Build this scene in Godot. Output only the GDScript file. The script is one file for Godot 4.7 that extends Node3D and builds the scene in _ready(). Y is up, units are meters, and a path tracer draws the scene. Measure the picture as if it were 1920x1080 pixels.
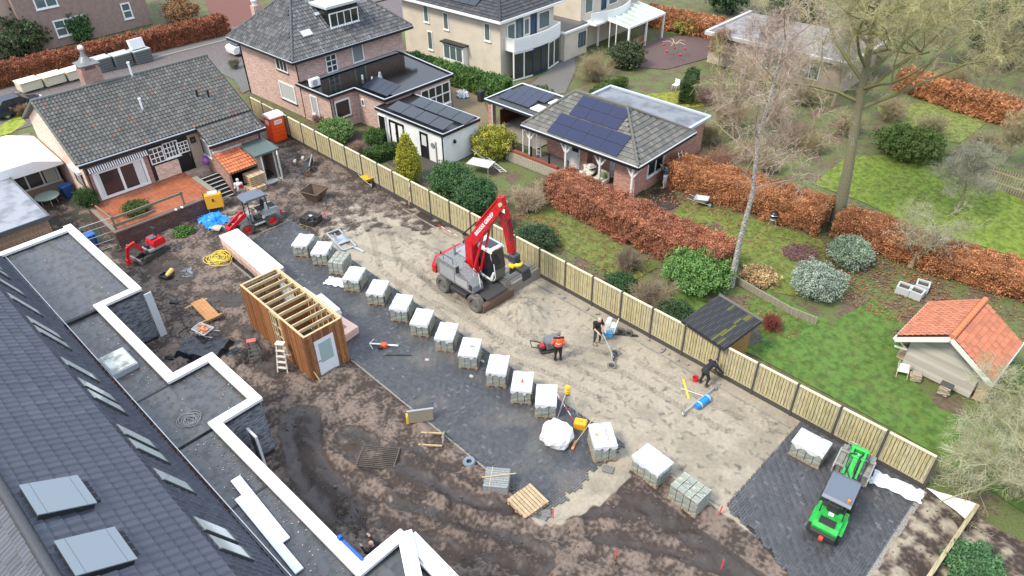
extends Node3D
# ---------------------------------------------------------------- camera model (x along the long fence, z from the fence to the new building)
const F := 1340.0
const CAM := Vector3(1.3891, 24.0646, 24.5681)
const RT := Vector3(0.70888, -0.01276, -0.70522)
const UP := Vector3(-0.41413, 0.80183, -0.43078)
const FW := Vector3(-0.57096, -0.59742, -0.56311)

func ray(px: float, py: float) -> Vector3:
	return FW + RT * ((px - 960.0) / F) - UP * ((py - 540.0) / F)
func g(px: float, py: float, h := 0.0) -> Vector3:      # the point at height h that a pixel of the photograph looks at
	var d := ray(px, py)
	return CAM + d * ((h - CAM.y) / d.y)
func gz(px: float, py: float, z: float) -> Vector3:
	var d := ray(px, py)
	return CAM + d * ((z - CAM.z) / d.z)
func gx(px: float, py: float, x: float) -> Vector3:
	var d := ray(px, py)
	return CAM + d * ((x - CAM.x) / d.x)

# ---------------------------------------------------------------- mesh builder
class MB:
	var v := PackedVector3Array()
	var n := PackedVector3Array()
	var c := PackedColorArray()
	var uv := PackedVector2Array()
	var col := Color(-1, 0, 0)
	var T := Transform3D()
	func at(p: Vector3, yaw := 0.0) -> MB:
		T = Transform3D(Basis(Vector3.UP, yaw), p)
		return self
	func basis(b: Basis, p := Vector3.ZERO) -> MB:
		T = Transform3D(b, p)
		return self
	func tri(a: Vector3, b: Vector3, d: Vector3) -> void:      # counter-clockwise seen from outside
		a = T * a; b = T * b; d = T * d
		var m := (b - a).cross(d - a).normalized()
		v.append(a); v.append(d); v.append(b)
		n.append(m); n.append(m); n.append(m)
		if col.r >= 0.0:
			c.append(col); c.append(col); c.append(col)
	func quad(a: Vector3, b: Vector3, d: Vector3, e: Vector3) -> void:
		tri(a, b, d); tri(a, d, e)
	func sm(p: Array, m: Array) -> void:      # one triangle with its own normals
		for i in [0, 2, 1]:
			v.append(T * p[i]); n.append((T.basis * m[i]).normalized())
			if col.r >= 0.0: c.append(col)
	func hexa(p: Array) -> MB:      # 8 corners: bottom 4 counter-clockwise seen from above, then top 4
		quad(p[3], p[2], p[1], p[0]); quad(p[4], p[5], p[6], p[7])
		for i in 4:
			var j := (i + 1) % 4
			quad(p[i], p[j], p[j + 4], p[i + 4])
		return self
	func box(ctr: Vector3, s: Vector3, b := Basis()) -> MB:
		var h := s * 0.5
		var p := []
		for y in [-h.y, h.y]:
			for q in [[-1, 1], [1, 1], [1, -1], [-1, -1]]:
				p.append(ctr + b * Vector3(q[0] * h.x, y, q[1] * h.z))
		return hexa(p)
	func bx(x0: float, x1: float, y0: float, y1: float, z0: float, z1: float) -> MB:
		return box(Vector3(x0 + x1, y0 + y1, z0 + z1) * 0.5, Vector3(absf(x1 - x0), absf(y1 - y0), absf(z1 - z0)))
	func cbox(ctr: Vector3, s: Vector3, r := 0.03, b := Basis()) -> MB:      # a box with chamfered edges
		var h := s * 0.5
		r = minf(r, minf(h.x, minf(h.y, h.z)) * 0.9)
		var q := func(sx, sy, sz, ax):
			var w := Vector3(sx * (h.x - (0.0 if ax == 0 else r)), sy * (h.y - (0.0 if ax == 1 else r)), sz * (h.z - (0.0 if ax == 2 else r)))
			return ctr + b * w
		var put := func(pts: Array):
			var m := Vector3.ZERO
			for w in pts: m += w
			m /= pts.size()
			if (pts[1] - pts[0]).cross(pts[2] - pts[0]).dot(m - ctr) < 0.0: pts.reverse()
			if pts.size() == 4: quad(pts[0], pts[1], pts[2], pts[3])
			else: tri(pts[0], pts[1], pts[2])
		for s1 in [-1, 1]:
			put.call([q.call(s1, -1, -1, 0), q.call(s1, 1, -1, 0), q.call(s1, 1, 1, 0), q.call(s1, -1, 1, 0)])
			put.call([q.call(-1, s1, -1, 1), q.call(1, s1, -1, 1), q.call(1, s1, 1, 1), q.call(-1, s1, 1, 1)])
			put.call([q.call(-1, -1, s1, 2), q.call(1, -1, s1, 2), q.call(1, 1, s1, 2), q.call(-1, 1, s1, 2)])
			for s2 in [-1, 1]:
				put.call([q.call(s1, s2, -1, 0), q.call(s1, s2, 1, 0), q.call(s1, s2, 1, 1), q.call(s1, s2, -1, 1)])
				put.call([q.call(s1, -1, s2, 0), q.call(s1, 1, s2, 0), q.call(s1, 1, s2, 2), q.call(s1, -1, s2, 2)])
				put.call([q.call(-1, s1, s2, 1), q.call(1, s1, s2, 1), q.call(1, s1, s2, 2), q.call(-1, s1, s2, 2)])
				for s3 in [-1, 1]:
					put.call([q.call(s1, s2, s3, 0), q.call(s1, s2, s3, 1), q.call(s1, s2, s3, 2)])
		return self
	func beam(a: Vector3, b: Vector3, w: float, h: float, up := Vector3.UP) -> MB:      # a squared bar from a to b
		var d := b - a
		var x := d.normalized()
		if absf(x.dot(up)) > 0.98: up = Vector3.RIGHT
		var z := x.cross(up).normalized()
		return box((a + b) * 0.5, Vector3(d.length(), h, w), Basis(x, z.cross(x), z))
	func ext(poly: PackedVector2Array, d0: float, d1: float, b := Basis(), o := Vector3.ZERO) -> MB:      # a profile in the xy plane drawn out along z
		if Geometry2D.is_polygon_clockwise(poly) == false: poly = poly.duplicate()
		var area := 0.0
		for i in poly.size():
			area += poly[i].cross(poly[(i + 1) % poly.size()])
		if area < 0.0: poly.reverse()
		var t := Geometry2D.triangulate_polygon(poly)
		var f := func(w: Vector2, z: float): return o + b * Vector3(w.x, w.y, z)
		for i in range(0, t.size(), 3):
			var a := poly[t[i]]; var e := poly[t[i + 1]]; var h := poly[t[i + 2]]
			if (e - a).cross(h - a) < 0.0:
				var s := e; e = h; h = s
			tri(f.call(a, d1), f.call(e, d1), f.call(h, d1)); tri(f.call(a, d0), f.call(h, d0), f.call(e, d0))
		for i in poly.size():
			var a := poly[i]; var e := poly[(i + 1) % poly.size()]
			quad(f.call(a, d0), f.call(e, d0), f.call(e, d1), f.call(a, d1))
		return self
	func slab(poly: PackedVector2Array, y0: float, y1: float) -> MB:      # a plan (x, z) raised from y0 to y1
		var q := PackedVector2Array()
		for w in poly: q.append(Vector2(w.x, -w.y))
		return ext(q, y0, y1, Basis(Vector3.RIGHT, Vector3.FORWARD, Vector3.UP))
	func quad_slab(a: Vector3, b: Vector3, d: Vector3, e: Vector3, t: float) -> MB:      # a sloping board: four top corners counter-clockwise, thickness t down
		var u := V3(0, absf(t), 0)
		return hexa([a - u, b - u, d - u, e - u, a, b, d, e])
	static func V3(x, y, z) -> Vector3: return Vector3(x, y, z)
	func tube(p: Array, r: Array, k := 6, caps := true) -> MB:
		var rings := []
		var up := Vector3.UP
		var cnt := p.size()
		for i in cnt:
			var d: Vector3 = (p[mini(i + 1, cnt - 1)] - p[maxi(i - 1, 0)]).normalized()
			if absf(d.dot(up)) > 0.95: up = Vector3.RIGHT if absf(d.x) < 0.9 else Vector3.BACK
			var x := up.cross(d).normalized()
			up = d.cross(x).normalized()
			var ring := []
			for j in k:
				var a := TAU * j / k
				ring.append(x * cos(a) + up * sin(a))
			rings.append(ring)
		for i in cnt - 1:
			for j in k:
				var l := (j + 1) % k
				var a: Vector3 = p[i] + rings[i][j] * r[i]; var b: Vector3 = p[i] + rings[i][l] * r[i]
				var d: Vector3 = p[i + 1] + rings[i + 1][l] * r[i + 1]; var e: Vector3 = p[i + 1] + rings[i + 1][j] * r[i + 1]
				sm([a, b, d], [rings[i][j], rings[i][l], rings[i + 1][l]])
				sm([a, d, e], [rings[i][j], rings[i + 1][l], rings[i + 1][j]])
		if caps:
			for e in [0, cnt - 1]:
				for j in range(1, k - 1):
					var a: Vector3 = p[e] + rings[e][0] * r[e]; var b: Vector3 = p[e] + rings[e][j] * r[e]; var d: Vector3 = p[e] + rings[e][j + 1] * r[e]
					if e == 0: tri(a, d, b)
					else: tri(a, b, d)
		return self
	func rod(a: Vector3, b: Vector3, r: float, k := 6) -> MB:
		return tube([a, b], [r, r], k)
	func ell(ctr: Vector3, s: Vector3, k := 10, b := Basis()) -> MB:
		var f := func(i, j):
			var a: float = PI * i / (k / 2) - PI / 2; var o: float = TAU * j / k
			return Vector3(cos(a) * cos(o), sin(a), cos(a) * sin(o))
		for i in k / 2:
			for j in k:
				var w := [f.call(i, j), f.call(i, j + 1), f.call(i + 1, j + 1), f.call(i + 1, j)]
				var pp := []; var nn := []
				for e in w:
					pp.append(ctr + b * (e * s)); nn.append(b * (e / s).normalized())
				sm([pp[0], pp[2], pp[1]], [nn[0], nn[2], nn[1]]); sm([pp[0], pp[3], pp[2]], [nn[0], nn[3], nn[2]])
		return self
	func lathe(pr: Array, k := 14, b := Basis(), o := Vector3.ZERO) -> MB:      # profile of Vector2(radius, height) turned about y
		for i in pr.size() - 1:
			var p0: Vector2 = pr[i]; var p1: Vector2 = pr[i + 1]
			var dn := Vector2(p1.y - p0.y, p0.x - p1.x).normalized()
			for j in k:
				var w := []
				var m := []
				for e in [[p0, j], [p0, j + 1], [p1, j + 1], [p1, j]]:
					var a: float = TAU * e[1] / k
					w.append(o + b * Vector3(cos(a) * e[0].x, e[0].y, -sin(a) * e[0].x)); m.append(b * Vector3(cos(a) * dn.x, dn.y, -sin(a) * dn.x))
				sm([w[0], w[1], w[2]], [m[0], m[1], m[2]]); sm([w[0], w[2], w[3]], [m[0], m[2], m[3]])
		return self
	func mesh() -> ArrayMesh:
		var a := []
		a.resize(Mesh.ARRAY_MAX)
		a[Mesh.ARRAY_VERTEX] = v; a[Mesh.ARRAY_NORMAL] = n
		if c.size() == v.size() and c.size() > 0: a[Mesh.ARRAY_COLOR] = c
		if uv.size() == v.size() and uv.size() > 0: a[Mesh.ARRAY_TEX_UV] = uv
		var am := ArrayMesh.new()
		am.add_surface_from_arrays(Mesh.PRIMITIVE_TRIANGLES, a)
		return am

func mb() -> MB: return MB.new()
func V(x, y, z) -> Vector3: return Vector3(x, y, z)
func P2(a: Array) -> PackedVector2Array:
	var r := PackedVector2Array()
	for i in range(0, a.size(), 2): r.append(Vector2(a[i], a[i + 1]))
	return r
func circ(x: float, y: float, r: float, k := 16) -> PackedVector2Array:
	var o := PackedVector2Array()
	for i in k: o.append(Vector2(x + cos(TAU * i / k) * r, y + sin(TAU * i / k) * r))
	return o

# ---------------------------------------------------------------- nodes
var used := {}
func numbered(s: String) -> String:
	var k: int = used.get(s, 0)
	used[s] = k + 1
	return s if k == 0 else "%s_%03d" % [s, k]
func tag(o: Node, label: String, category: String, group := "") -> Node:
	o.set_meta("label", label); o.set_meta("category", category)
	if group: o.set_meta("group", group)
	return o
func thing(called: String, label: String, category: String, p := Vector3.ZERO, yaw := 0.0, group := "") -> Node3D:
	var o := Node3D.new()
	o.name = numbered(called)
	add_child(o)
	o.position = p; o.rotation.y = yaw
	tag(o, label, category, group)
	return o
func pm(called: String, m: Mesh, mt: Material, parent: Node, xf := Transform3D()) -> MeshInstance3D:
	var o := MeshInstance3D.new()
	o.name = numbered(called) if parent == self else called
	o.mesh = m; o.material_override = mt; o.transform = xf
	parent.add_child(o, true)
	return o
func part(called: String, b: MB, mt: Material, parent: Node) -> MeshInstance3D:
	return pm(called, b.mesh(), mt, parent)
func one(called: String, b: MB, mt: Material, label: String, category: String, group := "", p := Vector3.ZERO, yaw := 0.0) -> MeshInstance3D:
	var o := part(called, b, mt, self)
	o.position = p; o.rotation.y = yaw
	tag(o, label, category, group)
	return o
func struct(called: String, b: MB, mt: Material, parent: Node = self) -> MeshInstance3D:
	var o := part(called, b, mt, parent)
	o.set_meta("kind", "structure")
	return o
func multi(called: String, m: Mesh, mt: Material, xs: Array, cols: Array, parent: Node, stuff := true) -> MultiMeshInstance3D:
	var q := MultiMesh.new()
	q.transform_format = MultiMesh.TRANSFORM_3D
	q.use_colors = cols.size() > 0
	q.mesh = m
	q.instance_count = xs.size()
	for i in xs.size():
		q.set_instance_transform(i, xs[i])
		if cols.size() > 0: q.set_instance_color(i, cols[i])
	var o := MultiMeshInstance3D.new()
	o.name = numbered(called) if parent == self else called
	o.multimesh = q; o.material_override = mt
	parent.add_child(o, true)
	if stuff: o.set_meta("kind", "stuff")
	return o
func copy(o: Node3D, p: Vector3, yaw: float, label := "", group := "") -> Node3D:
	var r: Node3D = o.duplicate()
	var base := String(o.name)
	if base.length() > 4 and base.substr(base.length() - 4).is_valid_int() == false and base[base.length() - 4] == "_": base = base.substr(0, base.length() - 4)
	r.name = numbered(base)
	add_child(r)
	r.position = p; r.rotation.y = yaw
	if label: r.set_meta("label", label)
	if group: r.set_meta("group", group)
	return r

# ---------------------------------------------------------------- textures and materials
var R := RandomNumberGenerator.new()
func rf(a: float, b: float) -> float: return R.randf_range(a, b)
func noise(sd: int, freq: float, oct := 4, type := FastNoiseLite.TYPE_SIMPLEX_SMOOTH) -> FastNoiseLite:
	var f := FastNoiseLite.new()
	f.seed = sd; f.frequency = freq; f.noise_type = type
	f.fractal_type = FastNoiseLite.FRACTAL_FBM; f.fractal_octaves = oct
	return f
var gt := {}
func grain(sd: int, freq: float, lo: float, hi: float, size := 256, stretch := 1.0) -> ImageTexture:      # grey multiplier between lo and hi
	var key := "%d %f %f %f %d %f" % [sd, freq, lo, hi, size, stretch]
	if gt.has(key): return gt[key]
	var im := noise(sd, freq, 5).get_seamless_image(size, int(size / stretch))
	im.convert(Image.FORMAT_L8)
	if stretch != 1.0: im.resize(size, size)
	var d := im.get_data()
	for i in d.size(): d[i] = int(255.0 * clampf(lo + (hi - lo) * d[i] / 255.0, 0.0, 1.0))
	gt[key] = ImageTexture.create_from_image(Image.create_from_data(size, size, false, Image.FORMAT_L8, d))
	return gt[key]
func lin(r: float, gg: float, b: float) -> Color: return Color(r, gg, b).linear_to_srgb()
var mats := {}
func mt(r: float, gg: float, b: float, rough := 0.8, metal := 0.0, tex: Texture2D = null, scale := 1.0, vc := false) -> StandardMaterial3D:
	var key := "%f %f %f %f %f %d %f %s" % [r, gg, b, rough, metal, tex.get_rid().get_id() if tex else 0, scale, vc]
	if mats.has(key): return mats[key]
	var m := StandardMaterial3D.new()
	m.albedo_color = lin(r, gg, b); m.roughness = rough; m.metallic = metal
	m.vertex_color_use_as_albedo = vc
	if tex:
		m.albedo_texture = tex
		m.uv1_triplanar = true; m.uv1_world_triplanar = true
		m.uv1_scale = Vector3.ONE * scale
	mats[key] = m
	return m
func glass(r := 0.02, gg := 0.025, b := 0.03, rough := 0.06) -> StandardMaterial3D:
	var m := mt(r, gg, b, rough)
	m.metallic_specular = 0.8
	return m
var G1: ImageTexture; var G2: ImageTexture; var G3: ImageTexture; var GW: ImageTexture; var GD: ImageTexture

# ---------------------------------------------------------------- air and light
func air() -> void:
	var cam := Camera3D.new()
	cam.name = "camera"
	cam.transform = Transform3D(Basis(RT, UP, -FW), CAM)
	cam.fov = rad_to_deg(2.0 * atan(540.0 / F)); cam.near = 0.3; cam.far = 600.0
	add_child(cam)
	cam.current = true
	var sky := ProceduralSkyMaterial.new()
	sky.sky_top_color = Color(0.86, 0.92, 1.0); sky.sky_horizon_color = Color(0.66, 0.69, 0.74); sky.sky_curve = 0.35
	sky.ground_bottom_color = Color(0.30, 0.29, 0.26); sky.ground_horizon_color = Color(0.72, 0.73, 0.72)
	sky.energy_multiplier = 0.78
	var e := Environment.new()
	e.background_mode = Environment.BG_SKY
	e.sky = Sky.new(); e.sky.sky_material = sky
	e.tonemap_mode = Environment.TONE_MAPPER_LINEAR
	e.tonemap_exposure = 2.75
	e.sdfgi_enabled = true; e.ssao_enabled = true; e.ssil_enabled = true
	var we := WorldEnvironment.new()
	we.name = "air"; we.environment = e
	add_child(we)
	var sun := DirectionalLight3D.new()
	sun.name = "sun"
	sun.light_energy = 0.5; sun.light_color = Color(1.0, 0.96, 0.9); sun.light_angular_distance = 14.0; sun.shadow_enabled = true
	add_child(sun)
	sun.look_at_from_position(V(-4, 20, 15), Vector3.ZERO)

# ---------------------------------------------------------------- the site
const X0 := -62.0
const X1 := 8.0
const Z0 := -0.1
const Z1 := 33.0
const TX := 0.05
var sw := 0
var sh := 0
var n1: PackedByteArray; var n2: PackedByteArray; var n3: PackedByteArray
var ruts := []
var zs: PackedByteArray; var zd: PackedByteArray
func px_poly(a: Array, h := 0.0) -> PackedVector2Array:
	var r := PackedVector2Array()
	for i in range(0, a.size(), 2):
		var p := g(a[i], a[i + 1], h)
		r.append(Vector2(p.x, p.z))
	return r
func seg_d(p: Vector2, l: PackedVector2Array) -> float:
	var best := 1e9
	for i in l.size() - 1:
		best = minf(best, p.distance_to(Geometry2D.get_closest_point_to_segment(p, l[i], l[i + 1])))
	return best
func site_masks() -> void:
	sw = int((X1 - X0) / TX); sh = int((Z1 - Z0) / TX)
	var bytes := func(sd, freq, oct) -> PackedByteArray:
		var im := noise(sd, freq, oct).get_image(sw, sh)
		im.convert(Image.FORMAT_L8)
		return im.get_data()
	n1 = bytes.call(3, 0.012, 4); n2 = bytes.call(5, 0.045, 5); n3 = bytes.call(7, 0.22, 3)
	var lw := int((X1 - X0) / 0.25); var lh := int((Z1 - Z0) / 0.25)
	var s := PackedByteArray(); s.resize(lw * lh)
	var d := PackedByteArray(); d.resize(lw * lh)
	var tail := px_poly([990, 940, 1075, 920, 1185, 838, 1205, 845, 1180, 900, 1120, 950, 1040, 990, 1000, 985])
	var wet := [[px_poly([660, 830, 720, 870, 790, 915, 900, 965, 1030, 985, 1180, 965, 1330, 985, 1480, 1075]), 1.25], [px_poly([700, 960, 850, 1000, 1010, 1060]), 0.5],
		[px_poly([565, 790, 575, 860, 600, 905, 650, 955]), 1.3], [px_poly([245, 470, 300, 490, 340, 520]), 1.1], [px_poly([520, 700, 480, 660, 470, 620]), 0.5],
		[px_poly([390, 560, 440, 565]), 0.8], [px_poly([710, 860, 735, 850]), 0.5], [px_poly([560, 215, 620, 280]), 1.4], [px_poly([740, 355, 790, 395, 850, 440]), 0.8], [px_poly([1130, 990, 1250, 1010, 1400, 1060]), 0.9]]
	ruts = [wet[0][0], wet[1][0], wet[2][0], wet[9][0], px_poly([760, 860, 900, 930, 1040, 945, 1250, 930, 1500, 1040])]
	for j in lh:
		for i in lw:
			var p := Vector2(X0 + (i + 0.5) * 0.25, Z0 + (j + 0.5) * 0.25)
			var a := 0.0
			if p.y < 6.7 and p.x < 0.3: a = clampf(1.0 - (-29.0 - p.x) / 9.0, 0.2, 1.0) * (1.0 if p.x > -36 else 0.8)
			if p.x < -29.0 and p.y < 2.2: a *= 0.55
			if p.x < -36.0 and p.y >= 6.7 and p.y < 9.5: a = 0.35
			if p.x > -36.0 and p.x < -9.5 and p.y < 11.6 and p.y >= 6.7: a = 0.8
			if Geometry2D.is_point_in_polygon(p, tail): a = 1.0
			if p.x > 0.0: a = 0.42
			var b := 0.0
			if p.y > 8.0 or p.x < -26.0:
				for w in wet: b = maxf(b, 1.0 - smoothstep(w[1] * 0.35, w[1] * 1.25, seg_d(p, w[0])))
			if p.y > 9.0 and p.x > -28.0 and b > 0.02:      # wheel tracks: two pressed wet bands, a drier crest between and outside
				for l in ruts:
					var dl := seg_d(p, l)
					if dl < 1.6: b = clampf(b * 0.5 + 0.75 * exp(-pow((dl - 0.6) / 0.28, 2)) - 0.2 * exp(-pow((dl - 1.15) / 0.2, 2)), 0.0, 1.0)
			s[j * lw + i] = int(a * 255); d[j * lw + i] = int(b * 255)
	var up := func(q: PackedByteArray) -> PackedByteArray:
		var im := Image.create_from_data(lw, lh, false, Image.FORMAT_L8, q)
		im.resize(sw, sh, Image.INTERPOLATE_CUBIC)
		return im.get_data()
	zs = up.call(s); zd = up.call(d)
func site_texture() -> Texture2D:
	var o := PackedByteArray()
	o.resize(sw * sh * 3)
	var k := 0
	for i in sw * sh:
		var a := n1[i] / 255.0; var b := n2[i] / 255.0; var c := n3[i] / 255.0
		var s := smoothstep(0.38, 0.62, zs[i] / 255.0 + (b - 0.5) * 0.7 + (a - 0.5) * 0.3)
		var w := smoothstep(0.25, 0.62, zd[i] / 255.0 + (b - 0.5) * 0.7)
		var l := clampf(smoothstep(0.38, 0.64, b * 0.42 + a * 0.23 + c * 0.36) - w * 0.9, 0.0, 1.0)
		var f := 0.82 + 0.36 * c
		# linear base colours: wet peat .035, dry sandy soil .25, sand .42
		var r := lerpf(0.040, 0.175, l); var gg := lerpf(0.0275, 0.129, l); var bb := lerpf(0.022, 0.102, l)
		var q := (0.92 + 0.14 * b) * (0.80 + 0.20 * smoothstep(0.28, 0.5, a * 0.8 + b * 0.2))
		r = lerpf(r, 0.315 * q, s) * f; gg = lerpf(gg, 0.272 * q, s) * f; bb = lerpf(bb, 0.208 * q, s) * f
		var tx := X0 + (i % sw) * TX; var tz := Z0 + (i / sw) * TX
		if (tz > 6.55 and tz < 11.6 and tx > -37.0 and tx < -10.4) or (tx > -5.25 and tx < 0.05 and tz > 0.0 and tz < 6.2 + 0.33 * (tx + 5.25)):
			r = 0.02; gg = 0.019; bb = 0.018
		o[k] = int(255.0 * pow(r, 0.4545)); o[k + 1] = int(255.0 * pow(gg, 0.4545)); o[k + 2] = int(255.0 * pow(bb, 0.4545))
		k += 3
	# prints pressed into the ground: tyre tracks and footsteps turn up damper sand
	var dab := func(x: float, z: float, f: float):
		var i := int((x - X0) / TX); var j := int((z - Z0) / TX)
		if i < 0 or j < 0 or i >= sw or j >= sh: return
		var q := (j * sw + i) * 3
		for c in 3: o[q + c] = int(o[q + c] * f)
	for tr in [[[-40, 4.2, -33, 4.6, -27, 3.9, -21, 3.7], 2.0, 0.24], [[-24, 5.3, -18, 4.9, -13, 2.6, -7, 2.2], 1.1, 0.16], [[-34, 2.6, -28, 5.4, -20, 5.9, -12, 4.6], 1.1, 0.16], [[-38, 7.0, -41, 3.5, -46, 2.0], 1.1, 0.16], [[-17, 13.5, -12, 15.0, -6, 12.0, -1, 10.5], 1.1, 0.2], [[-21, 15.5, -14, 16.2, -7, 13.5, -2, 12.2], 1.8, 0.24]]:
		var pl := P2(tr[0])
		var run := 0.0
		for i in pl.size() - 1:
			var d := (pl[i + 1] - pl[i]).normalized(); var nn := d.orthogonal()
			for m in int(pl[i].distance_to(pl[i + 1]) / 0.05):
				run += 0.05
				var p: Vector2 = pl[i] + d * (m * 0.05) + nn * 0.12 * sin(run * 0.7)
				for s2 in [-0.5, 0.5]:
					for t in range(-6, 7):
						var off: float = t * 0.05
						if absf(off) > tr[2]: continue
						var w: Vector2 = p + nn * (s2 * tr[1] + off)
						if not in_paving(w.x, w.y): dab.call(w.x, w.y, 0.86 if int(run / 0.05 + absf(t)) % 4 < 2 else 0.96)
	R.seed = 15
	for m in 420:
		var x := rf(-30, -5); var z := rf(0.9, 6.2); var a := rf(0, TAU)
		for i in 6:
			for j in range(-1, 2): dab.call(x + cos(a) * i * 0.05 - sin(a) * j * 0.04, z + sin(a) * i * 0.05 + cos(a) * j * 0.04, 0.88)
	return ImageTexture.create_from_image(Image.create_from_data(sw, sh, false, Image.FORMAT_RGB8, o))
func in_paving(x: float, z: float) -> bool:
	return (x > -37.2 and x < -9.6 and z > 6.3 and z < 11.9) or (x > -5.4 and x < 0.2 and z > -0.2 and z < 8.2)
func site_h(x: float, z: float) -> float:
	if in_paving(x, z): return 0.0
	var i := clampi(int((z - Z0) / TX), 0, sh - 1) * sw + clampi(int((x - X0) / TX), 0, sw - 1)
	var s := zs[i] / 255.0
	var b := n2[i] / 255.0
	var h := 0.01 + lerpf(0.16, 0.045, s) * smoothstep(0.25, 0.85, b) + lerpf(0.05, 0.012, s) * (n3[i] / 255.0)
	h -= 0.05 * zd[i] / 255.0 * (0.5 + 0.5 * sin(n1[i] * 0.5))
	for q in [[-19.4, 3.1, 1.25, 0.75], [-20.0, 4.3, 1.0, 0.4], [-18.6, 4.0, 0.9, 0.3], [-27.3, 3.9, 2.0, 0.6], [-28.6, 2.4, 1.0, 0.3], [-30.4, 3.0, 1.2, 0.3], [-25.6, 5.4, 0.9, 0.2]]:
		var d2: float = (pow(x - q[0], 2) + pow(z - q[1], 2)) / (q[2] * q[2])
		if d2 < 4.0: h += q[3] * exp(-d2 * 1.6) * (0.6 + 0.6 * b + 0.3 * n3[i] / 255.0)
	if zd[i] > 12 and z > 9.0:      # tyre ruts with thrown-up ridges
		for l in ruts:
			var d: float = seg_d(Vector2(x, z), l)
			if d < 1.7: h += 0.10 * exp(-pow((d - 1.0) / 0.2, 2)) + 0.07 * exp(-pow(d / 0.28, 2)) - 0.06 * exp(-pow((d - 0.55) / 0.22, 2))
	var e := smoothstep(0.0, 0.8, minf(z, 40.0))
	return maxf(0.004, h * e)
func site() -> void:
	site_masks()
	var m := StandardMaterial3D.new()
	m.albedo_texture = site_texture()
	var ro := PackedByteArray(); ro.resize(sw * sh)      # the wheel tracks are wet mud
	for i in sw * sh: ro[i] = 235 - int(130.0 * smoothstep(0.45, 0.9, zd[i] / 255.0 + (n2[i] / 255.0 - 0.5) * 0.8)) if zd[i] > 40 else 235
	m.roughness = 1.0; m.roughness_texture = ImageTexture.create_from_image(Image.create_from_data(sw, sh, false, Image.FORMAT_L8, ro))
	var b := mb()
	var st := 0.17
	var nx := int((X1 - X0) / st); var nz := int((Z1 - Z0) / st)
	var hs := PackedFloat32Array(); hs.resize((nx + 1) * (nz + 1))
	for j in nz + 1:
		for i in nx + 1: hs[j * (nx + 1) + i] = site_h(X0 + i * st, Z0 + j * st)
	var idx := PackedInt32Array()
	for j in nz + 1:
		for i in nx + 1:
			var k := j * (nx + 1) + i
			b.v.append(V(X0 + i * st, hs[k], Z0 + j * st))
			var hx := hs[k + (1 if i < nx else 0)] - hs[k - (1 if i > 0 else 0)]
			var hz := hs[k + (nx + 1 if j < nz else 0)] - hs[k - (nx + 1 if j > 0 else 0)]
			b.n.append(V(-hx, 2 * st, -hz).normalized())
			b.uv.append(Vector2(i * st / (X1 - X0), j * st / (Z1 - Z0)))
			if i < nx and j < nz:
				for w in [k, k + 1, k + nx + 2, k, k + nx + 2, k + nx + 1]: idx.append(w)
	var a := []
	a.resize(Mesh.ARRAY_MAX)
	a[Mesh.ARRAY_VERTEX] = b.v; a[Mesh.ARRAY_NORMAL] = b.n; a[Mesh.ARRAY_TEX_UV] = b.uv; a[Mesh.ARRAY_INDEX] = idx
	var am := ArrayMesh.new()
	am.add_surface_from_arrays(Mesh.PRIMITIVE_TRIANGLES, a)
	var o := pm("site_ground", am, m, self)
	o.set_meta("kind", "structure")
	# clods and stones lying on the soil
	R.seed = 11
	var xs := []; var cs := []
	while xs.size() < 5200:
		var p := V(rf(-40, 3), 0, rf(0.3, 19))
		if in_paving(p.x, p.z): continue
		var i := clampi(int((p.z - Z0) / TX), 0, sh - 1) * sw + clampi(int((p.x - X0) / TX), 0, sw - 1)
		var sandy := zs[i] > 150
		if sandy and R.randf() < 0.8: continue
		var s := rf(0.015, 0.05) * (0.6 if sandy else 1.0)
		if R.randf() < 0.03: s *= 2.0
		p.y = site_h(p.x, p.z)
		xs.append(Transform3D(Basis.from_euler(V(rf(0, 6), rf(0, 6), 0)) * Basis.from_scale(V(s, s * 0.7, s * rf(0.7, 1.4))), p))
		var l := (0.2 if sandy else 0.05 + 0.11 * n2[i] / 255.0) * rf(0.6, 1.3)
		cs.append(Color(l, l * 0.82, l * 0.66))
	var q := multi("soil_clods", mb().ell(Vector3.ZERO, Vector3.ONE, 6).mesh(), mt(1, 1, 1, 0.9, 0, null, 1, true), xs, cs, self)
	tag(q, "loose clods and crumbs of soil scattered over the site", "soil")

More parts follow.
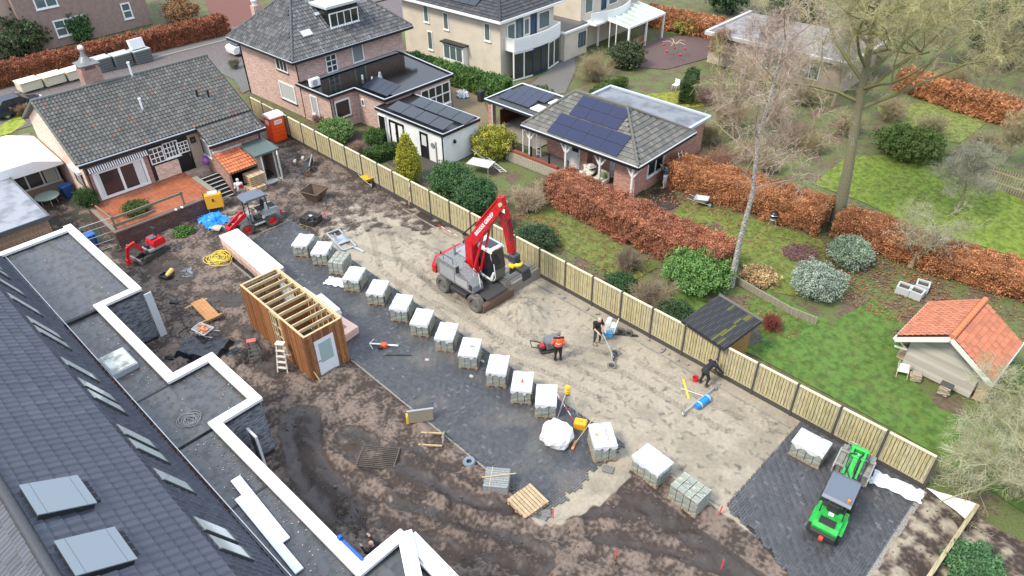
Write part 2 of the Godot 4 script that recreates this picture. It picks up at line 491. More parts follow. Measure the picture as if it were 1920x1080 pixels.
func herring(b0: Rect2, cut: Callable) -> Array:
	var r := []
	var u := 0.1015
	for i in int(b0.size.x / u):
		for j in int(b0.size.y / u):
			var m := posmod(i - j, 4)
			if m != 0 and m != 3: continue
			var c := Vector2(b0.position.x + (i + (1.0 if m == 0 else 0.5)) * u, b0.position.y + (j + (0.5 if m == 0 else 1.0)) * u)
			if cut.call(c): r.append([c, m == 0])
	return r
func paving() -> void:
	R.seed = 21
	var nz := noise(9, 0.35, 3)
	var pv := mb()
	for w in [[0.0495, 0.1, 0.035], ]:
		var x := 0.0962; var z := 0.0455; var y := 0.06; var e := 0.007
		pv.hexa([V(-x, 0, z), V(x, 0, z), V(x, 0, -z), V(-x, 0, -z), V(-x, y - e, z), V(x, y - e, z), V(x, y - e, -z), V(-x, y - e, -z)])
		pv.hexa([V(-x, y - e, z), V(x, y - e, z), V(x, y - e, -z), V(-x, y - e, -z), V(-x + e, y, z - e), V(x - e, y, z - e), V(x - e, y, -z + e), V(-x + e, y, -z + e)])
	var pm_ := pv.mesh()
	var edge := noise(31, 0.9, 2)
	var main := herring(Rect2(-37.05, 6.55, 27.2, 5.1), func(c: Vector2): return c.x < -10.05 + 0.45 * edge.get_noise_1d(c.y * 1.5) and c.x > -36.9 and (c.x > -33.2 + (c.y - 9.6) * 1.25 or c.y < 9.75))
	var near := herring(Rect2(-5.25, -0.02, 5.3, 7.7), func(c: Vector2): return c.y > 0.05 and c.y < 6.2 + 0.33 * (c.x + 5.25) + 0.3 * edge.get_noise_1d(c.x * 2.0))
	var beds := [["paved_strip", main, 0], ["paved_corner", near, 300]]
	for q in beds:
		var root := Node3D.new()
		root.name = q[0]; root.set_meta("kind", "structure")
		add_child(root)
		var lst: Array = q[1]
		lst.sort_custom(func(a, b): return a[0].distance_squared_to(Vector2(-1.0, 5.6)) < b[0].distance_squared_to(Vector2(-1.0, 5.6)))
		var xs := []; var cs := []
		var vs := []
		for t in 5:
			var l := 0.050 + 0.008 * t
			vs.append(mt(l, l * 1.03, l * 1.16, 0.5))
		for k in lst.size():
			var c: Vector2 = lst[k][0]
			var xf := Transform3D(Basis(Vector3.UP, 0.0 if lst[k][1] else PI / 2) * Basis.from_euler(V(rf(-0.012, 0.012), rf(-0.02, 0.02), rf(-0.012, 0.012))), V(c.x, rf(-0.003, 0.003), c.y))
			if k < q[2]:
				pm("paver", pm_, vs[R.randi() % 5], root, xf)
			else:
				xs.append(xf)
				var dust := clampf(nz.get_noise_2d(c.x, c.y) * 1.6 + 0.25 * nz.get_noise_2d(c.x * 7, c.y * 7) - 0.12 + (0.35 if q[2] == 0 and c.x > -16 else 0.0) * clampf((c.x + 18) / 7, 0, 1), 0.0, 0.75) * (1.0 if q[2] == 0 else 0.3)
				var l := rf(0.050, 0.084)
				if R.randf() < 0.04: l *= 1.7
				cs.append(Color(lerpf(l, 0.2, dust * rf(0.2, 0.7)), lerpf(l * 1.03, 0.175, dust * rf(0.3, 0.6)), lerpf(l * 1.15, 0.15, dust * rf(0.3, 0.6))))
		multi("pavers", pm_, mt(1, 1, 1, 0.5, 0, null, 1, true), xs, cs, root)
	# the border of kerb stones and the grey strip beside the paving
	var conc := mt(0.30, 0.28, 0.25, 0.85, 0, G2, 0.8)
	var kerb := func(a: Vector3, b: Vector3, root: Node, w := 0.07):
		var n := int(a.distance_to(b) / 0.9) + 1
		for i in n:
			var p := a.lerp(b, (i + 0.008) / n); var q := a.lerp(b, (i + 0.992) / n)
			part("kerb_stone", mb().beam(p + V(0, rf(-0.004, 0.004), 0), q, w, 0.16), conc, root)
	var kr := Node3D.new(); kr.name = "kerb_edging"; kr.set_meta("kind", "structure"); add_child(kr)
	kerb.call(V(-23.1, -0.02, 11.71), V(-12.0, -0.02, 11.71), kr)
	kerb.call(V(-37.1, -0.02, 11.7), V(-29.4, -0.02, 11.7), kr)
	kerb.call(V(-37.15, -0.02, 6.5), V(-37.15, -0.02, 11.7), kr)
	kerb.call(V(-9.5, -0.02, 6.45), V(-5.4, -0.02, 6.45), kr)
	kerb.call(V(0.12, -0.02, 0.1), V(0.12, -0.02, 8.6), kr, 0.2)
	kerb.call(V(-33, 0.0, 0.75), V(-5.4, 0.0, 0.72), kr)

# ---------------------------------------------------------------- pieces of buildings
var ALL := func(_u, _w): return true
func tile_mesh(tw: float, tl: float, hh: float, flat := false) -> ArrayMesh:      # x along the eave, y out of the roof, z down the slope
	var b := mb()
	var pr := [[-0.5, 0.15], [-0.22, -0.1], [0.08, 0.1], [0.27, 1.0], [0.5, 0.3]] if not flat else [[-0.49, 0.0], [-0.4, 0.5], [0.4, 0.5], [0.49, 0.0]]
	for i in pr.size() - 1:
		var a: Array = pr[i]; var e: Array = pr[i + 1]
		var l := 0.045
		b.quad(V(a[0] * tw, a[1] * hh + l, tl), V(e[0] * tw, e[1] * hh + l, tl), V(e[0] * tw, e[1] * hh, 0), V(a[0] * tw, a[1] * hh, 0))
		b.quad(V(a[0] * tw, a[1] * hh - 0.012, tl), V(e[0] * tw, e[1] * hh - 0.012, tl), V(e[0] * tw, e[1] * hh + l, tl), V(a[0] * tw, a[1] * hh + l, tl))
	return b.mesh()
func tiles(root: Node, o: Vector3, ex: Vector3, ey: Vector3, lx: float, ly: float, tw: float, tl: float, m: ArrayMesh, pal: Array, inside: Callable, parts := 0, near := Vector2.ZERO, rough := 0.75) -> void:
	var up := ex.cross(ey).normalized()
	var all := []
	for j in int(ly / tl + 0.3):
		for i in int(lx / tw + 0.01):
			var u := (i + 0.5) * tw; var w := (j + 0.5) * tl
			if not inside.call(u, w): continue
			all.append([Transform3D(Basis(ex, up, -ey) * Basis.from_euler(V(rf(-0.012, 0.012), rf(-0.01, 0.01), 0)), o + ex * u + ey * (w + tl * 0.5) + up * 0.03), Vector2(u, w)])
	if parts: all.sort_custom(func(a, b): return a[1].distance_squared_to(near) < b[1].distance_squared_to(near))
	var xs := []; var cs := []
	for k in all.size():
		var c: Color = pal[R.randi() % pal.size()]
		if k < parts: pm("roof_tile", m, mt(c.r, c.g, c.b, rough), root, all[k][0])
		else:
			var f := rf(0.8, 1.2)
			xs.append(all[k][0]); cs.append(Color(c.r * f, c.g * f, c.b * f))
	if xs.size(): multi("roof_tiles", m, mt(1, 1, 1, rough, 0, null, 1, true), xs, cs, root)
func caps(root: Node, a: Vector3, b: Vector3, r: float, c: Color, rough := 0.75, each := 0.38) -> void:      # ridge tiles
	var n := int(a.distance_to(b) / each) + 1
	var d := (b - a).normalized()
	var m := mb()
	for i in n:
		var p := a.lerp(b, float(i) / n); var q := a.lerp(b, (i + 1.0) / n) + d * 0.03
		m.tube([p, q], [r * 1.06, r * 0.92], 8)
	part("ridge_tiles", m, mt(c.r, c.g, c.b, rough, 0, G1, 2.0), root)
func hip_roof(root: Node3D, x0: float, x1: float, z0: float, z1: float, h: float, rise: float, ins: Array, tw: float, tl: float, m: ArrayMesh, pal: Array, parts := 0) -> Array:
	# ridge along the line between the two inset points ins = [x0 + a, x1 - b, z0 + c, z1 - d] (equal x or equal z)
	var A := V(ins[0], h + rise, ins[2]); var B := V(ins[1], h + rise, ins[3])
	var along_x: bool = absf(ins[1] - ins[0]) > absf(ins[3] - ins[2])
	var c := [V(x0, h, z1), V(x1, h, z1), V(x1, h, z0), V(x0, h, z0)]
	# south, east, north, west: corners then the ridge points above them
	var sides := []
	if along_x:
		var L := A if A.x < B.x else B
		var Q := B if A.x < B.x else A
		sides = [[c[0], c[1], Q, L], [c[1], c[2], Q, Q], [c[2], c[3], L, Q], [c[3], c[0], L, L]]
	else:
		var S := A if A.z > B.z else B
		var N := B if A.z > B.z else A
		sides = [[c[0], c[1], S, S], [c[1], c[2], N, S], [c[2], c[3], N, N], [c[3], c[0], S, N]]
	var shell := mb()
	for s in sides:
		shell.quad(s[0], s[1], s[2], s[3]) if s[2] != s[3] else shell.tri(s[0], s[1], s[2])
	shell.quad(c[3] - V(0, 0.02, 0), c[2] - V(0, 0.02, 0), c[1] - V(0, 0.02, 0), c[0] - V(0, 0.02, 0))
	var roof := part("roof", shell, mt(0.05, 0.05, 0.05, 0.9), root)
	var k := 0
	for s in sides:
		var ex: Vector3 = (s[1] - s[0]).normalized()
		var lx: float = s[0].distance_to(s[1])
		var t3: Vector3 = s[3] - s[0]; var t2: Vector3 = s[2] - s[0]
		var ey: Vector3 = (t3 - ex * t3.dot(ex)).normalized()
		var ly := t3.dot(ey)
		var u3 := t3.dot(ex); var u2 := t2.dot(ex)
		tiles(roof, s[0], ex, ey, lx, ly, tw, tl, m, pal, func(u, w): return u > u3 * w / ly + 0.02 and u < lx + (u2 - lx) * w / ly - 0.02, parts if k < 2 else 0, Vector2(lx if k == 0 else 0.0, 0))
		k += 1
	var pc: Color = pal[0]
	for s in sides: caps(roof, s[0] + V(0, 0.04, 0), s[3] + V(0, 0.06, 0), 0.11, pc)
	caps(roof, A + V(0, 0.06, 0), B + V(0, 0.06, 0), 0.13, pc)
	return c
func gutter(root: Node, pts: Array, black: Material, grey: Material) -> void:      # a fascia board with a gutter along the eave
	var f := mb(); var u := mb()
	for i in pts.size() - 1:
		var a: Vector3 = pts[i]; var b: Vector3 = pts[i + 1]
		f.beam(a - V(0, 0.13, 0), b - V(0, 0.13, 0), 0.08, 0.22)
		u.beam(a - V(0, 0.0, 0), b - V(0, 0.0, 0), 0.14, 0.05)
	part("fascia", f, black, root); part("gutter", u, grey, root)
# a window or door on a wall: o = lower left corner seen from outside, ex = direction along the wall
func window(root: Node, o: Vector3, ex: Vector3, w: float, h: float, cols: int, rows: int, frame: Material, pane: Material, called := "window", fw := 0.07, sill: Material = null, cuts: Array = []) -> void:
	var out := ex.cross(Vector3.UP)
	var B := Basis(ex, Vector3.UP, out)
	var f := mb().basis(B, o)
	f.bx(0, w, 0, fw, -0.02, 0.07); f.bx(0, w, h - fw, h, -0.02, 0.07); f.bx(0, fw, fw, h - fw, -0.02, 0.07); f.bx(w - fw, w, fw, h - fw, -0.02, 0.07)
	var cw := (w - 2 * fw) / cols; var rh := (h - 2 * fw) / rows
	var t := fw * 0.45
	for i in range(1, cols): f.bx(fw + i * cw - t, fw + i * cw + t, fw, h - fw, -0.01, 0.055)
	for j in range(1, rows): f.bx(fw, w - fw, fw + j * rh - t, fw + j * rh + t, -0.01, 0.05)
	var wn := part(called, f, frame, root)
	for i in cols:
		for j in rows:
			if [i, j] in cuts: continue
			part("pane", mb().basis(B, o).bx(fw + i * cw, fw + (i + 1) * cw, fw + j * rh, fw + (j + 1) * rh, 0.0, 0.018), pane, wn)
	if sill: part("sill", mb().basis(B, o).bx(-0.05, w + 0.05, -0.07, 0, -0.02, 0.12), sill, wn)
func door(root: Node, o: Vector3, ex: Vector3, w: float, h: float, frame: Material, leaf: Material, pane: Material, g0 := 0.45) -> void:
	var out := ex.cross(Vector3.UP)
	var B := Basis(ex, Vector3.UP, out)
	var f := mb().basis(B, o)
	f.bx(0, w, h - 0.07, h, -0.02, 0.07); f.bx(0, 0.07, 0, h - 0.07, -0.02, 0.07); f.bx(w - 0.07, w, 0, h - 0.07, -0.02, 0.07)
	var d := part("door", f, frame, root)
	part("leaf", mb().basis(B, o).bx(0.07, w - 0.07, 0.01, h - 0.07, -0.01, 0.03), leaf, d)
	if pane: part("pane", mb().basis(B, o).bx(0.17, w - 0.17, h * g0, h - 0.2, 0.0, 0.04), pane, d)
	part("handle", mb().basis(B, o).bx(w - 0.16, w - 0.13, h * 0.46, h * 0.54, 0.03, 0.07), mt(0.5, 0.5, 0.5, 0.3, 0.9), d)
func solar(root: Node, o: Vector3, ex: Vector3, ey: Vector3, w: float, h: float, lift := 0.05, cell: Material = null) -> void:
	var up := ex.cross(ey).normalized()
	var B := Basis(ex, ey, up)
	var f := part("solar_panel", mb().basis(B, o).bx(0, w, 0, h, lift, lift + 0.035), mt(0.05, 0.055, 0.075, 0.4, 0.2), root)
	part("cells", mb().basis(B, o).bx(0.012, w - 0.012, 0.012, h - 0.012, lift + 0.035, lift + 0.039), cell if cell else mt(0.012, 0.016, 0.03, 0.12), f)
var BR1: Texture2D; var BR2: Texture2D
func brick_tex(sd: int, c0: Color, c1: Color, joint: Color, cols := 8, rows := 24) -> ImageTexture:      # too small in the picture to be laid one by one
	var im := Image.create(256, 256, false, Image.FORMAT_RGB8)
	var r := RandomNumberGenerator.new(); r.seed = sd
	im.fill(joint)
	var bw := 256 / cols; var bh := 256.0 / rows
	for j in rows:
		for i in cols + 1:
			var c := c0.lerp(c1, r.randf()) * r.randf_range(0.85, 1.12)
			c.a = 1
			im.fill_rect(Rect2i(i * bw - (bw / 2 if j % 2 else 0), int(j * bh), bw - 2, int(bh) - 2), c)
	return ImageTexture.create_from_image(im)
func flat_roof(root: Node, poly: PackedVector2Array, h: float, roofing: Material, trim: Material, rim := 0.12, called := "roof_sheet") -> void:
	part(called, mb().slab(poly, h - 0.12, h), roofing, root)
	var b := mb()
	for i in poly.size():
		var a := poly[i]; var e := poly[(i + 1) % poly.size()]
		b.beam(V(a.x, h - 0.02, a.y), V(e.x, h - 0.02, e.y), rim, 0.2)
	part("roof_edge", b, trim, root)

# ---------------------------------------------------------------- the new building in the foreground
func new_building() -> void:
	R.seed = 41
	var root := thing("new_building", "new building with dark tiled roof, flat roofs edged in white and grey brick bays", "building", V(-31.33, 0, 17.72), deg_to_rad(1.7))
	var white := mt(0.72, 0.72, 0.72, 0.5)
	var brick := mt(1, 1, 1, 0.85, 0, brick_tex(5, Color(0.36, 0.39, 0.44), Color(0.60, 0.63, 0.68), Color(0.3, 0.31, 0.33), 10, 40), 0.42)
	var plinth := mt(0.03, 0.03, 0.032, 0.8)
	var felt := mt(0.075, 0.078, 0.085, 0.24, 0, G3, 0.35)
	var felt2 := mt(0.088, 0.087, 0.088, 0.36, 0, G3, 0.4)
	var H := 3.45
	# outline of the front (building x, z): bays at z 0, recesses at z 1.93
	var front := [-8.55, 0.0, -0.2, 0.0, -0.2, 1.93, 7.1, 1.93, 7.1, 0.0, 10.8, 0.0, 10.8, 1.93, 20.0, 1.93, 20.0, 0.1, 27.0, 0.1]
	var plan := P2(front + [27.0, 12.9, -8.55, 12.9])
	part("wall", mb().slab(plan, 0.35, 3.02), brick, root)
	var pl2 := Geometry2D.offset_polygon(plan, -0.03)[0]
	part("plinth", mb().slab(pl2, -0.05, 0.35), plinth, root)
	# stone bricks of the two faces that the yard shows
	var bm := mb().bx(-0.1, 0.1, -0.024, 0.024, -0.006, 0.012).mesh()
	var bxs := []; var bcs := []
	for f in [[-0.2, 0.0, 0.0, 1.93], [10.8, 0.0, 0.0, 1.93]]:
		for j in 46:
			for i in 9:
				var z: float = f[2] + 0.1 + (i + (0.5 if j % 2 else 0.0)) * 0.21
				if z > f[3] - 0.1: continue
				bxs.append(Transform3D(Basis(Vector3.UP, PI / 2), V(f[0] + rf(0, 0.006), 0.38 + j * 0.0605, z)))
				var l := rf(0.09, 0.3)
				bcs.append(Color(l, l * 1.05, l * 1.16))
	multi("bricks", bm, mt(1, 1, 1, 0.8, 0, null, 1, true), bxs, bcs, root)
	# flat roof in sheets of felt at stepped levels, parapet with a broad white cap
	for s in [[-8.5, -0.3, 0.05, 3.24], [-0.1, 7.2, 1.98, 3.15], [7.2, 10.72, 0.05, 3.2], [10.9, 14.8, 1.98, 3.2], [14.8, 19.9, 1.98, 3.26], [20.1, 27.0, 0.15, 3.2]]:
		var z: float = s[2]
		var strip := 0
		while z < 3.55:
			var z2 := minf(z + 1.05, 3.6)
			part("roof_sheet", mb().bx(s[0], s[1], s[3] - 0.1, s[3] + 0.004 * (strip % 2), z, z2 - 0.003), felt if (strip + int(s[0])) % 2 == 0 else felt2, root)
			z = z2; strip += 1
	for q in [[-0.3, -0.1, 3.3], [7.15, 7.25, 3.22], [14.75, 14.85, 3.28]]: part("roof_upstand", mb().bx(q[0], q[1], 2.9, q[2], 1.95, 3.6), mt(0.02, 0.02, 0.022, 0.6), root)
	var cw := 0.41
	var runs := [[-8.78, 0.16, -0.2, 0.16], [-0.2, 0.16, -0.2, 1.93], [-0.2, 1.93, 7.1, 1.93], [7.1, 1.93, 7.1, 0.16], [7.1, 0.16, 10.8, 0.16], [10.8, 0.16, 10.8, 1.93], [10.8, 1.93, 20.0, 1.93], [20.0, 1.93, 20.0, 0.3], [20.0, 0.3, 22.0, 0.3], [-8.55, 0.16, -8.55, 3.6]]
	var y0 := H
	for r in runs:
		var a := V(r[0], H, r[1]); var e := V(r[2], H, r[3])
		var d := (e - a).normalized() * (cw / 2 - 0.02)
		var dy := 0.004 if absf(d.x) > 0.1 else 0.0
		var ca := a - d + V(0, dy - 0.06, 0); var ce := e + d + V(0, dy - 0.06, 0)
		var nc := maxi(1, int(ca.distance_to(ce) / 2.6))
		for c in nc: part("roof_cap", mb().beam(ca.lerp(ce, (c + 0.002) / nc), ca.lerp(ce, (c + 0.998) / nc), cw, 0.13), white, root)
		part("upstand", mb().beam(a - d * 0.3 - V(0, 0.2, 0), e + d * 0.3 - V(0, 0.2, 0), 0.3, 0.2), mt(0.03, 0.03, 0.035, 0.6), root)
	part("roof_cap_base", mb().beam(V(22.3, 3.32, 0.3), V(27, 3.32, 0.3), 0.42, 0.1), mt(0.22, 0.23, 0.25, 0.5), root)
	part("glass_screen", mb().bx(0.02, 0.1, 0.4, 3.1, -0.35, 0.0), mt(0.55, 0.6, 0.6, 0.3), root)
	var df := part("door_frame", mb().beam(V(10.95, 2.35, 0.9), V(11.6, 2.35, 0.9), 0.1, 0.1).beam(V(11.6, 2.4, 0.9), V(11.6, 0.1, 0.9), 0.1, 0.1), white, root)
	part("pane", mb().bx(10.95, 11.55, 0.15, 2.3, 0.88, 0.9), mt(0.10, 0.12, 0.12, 0.1), df)
	# steep tiled lower slope (62 degrees), then the upper slope (30 degrees) up to the ridge
	var gz0 := 3.72; var gh := 3.3; var bz := 5.2; var bh := 6.3; var rz := 8.45; var rh := 8.2
	var xa := -8.4; var xb := 24.0
	var body := mb()
	body.ext(P2([-gz0, gh - 0.4, -gz0, gh, -bz, bh, -rz, rh, -11.7, bh, -12.9, gh, -12.9, gh - 0.4]), xa, xb, Basis(Vector3(0, 0, -1), Vector3.UP, Vector3.RIGHT))
	var roof := part("roof", body, mt(0.03, 0.032, 0.036, 0.8), root)
	var tm := tile_mesh(0.3, 0.42, 0.05)
	var dark := [Color(0.050, 0.057, 0.078), Color(0.058, 0.065, 0.088), Color(0.054, 0.061, 0.083)]
	var e1 := V(0, bh - gh, bz - gz0).normalized()
	var e2 := V(0, rh - bh, rz - bz).normalized()
	tiles(roof, V(xb, gh, gz0), Vector3.LEFT, e1, xb - xa, V(0, bh - gh, bz - gz0).length(), 0.3, 0.34, tile_mesh(0.3, 0.34, 0.045), dark, ALL, 0, Vector2.ZERO, 0.62)
	tiles(roof, V(xb, bh, bz), Vector3.LEFT, e2, xb - xa, V(0, rh - bh, rz - bz).length(), 0.3, 0.42, tm, dark, ALL, 300, Vector2(8.5, 2.2), 0.42)
	var e3 := V(0, rh - bh, rz - 11.7).normalized()
	tiles(roof, V(xa, bh, 11.7), Vector3.RIGHT, e3, xb - xa, V(0, rh - bh, rz - 11.7).length(), 0.3, 0.42, tm, dark, ALL, 0, Vector2.ZERO, 0.5)
	caps(roof, V(xa, rh + 0.07, rz), V(xb, rh + 0.07, rz), 0.15, Color(0.05, 0.053, 0.062), 0.5, 0.4)
	# gutter full of fallen leaves
	part("gutter", mb().bx(xa, xb, gh - 0.16, gh - 0.14, 3.5, 3.76).bx(xa, xb, gh - 0.16, gh + 0.02, 3.5, 3.53), mt(0.62, 0.64, 0.66, 0.4, 0.3), root)
	var lx := []; var lc := []
	for i in 5200:
		var x := rf(xa + 0.3, xb)
		lx.append(Transform3D(Basis.from_euler(V(rf(-0.8, 0.8), rf(0, 6), rf(-0.8, 0.8))) * Basis.from_scale(Vector3.ONE * rf(0.7, 1.3)), V(x, gh - 0.12 + rf(0, 0.05), rf(3.54, 3.74))))
		var k := rf(0.5, 1.2)
		lc.append(Color(0.16 * k, 0.062 * k, 0.035 * k) if x > 0.0 or R.randf() < 0.4 else Color(0.5 * k, 0.48 * k, 0.46 * k))
	for i in 620:
		var s: Array = [[-8.3, -0.5, 0.4, 3.25], [0.2, 7.0, 2.2, 3.16], [7.3, 10.5, 0.4, 3.21], [11, 14.6, 2.2, 3.21], [15, 19.7, 2.2, 3.27]][R.randi() % 5]
		var x := rf(s[0], s[1]); var z: float = s[2] + (3.4 - s[2]) * pow(R.randf(), 1.6)
		lx.append(Transform3D(Basis.from_euler(V(rf(-0.2, 0.2), rf(0, 6), rf(-0.2, 0.2))) * Basis.from_scale(Vector3.ONE * rf(0.4, 0.9)), V(x, s[3] + 0.01, z)))
		var k := rf(0.5, 1.3)
		lc.append(Color(0.22 * k, 0.12 * k, 0.09 * k) if R.randf() < 0.75 else Color(0.4, 0.38, 0.35))
	multi("fallen_leaves", leaf_mesh(0.05, 0.035), mt(1, 1, 1, 0.8, 0, null, 1, true), lx, lc, root)
	# slender roof windows in the steep slope, then two large raised roof windows on the upper slope
	var pane := mt(0.42, 0.47, 0.46, 0.1)
	var wn := func(x: float):
		var o := V(x + 0.75, gh, gz0) + e1 * 1.55
		var up := Vector3.LEFT.cross(e1).normalized()
		var B := Basis(Vector3.LEFT, e1, up)
		var f := mb().basis(B, o)
		f.bx(0, 0.75, 0, 0.05, 0.0, 0.16).bx(0, 0.75, 1.55, 1.62, 0.0, 0.12).bx(0, 0.05, 0.05, 1.55, 0.0, 0.16).bx(0.7, 0.75, 0.05, 1.55, 0.0, 0.11)
		var q := part("roof_window", f, mt(0.10, 0.105, 0.11, 0.4, 0.5), root)
		part("pane", mb().basis(B, o).bx(0.05, 0.7, 0.05, 1.55, 0.1, 0.135), pane, q)
	for x in [-6.9, -4.8, -3.95, -1.9, 0.2, 2.55, 3.43, 6.2, 7.85, 8.72, 11.2, 12.1, 13.95, 16.6, 17.5, 20.2]: wn.call(x)
	for p in [[14.05, 2.07], [16.6, 2.07]]:
		var o: Vector3 = V(p[0] + 1.25, bh, bz) + e2 * p[1]
		var up := Vector3.LEFT.cross(e2).normalized()
		var B := Basis(Vector3.LEFT, e2, up)
		var q := part("raised_roof_window", mb().basis(B, o).bx(-0.15, 1.2, 0, 1.4, 0.0, 0.24), mt(0.02, 0.022, 0.025, 0.5), root)
		part("cover", mb().basis(B, o).bx(-0.18, 1.23, -0.03, 1.43, 0.242, 0.275), mt(0.20, 0.235, 0.27, 0.35), q)
		part("seam", mb().basis(B, o).bx(-0.18, 1.23, 0.2, 0.21, 0.275, 0.279).bx(-0.18, 1.23, 1.2, 1.21, 0.275, 0.279), mt(0.10, 0.11, 0.13, 0.4), q)
		part("flashing", mb().basis(B, o).bx(0.1, 1.2, -0.28, -0.03, 0.02, 0.09), mt(0.012, 0.012, 0.014, 0.7), q)
	# roof light on the flat roof
	var sl := part("skylight", mb().bx(3.62, 5.15, 3.16, 3.42, 2.45, 3.5), mt(0.33, 0.36, 0.37, 0.5), root)
	part("pane", mb().bx(3.68, 5.09, 3.42, 3.45, 2.51, 3.44), mt(0.55, 0.57, 0.52, 0.15, 0, grain(77, 0.012, 0.55, 1.2), 0.5), sl)

func leaf_mesh(l: float, w: float) -> ArrayMesh:
	var b := mb()
	b.quad(V(-l, 0, 0), V(0, 0.012, w), V(l, 0, 0), V(0, 0.012, -w))
	return b.mesh()

# ---------------------------------------------------------------- the neighbours' houses
func left_house() -> void:
	R.seed = 51
	var base = V(-51.4, 0, 9.4)
	var root = thing("tiled_bungalow", "bungalow with weathered grey pantile roof, brick chimney and raised orange terrace", "house", base)
	var pink = mt(1, 1, 1, 0.9, 0, brick_tex(8, Color(0.80, 0.66, 0.58), Color(0.88, 0.76, 0.69), Color(0.84, 0.75, 0.69), 8, 30), 0.5)
	var red = mt(1, 1, 1, 0.9, 0, brick_tex(9, Color(0.56, 0.41, 0.37), Color(0.70, 0.54, 0.49), Color(0.64, 0.55, 0.51), 8, 30), 0.5)
	var black = mt(0.012, 0.012, 0.014, 0.4); var white = mt(0.78, 0.78, 0.76, 0.4); var grey = mt(0.50, 0.53, 0.58, 0.5)
	var w = func(): return mb().at(-base)
	var rx = -51.4; var rh = 6.7; var s = 0.51
	var hx = func(x): return rh - absf(x - rx) * s
	# walls: main block with both gables, then the projecting wing
	part("gable_wall", w.call().ext(P2([-56.0, 0, -46.45, 0, -46.45, hx.call(-46.45) - 0.12, rx, rh - 0.15, -56.0, hx.call(-56.0) - 0.12]), 3.75, 15.1), pink, root)
	part("wing_wall", w.call().ext(P2([-46.6, 0, -44.95, 0, -44.95, hx.call(-44.95) - 0.12, -46.6, hx.call(-46.6) - 0.12]), 3.8, 7.45), red, root)
	part("front_wall", w.call().bx(-46.46, -46.40, 1.1, 3.8, 11.2, 15.12), red, root)
	# roof
	var body = w.call()
	body.ext(P2([-46.15, hx.call(-46.15) - 0.1, -46.15, hx.call(-46.15), rx, rh, -56.6, hx.call(-56.6), -56.6, hx.call(-56.6) - 0.1, rx, rh - 0.12]), 3.5, 15.35)
	body.ext(P2([-44.6, hx.call(-44.6) - 0.1, -44.6, hx.call(-44.6), -46.3, hx.call(-46.3), -46.3, hx.call(-46.3) - 0.1]), 3.5, 7.7)
	var roof = part("roof", body, mt(0.05, 0.045, 0.04, 0.9), root)
	var pal = []
	for i in 22: pal.append(Color(0.105, 0.105, 0.10))
	for i in 8: pal.append(Color(0.125, 0.122, 0.115))
	for i in 5: pal.append(Color(0.085, 0.086, 0.086))
	pal.append(Color(0.17, 0.10, 0.08))
	var ey = V(-1, s, 0).normalized(); var ey2 = V(1, s, 0).normalized()
	var tm = tile_mesh(0.235, 0.31, 0.09)
	var L = V(5.25, 5.25 * s, 0).length()
	tiles(roof, V(-46.15, hx.call(-46.15), 15.35) - base, V(0, 0, -1), ey, 11.85, L, 0.235, 0.31, tm, pal, ALL)
	tiles(roof, V(-44.6, hx.call(-44.6), 7.7) - base, V(0, 0, -1), ey, 4.2, V(1.55, 1.55 * s, 0).length(), 0.235, 0.31, tm, pal, ALL)
	tiles(roof, V(-56.6, hx.call(-56.6), 3.5) - base, V(0, 0, 1), ey2, 11.85, L, 0.235, 0.31, tm, pal, ALL)
	caps(roof, V(rx, rh + 0.06, 3.5) - base, V(rx, rh + 0.06, 15.4) - base, 0.13, Color(0.14, 0.145, 0.13))
	for q in [[-46.2, 15.38], [-56.5, 15.38]]:
		caps(roof, V(q[0], hx.call(q[0]) + 0.03, q[1]) - base, V(rx, rh + 0.04, q[1]) - base, 0.09, Color(0.12, 0.14, 0.11))
	var gb = func(a, b): gutter(root, [a - base, b - base], black, grey)
	gb.call(V(-46.1, hx.call(-46.1), 15.35), V(-46.1, hx.call(-46.1), 7.75)); gb.call(V(-44.55, hx.call(-44.55), 7.75), V(-44.55, hx.call(-44.55), 3.5))
	for z in [14.98, 3.95]: part("downpipe", w.call().rod(V(-44.85 if z < 5 else -46.3, 0.2, z), V(-44.85 if z < 5 else -46.3, 3.6, z), 0.045), mt(0.04, 0.02, 0.018, 0.5), root)
	# chimney with its cowl and the round ball on top, vent pipes
	var cp = V(-52.0, 0, 11.35)
	var ch = part("chimney", w.call().bx(cp.x - 0.55, cp.x + 0.55, 6.0, 7.7, cp.z - 0.6, cp.z + 0.6), red, root)
	part("flashing", w.call().bx(cp.x - 0.62, cp.x + 0.66, 6.0, 6.5, cp.z - 0.67, cp.z + 0.67), mt(0.42, 0.40, 0.36, 0.7), ch)
	for q in [[-0.42, -0.45], [0.42, -0.45], [-0.42, 0.45], [0.42, 0.45]]: part("cowl_post", w.call().bx(cp.x + q[0] - 0.08, cp.x + q[0] + 0.08, 7.7, 8.05, cp.z + q[1] - 0.1, cp.z + q[1] + 0.1), red, ch)
	var t8 = w.call()
	t8.lathe([Vector2(0.95, 8.05), Vector2(0.5, 8.2), Vector2(0.22, 8.5), Vector2(0.1, 8.85), Vector2(0.0, 8.95)], 4, Basis(Vector3.UP, PI / 4), V(cp.x, 0, cp.z))
	part("cowl", t8, mt(0.18, 0.19, 0.19, 0.5, 0.3), ch)
	part("ball", w.call().ell(V(cp.x, 9.05, cp.z), Vector3.ONE * 0.19), white, ch)
